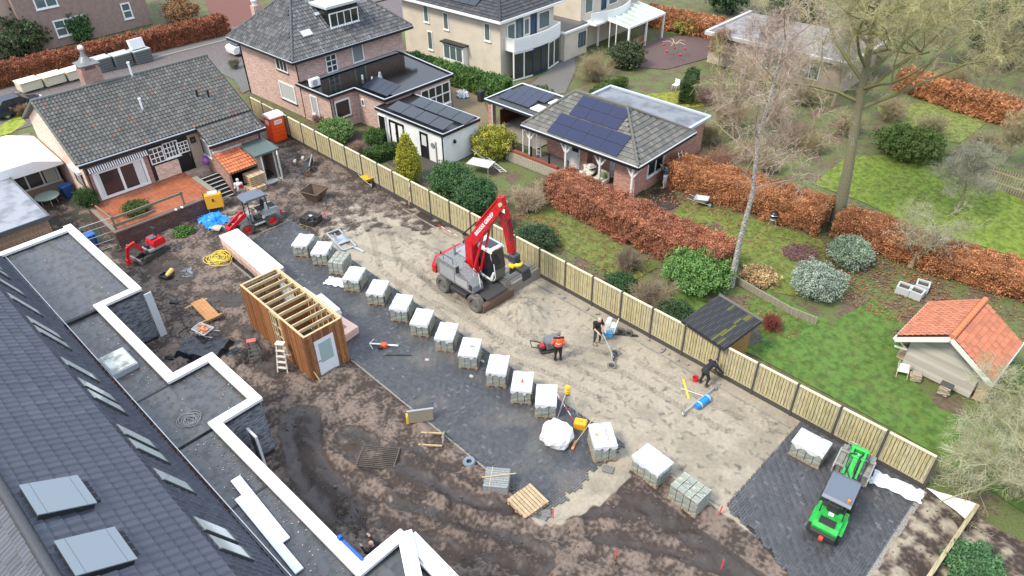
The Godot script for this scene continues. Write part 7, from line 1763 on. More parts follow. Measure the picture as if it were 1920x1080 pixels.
	for s in [-1, 1]: part("track", mb().ext(P2([-0.85, 0.1, -0.75, 0.0, 0.75, 0.0, 0.85, 0.1, 0.85, 0.22, 0.75, 0.34, -0.75, 0.34, -0.85, 0.22]), s * 0.38 - 0.11, s * 0.38 + 0.11), mt(0.06, 0.055, 0.05, 0.9, 0, G2, 2.0), d)
	part("undercarriage", mb().cbox(V(0, 0.3, 0), V(1.0, 0.2, 0.6), 0.04), dark, d)
	part("dozer_blade", mb().box(V(1.12, 0.2, 0), V(0.1, 0.28, 1.05), Basis(Vector3.BACK, -0.15)), mt(0.22, 0.2, 0.18, 0.8, 0.1), d)
	part("blade_arm", mb().beam(V(0.3, 0.25, -0.25), V(1.1, 0.2, -0.3), 0.08, 0.08).beam(V(0.3, 0.25, 0.25), V(1.1, 0.2, 0.3), 0.08, 0.08), dark, d)
	part("base_body", mb().cbox(V(-0.15, 0.52, 0), V(1.1, 0.24, 0.85), 0.06), mt(0.25, 0.25, 0.25, 0.5), d)
	part("hood", mb().ext(P2([-0.75, 0.62, -0.75, 0.95, -0.6, 1.05, -0.05, 1.05, 0.05, 0.85, 0.05, 0.62]), -0.42, 0.42), red, d)
	part("seat", mb().cbox(V(-0.2, 1.12, 0), V(0.45, 0.1, 0.45), 0.04), mt(0.10, 0.11, 0.13, 0.5), d); part("seat_back", mb().cbox(V(-0.45, 1.42, 0), V(0.1, 0.6, 0.42), 0.05), dark, d)
	for s in [-1, 1]: part("lever", mb().rod(V(0.25, 0.7, s * 0.2), V(0.22, 1.15, s * 0.2), 0.02), dark, d)
	part("lever_console", mb().cbox(V(0.28, 0.75, 0), V(0.15, 0.3, 0.55), 0.04), dark, d)
	var bo = mb()
	limb(bo, V(0.6, 0.6, 0), V(0.95, 1.35, 0), 0.2, 0.18, 0.13); limb(bo, V(0.95, 1.3, 0), V(1.35, 1.15, 0.05), 0.18, 0.16, 0.13); limb(bo, V(1.33, 1.2, 0.05), V(1.5, 0.45, 0.15), 0.2, 0.12, 0.12)
	part("boom", bo, red, d)
	part("ram", mb().rod(V(0.7, 0.9, 0.1), V(1.3, 1.35, 0.08), 0.04), steel, d)
	part("small_bucket", mb().ext(P2([1.42, 0.45, 1.6, 0.42, 1.65, 0.15, 1.5, 0.05, 1.35, 0.12, 1.48, 0.2]), 0.0, 0.3), red, d)
	# compactor behind the man in orange, screed machine, levelling trolleys
	var cp = thing("roller_compactor", "dark grey vibrating plate with red engine on the sand", "compactor", g(1030, 655) + V(0, 0.05, 0), deg_to_rad(60))
	part("plate", mb().cbox(V(0, 0.08, 0), V(1.1, 0.1, 0.7), 0.03), dark, cp); part("cover", mb().cbox(V(0.12, 0.45, 0), V(0.75, 0.55, 0.62), 0.08, Basis(Vector3.BACK, 0.15)), mt(0.13, 0.14, 0.155, 0.5), cp)
	part("engine", mb().cbox(V(-0.42, 0.36, 0.1), V(0.25, 0.25, 0.3), 0.04), mt(0.4, 0.02, 0.03, 0.5), cp)
	part("handle", mb().tube([V(-0.4, 0.3, -0.25), V(-0.95, 0.55, -0.25), V(-1.0, 0.56, 0.25), V(-0.4, 0.3, 0.25)], [0.03, 0.03, 0.03, 0.03], 6), dark, cp)
	var sc = thing("screed_machine", "white and blue motorised screed with two black wheels on the sand", "screed machine", g(1143, 628) + V(0, 0.04, 0), deg_to_rad(25))
	part("engine", mb().cbox(V(0, 0.5, 0), V(0.55, 0.5, 0.45), 0.08), mt(0.68, 0.68, 0.68, 0.4), sc); part("tank", mb().rod(V(-0.1, 0.8, -0.25), V(-0.1, 0.8, 0.25), 0.14, 10), mt(0.72, 0.70, 0.66, 0.4), sc)
	part("blue_panel", mb().cbox(V(0.0, 0.35, 0.4), V(0.45, 0.3, 0.2), 0.04), mt(0.05, 0.30, 0.55, 0.5), sc); part("hoop", mb().tube([V(0.25, 0.3, -0.25), V(0.35, 0.95, -0.25), V(0.35, 0.95, 0.25), V(0.25, 0.3, 0.25)], [0.03, 0.03, 0.03, 0.03], 6), mt(0.75, 0.75, 0.74, 0.4), sc)
	for x in [0.55, 0.95]: wheel(sc, V(x, 0.2, -0.2), 0.2, 0.14, mt(0.10, 0.09, 0.08, 0.9), dark, V(0.3, 0, 1).normalized())
	part("drag_bar", mb().beam(V(-0.5, 0.05, 0.1), V(1.4, 0.05, -0.3), 0.1, 0.06), dark, sc)
	var tr = thing("leveling_trolley", "two-wheeled levelling trolley with long handle held by the bald man", "trolley", g(1150, 678) + V(0, 0.03, 0), deg_to_rad(28))
	part("axle", mb().beam(V(0, 0.2, -0.42), V(0, 0.2, 0.42), 0.12, 0.08), dark, tr)
	for z in [-0.5, 0.5]: wheel(tr, V(0, 0.2, z), 0.22, 0.14, mt(0.24, 0.22, 0.18, 0.9), mt(0.08, 0.08, 0.08, 0.8))
	var mp = g(1118, 645); var mq = g(1150, 678) - mp
	var hq = mp + V(0, 1.05, 0) + V(mq.x, 0, mq.z).normalized() * 0.46 - tr.position
	hq = hq.rotated(Vector3.UP, -deg_to_rad(28))
	part("handle", mb().rod(V(0, 0.22, 0), hq, 0.02), steel, tr); part("grip", mb().rod(hq + V(0, 0, -0.3), hq + V(0, 0, 0.3), 0.02), steel, tr)
	for s in [-1, 1]: part("stay", mb().rod(V(0, 0.22, s * 0.3), hq * 0.25 + V(0, 0.16, 0), 0.015), steel, tr)
	var ra = g(1283, 777); var rb = g(1337, 733)
	var ro = thing("blue_leveler", "blue drum leveller with long bar and small wheels on the sand", "leveller", (ra + rb) * 0.5 + V(0, 0.03, 0), atan2(ra.z - rb.z, rb.x - ra.x))
	part("bar", mb().beam(V(-1.2, 0.16, 0), V(1.2, 0.16, 0), 0.06, 0.05), steel, ro)
	for s in [-1, 1]: wheel(ro, V(s * 1.2, 0.13, 0), 0.14, 0.09, mt(0.2, 0.19, 0.18, 0.8), mt(0.55, 0.55, 0.55, 0.4), V(0.9, 0, 0.4).normalized())
	part("drum", mb().tube([V(-0.5, 0.17, 0.2), V(-0.42, 0.17, 0.2), V(0.42, 0.17, 0.2), V(0.5, 0.17, 0.2)], [0.1, 0.17, 0.17, 0.1], 12), mt(0.01, 0.22, 0.62, 0.35), ro)
	for x in [-0.3, 0.32]: part("hoop", mb().lathe([Vector2(0.18, -0.04), Vector2(0.19, 0.0), Vector2(0.18, 0.04)], 12, Basis(Vector3.BACK, PI / 2), V(x, 0.17, 0.2)), mt(0.6, 0.6, 0.58, 0.4, 0.4), ro)
	part("pull_rod", mb().rod(V(0.3, 0.18, 0), V(0.0, 0.12, -1.05), 0.014), mt(0.7, 0.7, 0.7, 0.4), ro)
	one("spirit_level", mb().cbox(V(0, 0.04, 0), V(1.3, 0.07, 0.1), 0.01), mt(0.68, 0.52, 0.06, 0.5), "long yellow spirit level lying on the sand by blue leveller", "spirit level", "", g(1286, 731) + V(0, 0.02, 0), atan2(g(1280, 708).z - g(1293, 753).z, g(1293, 753).x - g(1280, 708).x))
	one("red_bucket", mb().lathe([Vector2(0, 0), Vector2(0.12, 0), Vector2(0.15, 0.24), Vector2(0.14, 0.24), Vector2(0.11, 0.02)], 10), mt(0.62, 0.02, 0.03, 0.4), "small red bucket on the sand beside the bending man", "bucket", "", g(1303, 715) + V(0, 0.03, 0))
	one("blue_tube", mb().tube([V(-0.5, 0.05, 0), V(0.5, 0.05, 0)], [0.06, 0.06], 8).tube([V(-0.75, 0.05, 0), V(-0.62, 0.05, 0)], [0.09, 0.09], 8), mt(0.015, 0.10, 0.45, 0.3), "bright blue tube tool lying on the white roof cap", "tool", "", g(662, 1033, 3.5), deg_to_rad(2))
	# cars and slab stacks in the street
	for q in [["parked_car", "dark blue car parked in the street beyond the bungalow", mt(0.012, 0.018, 0.04, 0.2), V(-70.0, 0, 13.2), 95], ["parked_car", "white car parked in the street behind the brick house", mt(0.75, 0.75, 0.74, 0.25), V(-69.9, 0, -8.4), 90]]:
		var c = thing(q[0], q[1], "car", q[3], deg_to_rad(q[4]))
		part("body", mb().ext(P2([-2.1, 0.3, -2.15, 0.75, -1.9, 0.95, -0.9, 1.0, 0.9, 0.98, 1.8, 0.82, 2.15, 0.6, 2.15, 0.3]), -0.87, 0.87), q[2], c)
		var cabin = part("cabin", mb().ext(P2([-1.7, 0.95, -1.2, 1.42, 0.3, 1.45, 1.0, 0.97]), -0.72, 0.72), glass(), c)
		part("car_roof", mb().ext(P2([-1.25, 1.4, -1.1, 1.48, 0.2, 1.5, 0.35, 1.43]), -0.7, 0.7), q[2], cabin)
		for s in [-1, 1]: part("pillar", mb().beam(V(-0.4, 0.97, s * 0.74), V(-0.42, 1.44, s * 0.7), 0.03, 0.08), q[2], cabin)
		for x in [-1.3, 1.3]:
			for z in [-0.78, 0.78]: wheel(c, V(x, 0.31, z), 0.31, 0.2, dark, mt(0.4, 0.4, 0.42, 0.4, 0.6))
		for s in [-1, 1]: part("headlight", mb().cbox(V(2.12, 0.66, s * 0.6), V(0.1, 0.12, 0.35), 0.03), mt(0.7, 0.7, 0.7, 0.2), c)
		for s in [-1, 1]: part("mirror", mb().cbox(V(0.55, 1.02, s * 0.95), V(0.12, 0.12, 0.2), 0.03), q[2], c)
	var cr = mt(0.68, 0.62, 0.46, 0.7, 0, G1, 1.0)
	for k in 3:
		var s = thing("cream_slab_pack", "cream wrapped pack of slabs at the kerb " + ["nearest the dark car", "between the other two packs", "nearest the chimney"][k], "pack", V(-74.9, 0, 10.9 - k * 2.0), deg_to_rad(6))
		part("bearer", mb().bx(-0.5, 0.5, 0, 0.12, -0.8, -0.6).bx(-0.5, 0.5, 0, 0.12, 0.6, 0.8), mt(0.3, 0.22, 0.14, 0.9), s); part("slab_pack", mb().cbox(V(0, 0.55, 0), V(1.4, 0.86, 1.85), 0.06), cr, s); part("wrap", mb().cbox(V(0.1, 1.0, 0.05), V(1.5, 0.06, 1.9), 0.03), mt(0.76, 0.71, 0.56, 0.5), s)
	for k in 3:
		var s = thing("grey_slab_stack", "stack of grey kerb slabs on the verge " + ["nearest the chimney", "between the other two stacks", "under the white sheet"][k], "stack", V(-75.3 + 0.15 * k, 0, 4.3 - k * 1.85), deg_to_rad(6))
		for i in 5: part("slab", mb().cbox(V(0, 0.12 + i * 0.24, 0), V(1.3, 0.21, 1.7), 0.02), mt(0.15, 0.165, 0.165, 0.8, 0, G2, 1.0), s)
		part("top_slab", mb().cbox(V(0, 1.24, 0), V(1.32, 0.1, 1.72), 0.02), mt(0.42, 0.45, 0.43, 0.7), s)
	one("white_sheet_pack", mb().cbox(V(0, 0.5, 0), V(0.5, 1.0, 1.4), 0.05, Basis(Vector3.BACK, 0.3)), mt(0.72, 0.74, 0.74, 0.5), "white sheet-wrapped pack standing on the last grey slab stack", "pack", "", V(-75.0, 1.28, 0.7), deg_to_rad(6))

# ---------------------------------------------------------------- people: one skin drawn round a posed skeleton
func person(label: String, p: Vector3, yaw: float, J: Dictionary, cols: Dictionary, paint: Callable) -> Node3D:
	# forward is +x, right is +z
	var j = {"pelvis": V(0, 0.98, 0), "waist": V(0, 1.12, 0), "chest": V(0, 1.34, 0), "neck": V(0, 1.52, 0), "head": V(0.03, 1.66, 0)}
	for s in [["l", -1], ["r", 1]]:
		j["hip" + s[0]] = V(0, 0.94, s[1] * 0.1); j["knee" + s[0]] = V(0.02, 0.51, s[1] * 0.12); j["ank" + s[0]] = V(-0.02, 0.09, s[1] * 0.13); j["toe" + s[0]] = V(0.17, 0.04, s[1] * 0.15)
		j["sho" + s[0]] = V(0, 1.43, s[1] * 0.19); j["elb" + s[0]] = V(-0.02, 1.15, s[1] * 0.26); j["wri" + s[0]] = V(0.07, 0.9, s[1] * 0.27)
	for k in J: j[k] = J[k]
	var bones = [["pelvis", "waist", 0.145, 0.135, "legs"], ["waist", "chest", 0.14, 0.155, "top"], ["chest", "neck", 0.13, 0.065, "top"], ["neck", "head", 0.06, 0.07, "skin"]]
	for s in ["l", "r"]:
		bones.append_array([["pelvis", "hip" + s, 0.13, 0.105, "legs"], ["hip" + s, "knee" + s, 0.105, 0.07, "legs"], ["knee" + s, "ank" + s, 0.072, 0.05, "legs"], ["ank" + s, "toe" + s, 0.055, 0.042, "shoe"],
			["chest", "sho" + s, 0.11, 0.085, "top"], ["sho" + s, "elb" + s, 0.075, 0.056, "top"], ["elb" + s, "wri" + s, 0.054, 0.038, "sleeve"], ["wri" + s, "wri" + s, 0.04, 0.04, "skin"]])
	var cs := 0.03
	var lo: Vector3 = Vector3.ONE * 99; var hi: Vector3 = Vector3.ONE * -99
	for k in j: lo = lo.min(j[k]); hi = hi.max(j[k])
	lo -= Vector3.ONE * 0.22; hi += Vector3.ONE * 0.22
	var n := Vector3i(((hi - lo) / cs).ceil())
	var f := PackedFloat32Array(); f.resize(n.x * n.y * n.z); f.fill(9.0)
	var near := PackedFloat32Array(); near.resize(f.size()); near.fill(9.0)
	var who := PackedInt32Array(); who.resize(f.size())
	var field = func(a: Vector3, b: Vector3, ra: float, rb: float, id: int, k: float):
		var m := maxf(ra, rb) + 0.1
		var c0 := Vector3i(((a.min(b) - Vector3.ONE * m - lo) / cs).floor()).clamp(Vector3i.ZERO, n - Vector3i.ONE)
		var c1 := Vector3i(((a.max(b) + Vector3.ONE * m - lo) / cs).ceil()).clamp(Vector3i.ZERO, n - Vector3i.ONE)
		var d := b - a
		var dd := maxf(d.length_squared(), 1e-6)
		for z in range(c0.z, c1.z + 1):
			for y in range(c0.y, c1.y + 1):
				for x in range(c0.x, c1.x + 1):
					var q := lo + V(x, y, z) * cs
					var t := clampf((q - a).dot(d) / dd, 0, 1)
					var e := q.distance_to(a + d * t) - lerpf(ra, rb, t)
					var i: int = x + n.x * (y + n.y * z)
					if e < near[i]: near[i] = e; who[i] = id
					var h := maxf(k - absf(f[i] - e), 0.0) / k
					f[i] = minf(f[i], e) - h * h * k * 0.25
	for i in bones.size(): field.call(j[bones[i][0]], j[bones[i][1]], bones[i][2], bones[i][3], i, 0.06)
	var hd: Vector3 = j.head
	field.call(hd + V(-0.015, 0.03, 0), hd + V(0.01, -0.04, 0), 0.098, 0.08, 3, 0.04)
	# surface nets
	var b := mb()
	var vid := {}
	var vs := []
	var st := [1, n.x, n.x * n.y]
	var at = func(x, y, z) -> int:
		var i: int = x + n.x * (y + n.y * z)
		if vid.has(i): return vid[i]
		var s := Vector3.ZERO; var c := 0
		for e in 12:
			var ax: int = e / 4
			var o := Vector3i.ZERO
			o[(ax + 1) % 3] = e & 1; o[(ax + 2) % 3] = (e >> 1) & 1
			var i0: int = i + o.x + o.y * st[1] + o.z * st[2]
			var f0 := f[i0]; var f1 := f[i0 + st[ax]]
			if (f0 < 0) != (f1 < 0):
				var w := V(o.x, o.y, o.z)
				w[ax] += f0 / (f0 - f1)
				s += w; c += 1
		vs.append(lo + (V(x, y, z) + (s / c if c else Vector3.ONE * 0.5)) * cs)
		vid[i] = vs.size() - 1
		return vs.size() - 1
	var tris := []
	for z in range(1, n.z - 1):
		for y in range(1, n.y - 1):
			for x in range(1, n.x - 1):
				var i: int = x + n.x * (y + n.y * z)
				var a := f[i] < 0
				if a != (f[i + 1] < 0):
					var q = [at.call(x, y - 1, z - 1), at.call(x, y, z - 1), at.call(x, y, z), at.call(x, y - 1, z)]
					if not a: q.reverse()
					tris.append_array([q[0], q[1], q[2], q[0], q[2], q[3]])
				if a != (f[i + st[1]] < 0):
					var q = [at.call(x - 1, y, z - 1), at.call(x - 1, y, z), at.call(x, y, z), at.call(x, y, z - 1)]
					if not a: q.reverse()
					tris.append_array([q[0], q[1], q[2], q[0], q[2], q[3]])
				if a != (f[i + st[2]] < 0):
					var q = [at.call(x - 1, y - 1, z), at.call(x, y - 1, z), at.call(x, y, z), at.call(x - 1, y, z)]
					if not a: q.reverse()
					tris.append_array([q[0], q[1], q[2], q[0], q[2], q[3]])
	var vn := []
	for k in vs.size(): vn.append(Vector3.ZERO)
	for k in range(0, tris.size(), 3):
		var m = (vs[tris[k + 1]] - vs[tris[k]]).cross(vs[tris[k + 2]] - vs[tris[k]])
		for e in 3: vn[tris[k + e]] += m
	for k in range(0, tris.size(), 3):
		var ctr: Vector3 = (vs[tris[k]] + vs[tris[k + 1]] + vs[tris[k + 2]]) / 3.0
		var c := Vector3i(((ctr - lo) / cs).round())
		var id := who[c.x + n.x * (c.y + n.y * c.z)]
		b.col = paint.call(bones[id][4], ctr, cols[bones[id][4]])
		b.sm([vs[tris[k]], vs[tris[k + 1]], vs[tris[k + 2]]], [vn[tris[k]], vn[tris[k + 1]], vn[tris[k + 2]]])
	# hands with five fingers, ears, nose, eyes, mouth
	b.col = cols.skin
	for s in [["l", -1], ["r", 1]]:
		var w: Vector3 = j["wri" + s[0]]
		var d: Vector3 = (w - j["elb" + s[0]]).normalized()
		var side = d.cross(Vector3.UP)
		side = side.normalized() if side.length() > 0.2 else Vector3.BACK
		var nrm = side.cross(d).normalized()
		b.ell(w + d * 0.06, V(0.05, 0.02, 0.042), 8, Basis(d, nrm, side))
		for k in 4:
			var r = w + d * 0.095 + side * (0.03 - k * 0.02)
			var l = [0.06, 0.075, 0.07, 0.05][k]
			b.tube([r, r + d * l * 0.5 - nrm * 0.006, r + d * l * 0.85 - nrm * 0.03], [0.0095, 0.009, 0.008], 5)
		b.tube([w + d * 0.035 + side * 0.035, w + d * 0.065 + side * 0.06, w + d * 0.095 + side * 0.055 - nrm * 0.015], [0.011, 0.01, 0.009], 5)
	var look: Vector3 = J.get("look", Vector3.RIGHT)
	look = look.normalized()
	var hs = look.cross(Vector3.UP).normalized(); var hu = hs.cross(look).normalized()
	b.tube([hd + look * 0.085 + hu * 0.02, hd + look * 0.115 - hu * 0.02, hd + look * 0.09 - hu * 0.03], [0.012, 0.018, 0.008], 6)
	for s in [-1, 1]: b.ell(hd + hs * s * 0.09 - hu * 0.005, V(0.03, 0.04, 0.014), 6, Basis(look, hu, hs))
	b.col = Color(0.02, 0.015, 0.012)
	for s in [-1, 1]: b.ell(hd + look * 0.088 + hs * s * 0.034 + hu * 0.02, V(0.008, 0.009, 0.014), 6, Basis(look, hu, hs))
	b.col = Color(cols.skin.r * 0.6, cols.skin.g * 0.35, cols.skin.b * 0.35)
	b.ell(hd + look * 0.086 - hu * 0.055, V(0.008, 0.007, 0.026), 6, Basis(look, hu, hs))
	var o = thing("person", label, "person", p, yaw)
	part("body", b, mt(1, 1, 1, 0.85, 0, null, 1, true), o)
	if cols.has("hair"):
		var hb = mb()
		hb.ell(hd - look * 0.018 + hu * 0.035, V(0.108, 0.095, 0.102), 12, Basis(look, hu, hs))
		part("hair", hb, mt(cols.hair.r, cols.hair.g, cols.hair.b, 0.9), o)
	return o
func people() -> void:
	var plain = func(_k, _p, c): return c
	var skin = Color(0.55, 0.33, 0.24)
	var S = func(px, py): 
		var p = g(px, py)
		p.y = site_h(p.x, p.z)
		return p
	person("man in orange high-visibility jacket with white stripes seen from behind", S.call(1046, 676), deg_to_rad(140), {"wril": V(0.16, 0.95, -0.3), "elbl": V(0.0, 1.16, -0.29), "wrir": V(0.12, 0.92, 0.3), "anl": V(0, 0, 0)},
		{"skin": skin, "top": Color(0.95, 0.13, 0.03), "sleeve": Color(0.95, 0.13, 0.03), "legs": Color(0.012, 0.013, 0.016), "shoe": Color(0.02, 0.018, 0.016), "hair": Color(0.16, 0.13, 0.11)},
		func(k, p: Vector3, c): return Color(0.8, 0.8, 0.78) if k == "top" and absf(p.z) < 0.2 and ((p.y > 1.16 and p.y < 1.21) or (p.y > 1.03 and p.y < 1.07)) else (Color(0.05, 0.01, 0.02) if k == "top" and p.y > 1.46 else (Color(0.85, 0.10, 0.03) if k == "legs" and p.y > 1.0 else c)))
	var b2 = person("bald man in black sweater pulling the levelling trolley", S.call(1118, 645), atan2(g(1118, 645).z - g(1150, 678).z, g(1150, 678).x - g(1118, 645).x), {"head": V(0.14, 1.62, 0), "neck": V(0.07, 1.5, 0), "chest": V(0.04, 1.33, 0), "elbl": V(0.12, 1.15, -0.29), "wril": V(0.38, 1.04, -0.2), "elbr": V(0.12, 1.15, 0.29), "wrir": V(0.38, 1.04, 0.2), "look": V(0.8, -0.6, 0), "kneel": V(0.07, 0.5, -0.16), "ankl": V(0.0, 0.09, -0.2), "toel": V(0.18, 0.04, -0.23)},
		{"skin": Color(0.62, 0.38, 0.29), "top": Color(0.012, 0.012, 0.014), "sleeve": Color(0.5, 0.32, 0.25), "legs": Color(0.05, 0.05, 0.045), "shoe": Color(0.30, 0.22, 0.15)}, plain)
	person("man in navy jacket bending down at the foot of the fence", S.call(1320, 722), deg_to_rad(78), {"pelvis": V(-0.12, 0.92, 0), "waist": V(0.04, 1.05, 0), "chest": V(0.28, 1.17, 0), "neck": V(0.44, 1.2, 0), "head": V(0.56, 1.14, -0.03), "hipl": V(-0.1, 0.88, -0.1), "hipr": V(-0.1, 0.88, 0.1), "kneel": V(0.02, 0.48, -0.16), "kneer": V(0.04, 0.48, 0.16), "ankl": V(-0.14, 0.09, -0.18), "ankr": V(-0.1, 0.09, 0.18), "toel": V(0.06, 0.04, -0.2), "toer": V(0.1, 0.04, 0.2), "shol": V(0.36, 1.17, -0.19), "shor": V(0.36, 1.17, 0.19), "elbl": V(0.45, 0.88, -0.24), "wril": V(0.55, 0.62, -0.18), "elbr": V(0.5, 0.92, 0.34), "wrir": V(0.66, 0.7, 0.46), "look": V(0.5, -0.85, 0)},
		{"skin": skin, "top": Color(0.012, 0.015, 0.025), "sleeve": Color(0.012, 0.015, 0.025), "legs": Color(0.022, 0.023, 0.022), "shoe": Color(0.16, 0.11, 0.08), "hair": Color(0.03, 0.025, 0.02)}, plain)
	person("worker in white and red top walking past the stacked pallets", S.call(456, 380), deg_to_rad(150), {"neck": V(0.06, 1.5, 0), "head": V(0.12, 1.63, 0), "wril": V(0.25, 1.0, -0.2), "wrir": V(0.05, 0.9, 0.3), "kneel": V(0.18, 0.52, -0.1), "ankl": V(0.28, 0.09, -0.1), "toel": V(0.46, 0.05, -0.1), "kneer": V(-0.08, 0.52, 0.1), "ankr": V(-0.34, 0.1, 0.1), "toer": V(-0.17, 0.04, 0.1)},
		{"skin": skin, "top": Color(0.58, 0.55, 0.5), "sleeve": Color(0.55, 0.52, 0.47), "legs": Color(0.32, 0.29, 0.24), "shoe": Color(0.1, 0.08, 0.07), "hair": Color(0.55, 0.55, 0.54)},
		func(k, p: Vector3, c): return Color(0.5, 0.02, 0.04) if k == "top" and p.z > 0.0 and p.y > 1.08 and p.y < 1.36 else c)
	person("person in dark top and white trousers reaching up to the garden house window", g(1243, 352) + V(0.1, 0.0, 0), deg_to_rad(178), {"elbl": V(0.2, 1.4, -0.2), "wril": V(0.36, 1.62, -0.15), "elbr": V(0.15, 1.25, 0.24), "wrir": V(0.34, 1.4, 0.15)},
		{"skin": skin, "top": Color(0.07, 0.08, 0.085), "sleeve": Color(0.07, 0.08, 0.085), "legs": Color(0.62, 0.62, 0.6), "shoe": Color(0.6, 0.6, 0.58), "hair": Color(0.02, 0.02, 0.025)}, plain)
	person("bald worker in black shirt standing in the corner of the new building", g(702, 1030, 1.35) * V(1, 0, 1), deg_to_rad(200), {"head": V(0.12, 1.62, 0), "neck": V(0.06, 1.5, 0), "elbr": V(0.2, 1.3, 0.28), "wrir": V(0.42, 1.42, 0.34), "elbl": V(0.25, 1.28, -0.2), "wril": V(0.48, 1.36, -0.1), "look": V(0.8, -0.5, 0)},
		{"skin": Color(0.60, 0.36, 0.26), "top": Color(0.012, 0.012, 0.014), "sleeve": Color(0.02, 0.02, 0.025), "legs": Color(0.03, 0.03, 0.035), "shoe": Color(0.03, 0.03, 0.03)}, plain)

# ---------------------------------------------------------------- gardens, street and plants
func ground() -> void:
	var im = Image.create(512, 512, false, Image.FORMAT_RGB8)
	var a = noise(61, 0.012, 4).get_seamless_image(512, 512); var b = noise(62, 0.06, 5).get_seamless_image(512, 512); var c = noise(63, 0.25, 3).get_seamless_image(512, 512)
	for i in [a, b, c]: i.convert(Image.FORMAT_L8)
	var da: PackedByteArray = a.get_data(); var db: PackedByteArray = b.get_data(); var dc: PackedByteArray = c.get_data()
	var o := PackedByteArray(); o.resize(512 * 512 * 3)
	for i in 512 * 512:
		var m := smoothstep(0.36, 0.54, da[i] / 255.0 * 0.6 + db[i] / 255.0 * 0.4)
		var f := 0.55 + 0.9 * dc[i] / 255.0
		var t := db[i] / 255.0
		o[i * 3] = int(255 * pow(lerpf(lerpf(0.07, 0.15, t), 0.10, m) * f, 0.4545)); o[i * 3 + 1] = int(255 * pow(lerpf(lerpf(0.05, 0.10, t), 0.125, m) * f, 0.4545)); o[i * 3 + 2] = int(255 * pow(lerpf(lerpf(0.035, 0.06, t), 0.035, m) * f, 0.4545))
	var m = mt(1, 1, 1, 0.95, 0, ImageTexture.create_from_image(Image.create_from_data(512, 512, false, Image.FORMAT_RGB8, o)), 0.09)
	struct("ground", gq(), m)
	# street, pavement, drives
	var pave = func(called, pts, y, mm): struct(called, mb().slab(PackedVector2Array(pts), y - 0.03, y), mm)
	var v2 = func(l): return P2(l)
	pave.call("street", v2.call([-74.8, 60, -66.2, 60, -66.2, -60, -74.8, -60]), 0.0, mt(0.155, 0.125, 0.12, 0.7, 0, G2, 0.3))
	pave.call("pavement", v2.call([-78.5, 60, -74.95, 60, -74.95, -60, -78.5, -60]), 0.1, mt(0.17, 0.15, 0.14, 0.85, 0, G2, 0.4))
	var kb = Node3D.new(); kb.name = "kerb"; kb.set_meta("kind", "structure"); add_child(kb)
	for k in 32: part("kerb_stone", mb().bx(-74.95, -74.8, -0.03, 0.12, -16 + k * 1.0, -15.01 + k * 1.0), mt(0.32, 0.30, 0.28, 0.9), kb)
	pave.call("brick_drive", px_poly([385, 0, 480, 0, 505, 40, 440, 70, 425, 55, 395, 30]), 0.012, mt(0.19, 0.075, 0.06, 0.9, 0, G2, 0.5))
	pave.call("side_path", px_poly([400, 130, 450, 110, 475, 165, 455, 175, 440, 150]), 0.012, mt(0.16, 0.16, 0.145, 0.85, 0, G2, 0.4))
	pave.call("side_yard", px_poly([60, 405, 150, 365, 230, 470, 150, 510, 90, 480]), 0.11, mt(0.055, 0.06, 0.045, 0.8, 0, G2, 0.4))
	pave.call("cobbled_drive", px_poly([845, 160, 905, 185, 935, 260, 985, 300, 900, 275, 885, 225, 850, 205]), 0.012, mt(0.25, 0.185, 0.11, 0.9, 0, GD, 0.7))
	pave.call("grey_drive", px_poly([985, 165, 1040, 125, 1075, 95, 1080, 130, 1060, 175, 1000, 180]), 0.012, mt(0.17, 0.16, 0.145, 0.85, 0, G2, 0.4))
	pave.call("mauve_terrace", px_poly([1150, 108, 1240, 70, 1370, 60, 1360, 100, 1250, 130, 1180, 125]), 0.012, mt(0.135, 0.085, 0.08, 0.85, 0, G2, 0.5))
	pave.call("dark_terrace", px_poly([640, 245, 720, 245, 840, 320, 870, 370, 790, 345, 720, 300, 660, 290]), 0.012, mt(0.075, 0.07, 0.055, 0.85, 0, G2, 0.5))
	pave.call("wet_path", px_poly([1200, 365, 1260, 345, 1275, 385, 1240, 400]), 0.012, mt(0.05, 0.04, 0.035, 0.5, 0, G2, 0.5))
	pave.call("plank_path", px_poly([1290, 600, 1420, 600, 1430, 640, 1380, 660]), 0.012, mt(0.10, 0.095, 0.085, 0.9, 0, G2, 0.6))
	R.seed = 171
	lawn([990, 392, 1045, 388, 1180, 470, 1235, 500, 1180, 530, 1080, 478, 1010, 440], [Color(0.09, 0.14, 0.025), Color(0.15, 0.15, 0.04), Color(0.12, 0.10, 0.05)], 70, "short mossy grass strip between brown hedge and timber fence")
	lawn([1255, 402, 1290, 375, 1345, 390, 1420, 412, 1540, 450, 1560, 490, 1540, 530, 1490, 555, 1440, 545, 1390, 500, 1330, 440], [Color(0.09, 0.15, 0.022), Color(0.17, 0.16, 0.04)], 60, "yellowing grass of the garden round the barbecue")
	lawn([1230, 575, 1290, 545, 1380, 590, 1440, 545, 1560, 605, 1640, 560, 1700, 610, 1690, 690, 1760, 765, 1860, 800, 1920, 830, 1920, 960, 1775, 862, 1620, 775, 1440, 680, 1300, 610], [Color(0.055, 0.135, 0.018), Color(0.13, 0.16, 0.03), Color(0.08, 0.14, 0.022), Color(0.15, 0.14, 0.05)], 60, "lush green lawn between timber fence and garden shed")
	lawn([1525, 345, 1590, 292, 1700, 290, 1850, 345, 1920, 375, 1920, 490, 1870, 470, 1720, 425, 1610, 375], [Color(0.095, 0.17, 0.015), Color(0.14, 0.19, 0.02), Color(0.13, 0.15, 0.045)], 40, "vivid green lawn behind the long brown hedge")
	lawn([1185, 180, 1290, 168, 1345, 196, 1262, 205], [Color(0.15, 0.19, 0.02), Color(0.11, 0.16, 0.02)], 30, "small pale green lawn behind the flat annex")
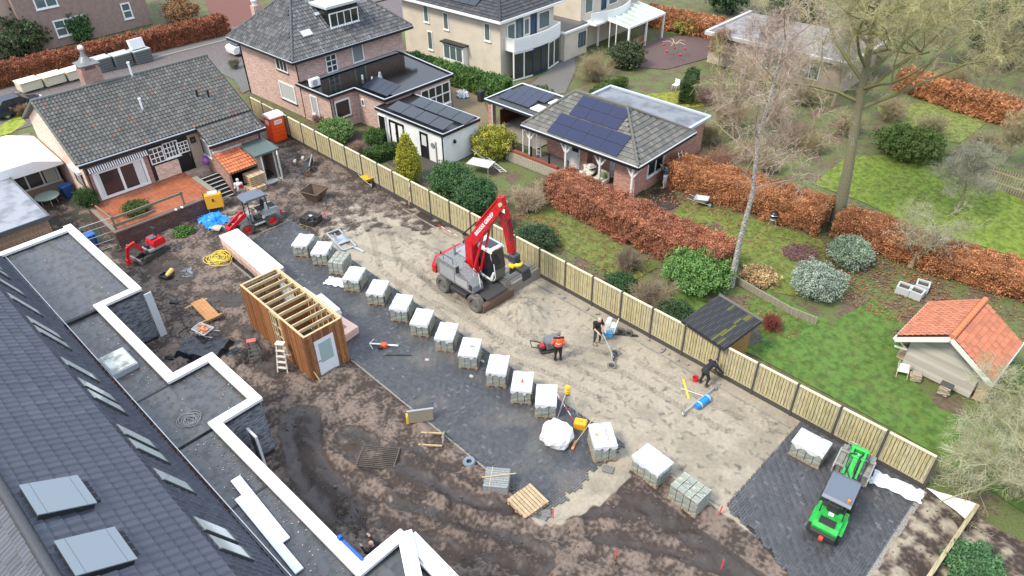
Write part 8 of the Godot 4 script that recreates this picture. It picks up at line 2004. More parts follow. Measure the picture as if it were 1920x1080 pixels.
	lawn([1640, 200, 1760, 190, 1850, 230, 1800, 268, 1690, 255], [Color(0.11, 0.16, 0.03), Color(0.09, 0.13, 0.03)], 25, "rough grass under the bare trees")
	lawn([0, 235, 35, 215, 50, 230, 20, 250, 0, 255], [Color(0.16, 0.24, 0.02)], 30, "light green grass patch beside the dark parked car")
	# fallen leaves in the beds
	var lx = []; var lc = []
	for q in [[1640, 530, 3.0, 1900, 0], [1480, 470, 1.2, 0, 1], [1290, 360, 2.6, 1300, 0], [1500, 475, 1.05, 700, 1], [1460, 430, 3.0, 700, 0], [1880, 560, 3.5, 1000, 0], [1330, 430, 0.9, 250, 1], [1100, 480, 3.5, 700, 0], [1150, 560, 3.0, 600, 0], [960, 400, 2.5, 700, 0], [1700, 300, 6.0, 500, 0], [1420, 590, 1.6, 250, 0]]:
		var p = g(q[0], q[1])
		for i in q[3]:
			var a2 = rf(0, TAU); var r = q[2] * sqrt(R.randf())
			var w = p + V(cos(a2) * r * (1.0 if q[4] else 1.5), rf(0.02, 0.05), sin(a2) * r)
			if w.z > -0.3: continue
			lx.append(Transform3D(Basis.from_euler(V(rf(-0.5, 0.5), rf(0, 6), rf(-0.5, 0.5))) * Basis.from_scale(Vector3.ONE * rf(0.7, 1.5)), w))
			var k = rf(0.5, 1.3)
			lc.append(Color(0.17 * k, 0.075 * k, 0.085 * k) if q[4] else Color(0.24 * k, 0.115 * k, 0.055 * k))
	tag(multi("leaf_litter", leaf_mesh(0.06, 0.045), mt(1, 1, 1, 0.9, 0, null, 1, true), lx, lc, self), "fallen brown leaves scattered over the garden beds", "leaves")
func gq() -> MB:
	var b = mb()
	b.quad(V(-260, -0.05, 200), V(200, -0.05, 200), V(200, -0.05, -260), V(-260, -0.05, -260))
	return b
var lawns := 0
func blades(n: int, h: float) -> ArrayMesh:
	var b = mb()
	for i in n:
		var a = rf(0, 6); var r = rf(0, 0.1); var p = V(cos(a * 3) * r, 0, sin(a * 3) * r); var d = V(cos(a), 0, sin(a))
		b.tri(p - d.cross(Vector3.UP) * 0.007, p + d.cross(Vector3.UP) * 0.007, p + d * h * 0.5 + V(0, h * rf(0.6, 1.1), 0))
	return b.mesh()
func lawn(px: Array, cols: Array, dens: int, label: String) -> void:
	lawns += 1
	var pl = px_poly(px)
	for i in cols.size(): cols[i] = Color(cols[i].r * 1.6, cols[i].g * 1.4, cols[i].b * 1.5)
	var c: Color = cols[0]
	struct("lawn", mb().slab(pl, -0.04, 0.002 + 0.004 * (lawns % 2)), mt(c.r * 1.0, c.g * 0.9, c.b * 1.1, 0.95, 0, grain(12, 0.03, 0.7, 1.2), 0.2))
	var lo = pl[0]; var hi = pl[0]
	for p in pl: lo = lo.min(p); hi = hi.max(p)
	var xs = []; var cs = []
	var nm = noise(70 + lawns, 0.5, 3)
	for i in int((hi.x - lo.x) * (hi.y - lo.y) * dens):
		var p = Vector2(rf(lo.x, hi.x), rf(lo.y, hi.y))
		if p.y > -0.1 or not Geometry2D.is_point_in_polygon(p, pl): continue
		var t = clampf(0.5 + 0.9 * nm.get_noise_2dv(p), 0, 0.999)
		var e: Color = cols[int(t * cols.size())]
		var k = rf(0.8, 1.2)
		xs.append(Transform3D(Basis(Vector3.UP, rf(0, 6)).scaled(V(1, rf(0.6, 1.3), 1)), V(p.x, 0, p.y))); cs.append(Color(e.r * k, e.g * k, e.b * k))
	tag(multi("grass", blades(14, 0.05), mt(1, 1, 1, 0.9, 0, null, 1, true), xs, cs, self), label, "grass")
var clumps := {}
func clump(sz: float, n := 12, r := 0.15) -> ArrayMesh:      # leaves gathered round a point
	var key = "%f %d %f" % [sz, n, r]
	if clumps.has(key): return clumps[key]
	var b = mb()
	for i in n:
		var p = V(rf(-1, 1), rf(-1, 1), rf(-1, 1)).limit_length(1.0) * r
		var B = Basis.from_euler(V(rf(0, 6), rf(0, 6), rf(0, 6))) * sz
		b.quad(p + B * V(-1, 0, 0), p + B * V(0, 0.1, 0.6), p + B * V(1, 0, 0), p + B * V(0, 0.1, -0.6))
	clumps[key] = b.mesh()
	return clumps[key]
func leafmat() -> Material:
	var m = mt(1, 1, 1, 0.75, 0, null, 1, true)
	return m
func pick(cols: Array) -> Color:
	var i = R.randi() % cols.size()
	var c: Color = cols[i].lerp(cols[0], 0.0)
	var k = rf(0.8, 1.2)
	return Color(c.r * k, c.g * k, c.b * k)
const BEECH := [Color(0.35, 0.135, 0.07), Color(0.28, 0.10, 0.055), Color(0.42, 0.19, 0.105), Color(0.31, 0.115, 0.06)]
const RUST := [Color(0.41, 0.175, 0.075), Color(0.34, 0.135, 0.055), Color(0.50, 0.245, 0.11), Color(0.37, 0.15, 0.06)]
const GREEN := [Color(0.06, 0.13, 0.025), Color(0.09, 0.18, 0.035), Color(0.075, 0.155, 0.03)]
func hedge(label: String, path: Array, w: float, h: float, cols: Array, dens := 75.0, lf := 0.05) -> void:
	var o = thing("hedge", label, "hedge", path[0])
	var nm = noise(int(absf(path[0].x * 7)) + 5, 0.6, 3)
	var xs = []; var cs = []
	var core = mb(); var stems = mb()
	for i in path.size() - 1:
		var a: Vector3 = path[i] - path[0]; var b: Vector3 = path[i + 1] - path[0]
		var d = (b - a).normalized(); var s = d.cross(Vector3.UP)
		var L = a.distance_to(b)
		core.beam(a + V(0, h * 0.45, 0), b + V(0, h * 0.45, 0), w * 0.72, h * 0.8)
		for k in int(L / 0.8): stems.tube([a + d * (k + 0.5) * 0.8, a + d * (k + 0.5) * 0.8 + V(0, h * 0.3, 0)], [0.05, 0.04], 5)
		for k in int(L * (w + 2 * h) * dens):
			var t = rf(-0.3, L + 0.3)
			var u = rf(0, w + 2 * h)
			var p: Vector2
			if u < h: p = Vector2(-w / 2, u)
			elif u < h + w: p = Vector2(u - h - w / 2, h)
			else: p = Vector2(w / 2, u - h - w)
			var r = 1.0 + 0.3 * nm.get_noise_2d((a.x + t) * 1.3, u * 1.3) - rf(0, 0.2)
			p = Vector2(p.x * r, h * 0.35 + (p.y - h * 0.35) * r)
			if absf(p.x) > w * 0.4 and p.y > h * 0.85: p *= 0.94
			xs.append(Transform3D(Basis.from_euler(V(rf(0, 6), rf(0, 6), 0)) * rf(0.75, 1.3), a + d * t + s * p.x + V(0, maxf(p.y, 0.08), 0))); cs.append(pick(cols) * (1.0 + 0.5 * nm.get_noise_2d((a.x + t) * 0.7 + 50, u)))
		if i == 0 or i == path.size() - 2:
			var e = a if i == 0 else b
			for k in int(w * h * dens):
				xs.append(Transform3D(Basis.from_euler(V(rf(0, 6), rf(0, 6), 0)) * rf(0.75, 1.3), e + d * rf(-0.15, 0.15) + s * rf(-w / 2, w / 2) + V(0, rf(0.1, h), 0))); cs.append(pick(cols))
	var c0: Color = cols[0]
	part("foliage_core", core, mt(c0.r, c0.g, c0.b, 0.95), o); part("stem", stems, mt(0.12, 0.10, 0.08, 0.9), o)  # solid filler added inside the hedge to block the view through its leaves
	multi("foliage", clump(lf, 12, 0.13), leafmat(), xs, cs, o)
func shrub(called: String, label: String, cat: String, p: Vector3, r: float, h: float, cols: Array, n: int, lf := 0.05, group := "", cone := false) -> void:
	var o = thing(called, label, cat, p, 0.0, group)
	var xs = []; var cs = []
	var nm = noise(int(absf(p.x * 13 + p.z * 7)) + 3, 0.9, 3)
	for i in n:
		var d = V(rf(-1, 1), rf(-0.75, 1), rf(-1, 1))
		if d.length() > 1.0 or d.length() < 0.1: continue
		d = d.normalized() * lerpf(0.62, 1.0, pow(R.randf(), 0.5)) * (1.0 + 0.65 * nm.get_noise_3dv(d * 2.0))
		var q = V(d.x * r, h * 0.52 + d.y * h * 0.5, d.z * r)
		if cone: q = V(d.x * r * (1.0 - 0.55 * pow(clampf(q.y / h, 0, 1), 2.0)), q.y, d.z * r * (1.0 - 0.55 * pow(clampf(q.y / h, 0, 1), 2.0)))
		xs.append(Transform3D(Basis.from_euler(V(rf(0, 6), rf(0, 6), 0)) * rf(0.7, 1.35), V(q.x, maxf(q.y, 0.05), q.z))); cs.append(pick(cols))
	var c0: Color = cols[0]
	part("foliage_core", mb().ell(V(0, h * 0.46, 0), V(r * 0.5, h * 0.36, r * 0.5), 10), mt(c0.r, c0.g, c0.b, 0.95), o)  # solid ellipsoid added within the leaves so nothing shows through, not real branches
	part("stem", mb().tube([V(0, 0, 0), V(0.05, h * 0.4, 0)], [0.06, 0.04], 6), mt(0.1, 0.08, 0.06, 0.9), o)
	multi("foliage", clump(lf, 12, 0.13), leafmat(), xs, cs, o)
var sprays := {}
func spray(l: float, n: int, th: float, droop: float) -> ArrayMesh:      # a twig with side twigs, growing along +y
	var key = "%f %d %f %f" % [l, n, th, droop]
	if sprays.has(key): return sprays[key]
	var b = mb()
	var twig = func(a: Vector3, d: Vector3, ln: float, r: float):
		var m = a + d * ln * 0.5 + V(rf(-1, 1), rf(-1, 1), rf(-1, 1)) * ln * 0.07
		var e = a + d * ln + V(rf(-1, 1), rf(-1, 1), rf(-1, 1)) * ln * 0.12 - V(0, 0, 1) * droop * ln
		b.tube([a, m, e], [r, r * 0.75, r * 0.4], 3, false)
		return [m, e]
	var mn = twig.call(Vector3.ZERO, Vector3.UP, l, th)
	for i in n:
		var t = rf(0.1, 0.95)
		var a = Vector3.ZERO.lerp(mn[0], t * 2) if t < 0.5 else mn[0].lerp(mn[1], t * 2 - 1)
		var ph = rf(0, TAU)
		var d = V(cos(ph) * 0.75, rf(0.35, 0.9), sin(ph) * 0.75).normalized()
		var q = twig.call(a, d, l * rf(0.3, 0.55), th * 0.7)
		for k in 2: twig.call(q[0], (d + V(rf(-1, 1), rf(-0.3, 0.8), rf(-1, 1)) * 0.8).normalized(), l * rf(0.15, 0.3), th * 0.5)
	sprays[key] = b.mesh()
	return sprays[key]
func toward(d: Vector3) -> Basis:      # turns +y to d with a random roll
	var x = d.cross(Vector3.UP if absf(d.y) < 0.95 else Vector3.RIGHT).normalized()
	return Basis(x, d, x.cross(d)) * Basis(Vector3.UP, rf(0, TAU))
# grows limbs; spec: levels, number of children, spread, length ratio, up pull, twig droop
func bare_tree(called: String, label: String, p: Vector3, trunk: Array, r0: float, s: Dictionary, bark: Material, limbm: Material, twigc: Array, group := "") -> void:
	var o = thing(called, label, s.get("cat", "tree"), p, 0.0, group)
	var tb = mb(); var lb = mb()
	var rr = []
	for i in trunk.size(): rr.append(r0 * lerpf(1.0, 0.28, float(i) / (trunk.size() - 1)))
	rr[0] *= 1.25
	if trunk.size() > 1: tb.tube(trunk, rr, 9)
	var xs = []; var cs = []
	var todo = []
	for k in s.n0:
		var t = lerpf(s.get("from", 0.4), 1.0, (k + 0.5) / s.n0)
		var f = t * (trunk.size() - 1); var i = mini(int(f), trunk.size() - 2)
		var a = trunk[i].lerp(trunk[i + 1], f - i)
		var ph = k * 2.4 + rf(-0.5, 0.5)
		var d = V(cos(ph), s.up + rf(-0.2, 0.3), sin(ph)).normalized()
		todo.append([a, d, s.len * lerpf(1.0, 0.6, (t - s.get("from", 0.4)) / 0.6) * rf(0.8, 1.2), r0 * lerpf(0.42, 0.22, t), 0])
	while todo.size():
		var q = todo.pop_back()
		var pts = [q[0]]; var rs = [q[3]]
		var d: Vector3 = q[1]
		for i in 4:
			d = (d + V(rf(-1, 1), rf(-1, 1), rf(-1, 1)) * s.get("kink", 0.16) + V(0, s.get("lift", 0.04), 0)).normalized()
			pts.append(pts[i] + d * q[2] / 4); rs.append(q[3] * (1.0 - 0.17 * (i + 1)))
		lb.tube(pts, rs, 5 if q[4] < 2 else 4, false)
		if q[4] + 1 < s.levels:
			for k in s.kids:
				var i = 1 + (k + R.randi() % 2) % 4
				var e = (d * 0.6 + V(rf(-1, 1), rf(-0.5, 0.8) + s.up * 0.3, rf(-1, 1)) * s.spread).normalized()
				todo.append([pts[i], e, q[2] * rf(0.45, 0.7), rs[i] * 0.6, q[4] + 1])
		for k in s.twigs:
			var i = 1 + R.randi() % 4
			var e = (d * 0.7 + V(rf(-1, 1), rf(-0.7, 0.9) - s.get("droop", 0.0), rf(-1, 1)) * 0.9).normalized()
			xs.append(Transform3D(toward(e) * rf(0.7, 1.3), pts[i].lerp(pts[i - 1], R.randf()))); cs.append(pick(twigc))
	if trunk.size() > 1 and r0 > 0.03: part("trunk", tb, bark, o)
	part("branches", lb, limbm, o)
	multi("twigs", spray(s.tl, 7, s.get("th", 0.008), s.get("droop", 0.0) * 0.4), mt(1, 1, 1, 0.85, 0, null, 1, true), xs, cs, o)
func plants() -> void:
	R.seed = 181
	hedge("thick clipped copper beech hedge between timber fence and garden house", [V(-26.6, 0, -7.6), V(-20, 0, -7.3), V(-13.9, 0, -7.4)], 2.5, 1.9, BEECH, 75)
	hedge("long rust-brown beech hedge across the gardens behind the barbecue", [V(-22.3, 0, -14.9), V(-15.5, 0, -15.7), V(-12.2, 0, -16.0)], 2.4, 1.8, RUST)
	hedge("rust-brown beech hedge running right of the mossy trunk past planters", [V(-10.9, 0, -16.4), V(-5.5, 0, -16.5), V(-0.5, 0, -17.3), V(4.0, 0, -18)], 2.0, 1.6, RUST)
	hedge("brown beech hedge along the street opposite the bungalow", [V(-78.0, 0, 15), V(-77.6, 0, 4), V(-77.2, 0, -9.5)], 1.8, 2.0, [Color(0.32, 0.12, 0.055), Color(0.25, 0.08, 0.04), Color(0.257, 0.09, 0.0428)], 40, 0.07)
	hedge("orange-brown beech hedge behind the pergola of the cream villa", [g(1215, 45), g(1300, 62), g(1400, 85)], 1.8, 2.0, RUST, 30, 0.08)
	hedge("orange-brown beech hedge far behind under the bare trees", [g(1690, 165), g(1800, 205), g(1920, 240)], 1.8, 1.8, RUST, 40, 0.07)
	hedge("glossy green laurel hedge in front of the cream house", [V(-53, 0, -16.2), V(-47, 0, -16.8), V(-41.6, 0, -17.4)], 1.5, 1.7, GREEN, 50, 0.07)
	hedge("low dark green box hedge beside the yellow conifer", [g(690, 305), g(738, 292)], 1.1, 0.9, [Color(0.05, 0.11, 0.015), Color(0.035, 0.07, 0.012)], 90)
	hedge("clipped green box hedge curving round the small pale lawn", [g(1115, 190), g(1140, 172), g(1165, 165)], 0.9, 1.0, [Color(0.08, 0.13, 0.02), Color(0.05, 0.09, 0.015)], 60)
	hedge("tall clipped green yew hedge beside the white garden chair", [g(1285, 195), g(1295, 170)], 1.0, 2.0, [Color(0.04, 0.08, 0.015), Color(0.03, 0.055, 0.012)], 60)
	shrub("conifer", "columnar yellow-green conifer by the white garage wall", "conifer", g(768, 338), 0.85, 3.3, [Color(0.40, 0.37, 0.03), Color(0.28, 0.30, 0.03), Color(0.306, 0.301, 0.027)], 3600, 0.045, "", true)
	for q in [["bright green rhododendron beside the birch trunk", 1305, 528, 1.65, 1.7, [Color(0.10, 0.22, 0.05), Color(0.15, 0.28, 0.07), Color(0.113, 0.225, 0.054)], 4200, 0.06],
		["dense dark green shrub behind fence left of the excavator", 848, 362, 1.35, 2.0, [Color(0.05, 0.12, 0.04), Color(0.08, 0.17, 0.05), Color(0.0585, 0.131, 0.0405)], 2800, 0.055],
		["tall dark green shrub behind fence nearest the excavator boom", 893, 402, 1.3, 2.3, [Color(0.04, 0.11, 0.04), Color(0.07, 0.15, 0.05), Color(0.0495, 0.117, 0.0405)], 2800, 0.055],
		["light green spreading shrub behind fence by the brick house", 632, 262, 1.3, 1.5, [Color(0.11, 0.19, 0.05), Color(0.16, 0.25, 0.07), Color(0.122, 0.198, 0.054)], 2400, 0.06],
		["round clipped green shrub before the white garage", 704, 268, 0.7, 1.1, [Color(0.08, 0.16, 0.03), Color(0.05, 0.11, 0.02)], 1300, 0.045],
		["silver-grey leafed shrub next to the brown leaf bed", 1528, 548, 1.25, 1.5, [Color(0.33, 0.40, 0.32), Color(0.24, 0.30, 0.23), Color(0.257, 0.315, 0.248)], 2400, 0.05],
		["smaller silver-green shrub below the rust-brown hedge", 1590, 492, 1.1, 1.4, [Color(0.30, 0.38, 0.26), Color(0.22, 0.29, 0.19), Color(0.234, 0.301, 0.203)], 2000, 0.05],
		["yellow variegated shrub beside the carport", 925, 290, 1.5, 2.0, [Color(0.40, 0.36, 0.04), Color(0.16, 0.20, 0.03), Color(0.252, 0.252, 0.0315)], 2600, 0.06],
		["low dark evergreen shrub inside the fence by the boom tip", 1005, 462, 1.2, 1.1, [Color(0.035, 0.075, 0.03), Color(0.05, 0.09, 0.035), Color(0.0383, 0.0742, 0.0293)], 1800, 0.05],
		["dark green fern-like shrub by the fence right of the levelling bucket", 1160, 545, 0.9, 0.8, [Color(0.04, 0.10, 0.03), Color(0.03, 0.07, 0.02)], 900, 0.05],
		["dark ivy shrub beside the black shed", 1262, 600, 0.9, 0.9, [Color(0.03, 0.07, 0.02), Color(0.05, 0.09, 0.03)], 900, 0.05],
		["green shrub beyond the low timber fence", 1818, 1078, 0.8, 1.1, [Color(0.05, 0.13, 0.05), Color(0.08, 0.18, 0.07), Color(0.0585, 0.14, 0.054)], 2000, 0.06],
		["clipped globe bush on the terrace by the sliding door", 168, 385, 0.6, 1.1, [Color(0.05, 0.10, 0.02), Color(0.03, 0.065, 0.015)], 1300, 0.04],
		["low clipped box bush behind the terrace railing", 258, 398, 0.75, 0.6, [Color(0.08, 0.13, 0.02), Color(0.05, 0.09, 0.015)], 1200, 0.04],
		["dark green holly bush beside the round tan shrub", 1175, 125, 1.6, 2.2, [Color(0.05, 0.07, 0.03), Color(0.08, 0.10, 0.04), Color(0.0585, 0.0765, 0.0315)], 1600, 0.08],
		["dense evergreen tree at the back of the gardens", 1480, 70, 2.6, 4.5, [Color(0.03, 0.07, 0.025), Color(0.05, 0.10, 0.03), Color(0.036, 0.0765, 0.0248)], 2600, 0.1],
		["dark evergreen tree beside the pale yellow house", 1860, 120, 2.6, 6.0, [Color(0.035, 0.08, 0.03), Color(0.05, 0.11, 0.035), Color(0.0383, 0.0855, 0.0293)], 2600, 0.1],
		["dark green tree behind the villa hedge", 1360, 22, 2.6, 5.0, [Color(0.035, 0.08, 0.03), Color(0.05, 0.11, 0.035), Color(0.0383, 0.0855, 0.0293)], 2200, 0.1],
		["bushy green shrub at the edge of the vivid lawn", 1700, 288, 2.2, 1.7, [Color(0.07, 0.12, 0.02), Color(0.10, 0.15, 0.025), Color(0.0765, 0.122, 0.0203)], 2400, 0.07],
		["mixed green tree behind the street hedge left of the mauve house", 45, 100, 2.6, 3.6, [Color(0.05, 0.10, 0.035), Color(0.10, 0.11, 0.05), Color(0.0675, 0.0945, 0.0383)], 1800, 0.12],
		["green shrub rising out of the street hedge", 155, 75, 1.3, 2.8, [Color(0.05, 0.12, 0.04), Color(0.08, 0.16, 0.05)], 1100, 0.1],
		["russet shrub behind the street hedge by the brick drive", 345, 40, 1.8, 2.4, [Color(0.3, 0.16, 0.07), Color(0.36, 0.22, 0.11), Color(0.297, 0.171, 0.081)], 1400, 0.09],
		["low green plants at the foot of the terrace wall", 345, 440, 0.5, 0.4, [Color(0.07, 0.16, 0.03), Color(0.1, 0.2, 0.04)], 500, 0.06],
		["spindly green plants beside the shed firewood", 1890, 720, 0.9, 0.9, [Color(0.10, 0.20, 0.04), Color(0.06, 0.12, 0.03)], 500, 0.07],
		["tan dried hydrangea clump by the barbecue lawn edge", 1340, 352, 1.1, 0.8, [Color(0.42, 0.25, 0.12), Color(0.33, 0.17, 0.08), Color(0.338, 0.189, 0.09)], 700, 0.07],
		["tan dried hydrangea heads at the lawn edge by the timber edging", 1425, 525, 0.9, 0.6, [Color(0.50, 0.36, 0.18), Color(0.40, 0.26, 0.12), Color(0.405, 0.279, 0.135)], 350, 0.07],
		["low clipped green hedge by the cream house drive", 1010, 180, 1.0, 0.7, [Color(0.08, 0.12, 0.02), Color(0.05, 0.08, 0.015)], 700, 0.06],
		["yellow-green willow shrub behind the pergola", 1290, 60, 1.6, 1.6, [Color(0.35, 0.30, 0.05), Color(0.25, 0.22, 0.08), Color(0.27, 0.234, 0.0585)], 1100, 0.07]]:
		shrub("shrub", q[0], "shrub", g(q[1], q[2]) if q[1] > 300 or q[1] < 160 or q[1] == 155 else g(q[1], q[2], 1.17), q[3], q[4], q[5], q[6], q[7])
	R.seed = 191
	var birch = mt(0.62, 0.60, 0.55, 0.85, 0, grain(88, 0.03, 0.35, 1.15), 0.9); var moss = mt(0.24, 0.225, 0.13, 0.95, 0, G2, 0.8); var pale = mt(0.36, 0.33, 0.22, 0.9, 0, G2, 1.0)
	bare_tree("birch_tree", "white-barked birch with reddish drooping twigs beside the rhododendron", V(-12.86, 0, -6.73), [V(0, 0, 0), V(-0.02, 3, 0.02), V(0.1, 6, -0.05), V(-0.15, 9, 0.1), V(0.0, 11.5, 0), V(0.1, 14, 0)], 0.16, {"n0": 20, "from": 0.4, "up": 0.75, "len": 3.2, "levels": 3, "kids": 3, "spread": 0.8, "twigs": 2, "tl": 0.9, "droop": 0.5, "th": 0.007}, birch, mt(0.30, 0.22, 0.17, 0.9), [Color(0.46, 0.36, 0.28), Color(0.52, 0.43, 0.34), Color(0.40, 0.29, 0.23)])
	bare_tree("lime_tree", "big bare tree with thick mossy trunk and yellow-green branches", V(-11.64, 0, -17.29), [V(0, 0, 0), V(-0.2, 3.5, 0.05), V(-0.55, 7, 0.2), V(-0.8, 10, 0.28), V(-1.1, 13, 0.4), V(-1.3, 16.5, 0.4)], 0.36, {"n0": 22, "from": 0.42, "up": 0.4, "len": 6.8, "levels": 4, "kids": 3, "spread": 0.9, "twigs": 2, "tl": 1.0, "kink": 0.3, "droop": 0.1, "th": 0.011}, moss, mt(0.25, 0.24, 0.10, 0.95, 0, G2, 1.0), [Color(0.40, 0.37, 0.16), Color(0.33, 0.30, 0.14), Color(0.48, 0.44, 0.24)])
	bare_tree("fruit_tree", "small pale bare fruit tree forked low beside the grey planters", g(1707, 500), [V(0, 0, 0), V(0.05, 0.7, 0), V(0.1, 1.3, 0.05)], 0.15, {"n0": 6, "from": 0.4, "up": 1.0, "len": 2.4, "levels": 3, "kids": 3, "spread": 0.9, "twigs": 3, "tl": 0.8, "kink": 0.3}, pale, pale, [Color(0.36, 0.35, 0.22), Color(0.45, 0.43, 0.3)])
	bare_tree("mossy_tree", "wide bare mossy tree overhanging the end of the timber fence", V(2.7, 0, -2.3), [V(0, 0, 0), V(-0.1, 0.9, 0.1), V(-0.3, 1.8, 0.3), V(-0.6, 2.6, 0.4)], 0.17, {"n0": 14, "from": 0.35, "up": 0.2, "len": 3.2, "levels": 4, "kids": 3, "spread": 1.0, "twigs": 3, "tl": 0.7, "kink": 0.4, "droop": 0.2, "th": 0.007}, pale, mt(0.36, 0.35, 0.19, 0.95), [Color(0.42, 0.41, 0.25), Color(0.34, 0.34, 0.17), Color(0.48, 0.46, 0.32)])
	var bk = [["tan bare tree behind the flat annex", 1370, 260, 5.5, [Color(0.33, 0.25, 0.16), Color(0.27, 0.19, 0.13)]], ["pinkish bare shrub tree by the flat-roofed house", 1430, 180, 6.0, [Color(0.36, 0.27, 0.21), Color(0.3, 0.22, 0.18)]], ["grey bare tree behind the vivid lawn", 1560, 200, 6.0, [Color(0.36, 0.33, 0.22), Color(0.3, 0.28, 0.18)]], ["yellow-green bare tree before the pale yellow house", 1750, 130, 8.0, [Color(0.36, 0.36, 0.17), Color(0.3, 0.29, 0.15)]], ["slim bare tree beside the far rust hedge", 1830, 190, 6.5, [Color(0.38, 0.35, 0.2), Color(0.33, 0.29, 0.17)]], ["bare apple tree over the vivid lawn", 1790, 400, 4.0, [Color(0.36, 0.36, 0.24), Color(0.42, 0.4, 0.3)]], ["pale bare hazel behind the picket fence", 1880, 310, 3.6, [Color(0.42, 0.36, 0.2), Color(0.36, 0.3, 0.17)]], ["tall bare tree at the very back of the gardens", 1650, 60, 9.0, [Color(0.34, 0.32, 0.17), Color(0.28, 0.26, 0.14)]], ["brown bare tree at the end of the mauve terrace", 1345, 130, 3.2, [Color(0.26, 0.15, 0.09), Color(0.3, 0.18, 0.1)]]]
	for q in bk:
		var h: float = q[3]
		bare_tree("bare_tree", q[0], g(q[1], q[2]), [V(0, 0, 0), V(0.1, h * 0.3, 0.05), V(-0.05, h * 0.6, 0.1), V(0.1, h, 0)], 0.02 * h, {"n0": 12, "from": 0.2, "up": 0.7, "len": h * 0.42, "levels": 3, "kids": 3, "spread": 0.9, "twigs": 4, "tl": h * 0.14, "kink": 0.25, "th": 0.009}, pale, mt(0.3, 0.27, 0.17, 0.9), q[4])
	var sh = [["round tan bare shrub by the cream house drive", 1110, 150, 2.6, [Color(0.40, 0.32, 0.19), Color(0.33, 0.26, 0.15)]], ["reddish bare bush behind the birch trunk", 1340, 330, 2.4, [Color(0.34, 0.18, 0.12), Color(0.28, 0.14, 0.10)]], ["red-stemmed bush on the lawn by the black shed", 1443, 615, 0.9, [Color(0.26, 0.07, 0.045), Color(0.20, 0.05, 0.035)]], ["pale bare shrub against the garden wall", 985, 395, 1.9, [Color(0.42, 0.32, 0.22), Color(0.5, 0.38, 0.27)]], ["thin bare shrub behind fence by the black shed", 1215, 575, 1.9, [Color(0.33, 0.26, 0.17), Color(0.26, 0.2, 0.13)]], ["grey-brown bare bush in front of the copper hedge", 1175, 505, 1.4, [Color(0.26, 0.19, 0.13), Color(0.2, 0.15, 0.1)]], ["bare brown bush behind fence by the clipped box hedge", 672, 288, 1.2, [Color(0.34, 0.2, 0.14), Color(0.3, 0.22, 0.15)]], ["bare climbing bush on the brick house extension", 603, 235, 1.3, [Color(0.3, 0.2, 0.15), Color(0.26, 0.16, 0.12)]], ["brown undergrowth behind the excavator boom", 945, 425, 1.3, [Color(0.24, 0.15, 0.09), Color(0.28, 0.2, 0.12)]], ["tangle of bare bush under the big mossy tree", 1480, 270, 2.2, [Color(0.26, 0.19, 0.13), Color(0.3, 0.24, 0.17)]], ["brown bush by the side of the orange-tiled shed", 1690, 640, 0.8, [Color(0.2, 0.15, 0.1), Color(0.26, 0.2, 0.12)]], ["tan bush beside the dark parked car", 42, 215, 1.3, [Color(0.4, 0.28, 0.14), Color(0.3, 0.2, 0.11)]], ["grey low bush by the side path of the brick house", 440, 128, 1.0, [Color(0.22, 0.19, 0.15), Color(0.16, 0.17, 0.1)]], ["mauve bare bush by the clipped yew hedge", 1320, 195, 1.8, [Color(0.3, 0.19, 0.17), Color(0.26, 0.18, 0.15)]]]
	for q in [[1360, 235, 2.2], [1405, 300, 2.0], [1450, 225, 2.4], [1500, 195, 2.6], [1325, 265, 1.8], [1550, 150, 2.6], [1585, 250, 2.0], [1665, 225, 2.2], [1740, 255, 2.0], [1840, 285, 1.8], [1620, 130, 2.6], [1780, 170, 2.6], [1880, 210, 2.2], [1440, 320, 1.6], [1520, 285, 1.8]]:
		sh.append(["tangled tan bare bush in the overgrown garden around the big mossy tree", q[0], q[1], q[2], [Color(0.40, 0.33, 0.19), Color(0.32, 0.25, 0.15), Color(0.36, 0.34, 0.17)]])
	for q in sh:
		var h: float = q[3]
		bare_tree("bare_shrub", q[0], g(q[1], q[2]), [V(0, 0, 0), V(0, 0.12 * h, 0)], 0.028 * h, {"cat": "shrub", "n0": 12, "from": 0.0, "up": 1.1, "len": h * 0.62, "levels": 2, "kids": 4, "spread": 0.8, "twigs": 9, "tl": h * 0.3, "kink": 0.25, "th": 0.006 + 0.001 * h}, pale, mt(q[4][1].r, q[4][1].g, q[4][1].b, 0.9), q[4], "bare bushes around the big tree" if q[0].begins_with("tangled") else "")
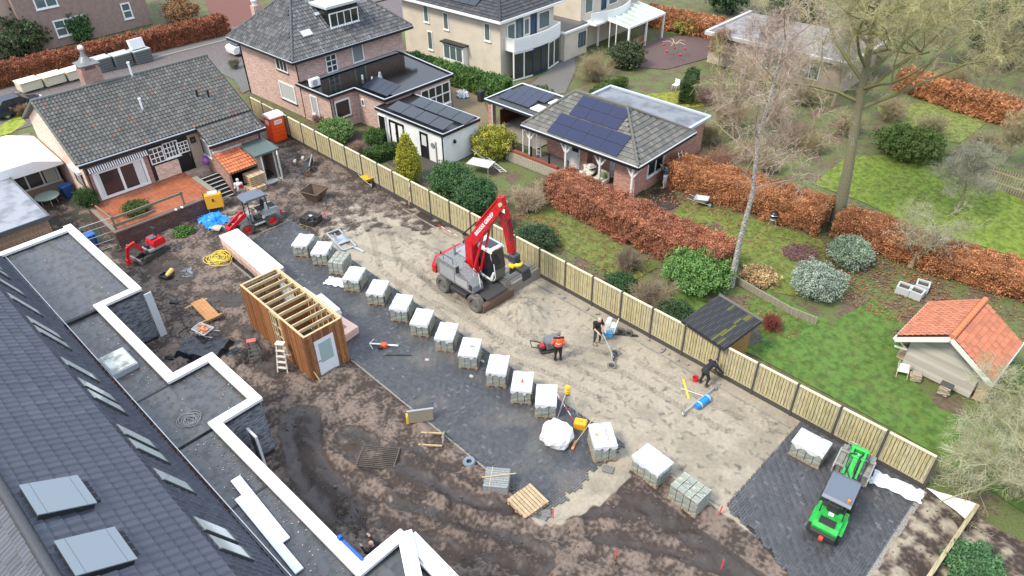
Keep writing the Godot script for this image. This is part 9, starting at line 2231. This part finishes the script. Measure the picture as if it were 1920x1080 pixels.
func garden_things() -> void:
	R.seed = 201
	var alu = mt(0.62, 0.62, 0.6, 0.4, 0.3); var white = mt(0.75, 0.75, 0.73, 0.5); var old = mt(0.24, 0.21, 0.15, 0.9, 0, GW, 0.9); var black = mt(0.015, 0.015, 0.016, 0.3)
	barrow("pale galvanised wheelbarrow on the grass near the garden house", g(1312, 385), deg_to_rad(200), mt(0.50, 0.54, 0.54, 0.4, 0.2))
	ladder("aluminium ladder leaning on the garden house end wall", g(1285, 345), g(1285, 345) + V(-0.9, 2.1, -0.2), V(0, 0, 0.4), alu)
	ladder("aluminium ladder lying aslant over the garden by the pale table", g(945, 325) + V(0, 0.1, 0), g(890, 296) + V(0, 0.7, 0), V(0.25, 0, -0.3), alu, 14)
	ladder("short white ladder standing on the garden house porch", g(1010, 296) + V(0, 0.15, 0), g(1010, 296) + V(-0.25, 1.7, -0.2), V(0.4, 0, 0), white, 6)
	var bq = thing("kettle_barbecue", "black kettle barbecue on three legs at the lawn edge", "barbecue", g(1447, 422))
	part("bowl", mb().ell(V(0, 0.75, 0), V(0.28, 0.26, 0.28), 12), black, bq); part("lid_rim", mb().lathe([Vector2(0.28, 0.77), Vector2(0.3, 0.79), Vector2(0.28, 0.81)], 14), mt(0.4, 0.4, 0.4, 0.3, 0.8), bq)
	part("ash_pan", mb().lathe([Vector2(0, 0.38), Vector2(0.16, 0.4), Vector2(0.16, 0.46)], 10), mt(0.7, 0.7, 0.7, 0.4), bq)
	for k in 3: part("leg", mb().rod(V(0.12 * cos(k * 2.1), 0.55, 0.12 * sin(k * 2.1)), V(0.3 * cos(k * 2.1), 0, 0.3 * sin(k * 2.1)), 0.014), alu, bq)
	for q in [[1692, 548, 0.1, "largest, with bare soil in it"], [1716, 556, 0.0, "nearest the orange-tiled shed, with weeds"], [1727, 543, 0.2, "smallest, standing behind the others"]]:
		var o = thing("square_planter", "light grey square planter under the fruit tree, " + q[3], "planter", g(q[0], q[1]), q[2])
		for s in [-1, 1]: part("side", mb().bx(s * 0.3 - 0.04, s * 0.3 + 0.04, 0, 0.45, -0.34, 0.34).bx(-0.26, 0.26, 0, 0.45, s * 0.3 - 0.04, s * 0.3 + 0.04), mt(0.45, 0.47, 0.48, 0.7), o)
		part("soil", mb().bx(-0.27, 0.27, 0.05, 0.34, -0.27, 0.27), mt(0.07, 0.06, 0.035, 0.95), o)
	var gw = thing("garden_wall", "rendered pale garden wall below the porch of garden house", "wall", V(-31, 0, -9.3), deg_to_rad(2.5))
	part("wall", mb().bx(-2.2, 3.2, 0, 0.75, -0.1, 0.1), mt(0.42, 0.38, 0.30, 0.9, 0, G2, 0.5), gw); part("flower_box", mb().bx(-2.0, 2.6, 0.75, 0.95, -0.2, 0.05), mt(0.22, 0.06, 0.035, 0.8), gw)
	for k in 3: part("post", mb().beam(V(-1.6 + k * 1.7, 0.7, -0.1), V(-1.6 + k * 1.7, 1.7, -0.1), 0.12, 0.12), black, gw)
	var te = thing("timber_edging", "weathered low timber edging between the lawn and silver shrubs", "edging", g(1375, 528))
	var ep = [g(1375, 528), g(1430, 560), g(1480, 588), g(1530, 608)]
	for k in 3: part("plank", mb().beam(ep[k] - ep[0] + V(0, 0.22, 0), ep[k + 1] - ep[0] + V(0, 0.22, 0), 0.07, 0.44), mt(0.30, 0.27, 0.2, 0.9, 0, GW, 0.9), te)
	var pk = thing("picket_fence", "bare timber picket fence at the back of the vivid lawn", "fence", g(1785, 325))
	var a = Vector3.ZERO; var b = g(1925, 372) - pk.position
	for y in [0.4, 1.1]: part("rail", mb().beam(a + V(0, y, 0), b + V(0, y, 0), 0.05, 0.08), mt(0.45, 0.36, 0.22, 0.9), pk)
	for k in 30: part("picket", mb().beam(a.lerp(b, k / 29.0) + V(0, 0, 0.05), a.lerp(b, k / 29.0) + V(0, 1.45, 0.05), 0.06, 0.03, (b - a).normalized()), mt(0.46 + 0.05 * sin(k * 1.7), 0.37, 0.22, 0.9), pk)
	var tt = thing("garden_bench_table", "pale flat-topped garden table behind the dark green shrubs", "table", g(902, 322), 0.35)
	part("top", mb().bx(-0.9, 0.9, 0.7, 0.74, -0.55, 0.55), mt(0.48, 0.49, 0.47, 0.5), tt)
	for q in [[-0.8, -0.45], [0.8, -0.45], [-0.8, 0.45], [0.8, 0.45]]: part("leg", mb().beam(V(q[0], 0, q[1]), V(q[0], 0.7, q[1]), 0.05, 0.05), mt(0.3, 0.3, 0.29, 0.6), tt)
	var ac = thing("heat_pump", "white heat pump unit on the ground beside garden house wall", "heat pump", g(1277, 338), deg_to_rad(2))
	part("casing", mb().cbox(V(0, 0.4, 0), V(0.4, 0.75, 1.0), 0.04), white, ac); part("grille", mb().bx(0.2, 0.215, 0.15, 0.65, -0.4, 0.25), mt(0.35, 0.35, 0.35, 0.6), ac)
	var so = thing("porch_sofa", "pale armchair with green cushion on the porch", "armchair", g(1128, 345) + V(0, 0.14, 0.1), deg_to_rad(0))
	part("seat", mb().cbox(V(0, 0.25, 0), V(1.0, 0.35, 0.7), 0.05), mt(0.55, 0.52, 0.42, 0.8), so); part("backrest", mb().cbox(V(0, 0.6, -0.3), V(1.0, 0.5, 0.2), 0.05), mt(0.55, 0.52, 0.42, 0.8), so); part("cushion", mb().ell(V(0.1, 0.6, -0.05), V(0.32, 0.3, 0.1), 10), mt(0.18, 0.22, 0.08, 0.8), so)
	var cl = mb()
	for k in 9: cl.cbox(V(rf(-0.5, 0.5), 0.15 + k * 0.12, rf(-0.2, 0.3)), V(rf(0.4, 0.8), 0.16, rf(0.3, 0.6)), 0.05, Basis.from_euler(V(rf(-0.2, 0.2), rf(0, 3), rf(-0.3, 0.3))))
	one("furniture_cushions", cl, mt(0.58, 0.55, 0.5, 0.85), "heap of pale garden cushions stored on the porch", "cushions", "", g(1100, 335) + V(0, 0.14, 0.1))
	one("green_bin", mb().hexa([V(-0.2, 0, 0.2), V(0.2, 0, 0.2), V(0.2, 0, -0.2), V(-0.2, 0, -0.2), V(-0.25, 0.9, 0.26), V(0.25, 0.9, 0.26), V(0.25, 0.9, -0.26), V(-0.25, 0.9, -0.26)]).cbox(V(0, 0.94, 0), V(0.54, 0.08, 0.56), 0.03), mt(0.03, 0.035, 0.04, 0.5), "dark wheeled bin beside the carport under the laurel hedge", "bin", "", g(902, 190))
	one("tarp_pile", sheet(1.9, 0.9, 0.14, 71), mt(0.36, 0.39, 0.43, 0.35), "pile of grey plastic sheeting on the cobbled drive", "plastic sheet", "", g(868, 178), deg_to_rad(-40))
	var sc = thing("garden_sculpture", "branching timber sculpture hung with red glass balls on the mauve terrace", "sculpture", g(1262, 108))
	part("stem", mb().tube([V(0, 0, 0), V(0, 1.6, 0)], [0.05, 0.03], 6), old, sc)
	for k in 5: part("arm", mb().tube([V(0, 1.3, 0), V(0.6 * cos(k * 1.26), 1.6, 0.6 * sin(k * 1.26)), V(1.2 * cos(k * 1.26), 1.5, 1.2 * sin(k * 1.26))], [0.05, 0.04, 0.02], 5), mt(0.45, 0.36, 0.24, 0.9), sc)
	for k in 5: part("red_ball", mb().ell(V(1.1 * cos(k * 1.26 + 0.4), 0.6 + 0.25 * (k % 3), 1.1 * sin(k * 1.26 + 0.4)), Vector3.ONE * 0.13, 10), mt(0.55, 0.02, 0.02, 0.15), sc)
	var wc = thing("garden_chair", "small white garden chair under the clipped hedges", "chair", g(1266, 168))
	part("seat", mb().bx(-0.25, 0.25, 0.42, 0.46, -0.25, 0.25), white, wc); part("backrest", mb().bx(-0.25, 0.25, 0.46, 0.9, -0.25, -0.21), white, wc)
	for q in [[-0.22, -0.22], [0.22, -0.22], [-0.22, 0.22], [0.22, 0.22]]: part("leg", mb().rod(V(q[0], 0, q[1]), V(q[0], 0.42, q[1]), 0.02), white, wc)
	var bn = thing("garden_bench", "brown timber bench under the glass pergola", "bench", g(1200, 88), deg_to_rad(93))
	for k in 3: part("slat", mb().bx(-0.9, 0.9, 0.42, 0.45, -0.25 + k * 0.17, -0.1 + k * 0.17), mt(0.3, 0.16, 0.08, 0.8), bn)
	part("backrest", mb().bx(-0.9, 0.9, 0.5, 0.95, -0.3, -0.26), mt(0.3, 0.16, 0.08, 0.8), bn)
	for s in [-1, 1]: part("leg", mb().bx(s * 0.8 - 0.04, s * 0.8 + 0.04, 0, 0.42, -0.28, 0.25), mt(0.25, 0.14, 0.07, 0.8), bn)

func textures() -> void:
	G1 = grain(1, 0.03, 0.82, 1.08); G2 = grain(2, 0.06, 0.65, 1.15); G3 = grain(4, 0.02, 0.7, 1.2)
	GW = grain(6, 0.08, 0.72, 1.12, 256, 10.0); GD = grain(8, 0.1, 0.4, 1.3)
var t0 := 0
func lap(s: String) -> void: print(s, " ", Time.get_ticks_msec() - t0)
func _ready() -> void:
	air()
	t0 = Time.get_ticks_msec()
	textures()
	site(); lap("site")
	paving(); lap("paving")
	new_building(); lap("new building")
	fence(); packs(); timber_shed(); insulation(); small_things(); lap("site things")
	machines(); lap("machines")
	people(); lap("people")
	ground(); lap("ground")
	left_house(); brick_house(); bungalow_solar(); beige_houses(); sheds(); lap("houses")
	plants(); lap("plants")
	garden_things(); lap("garden things")
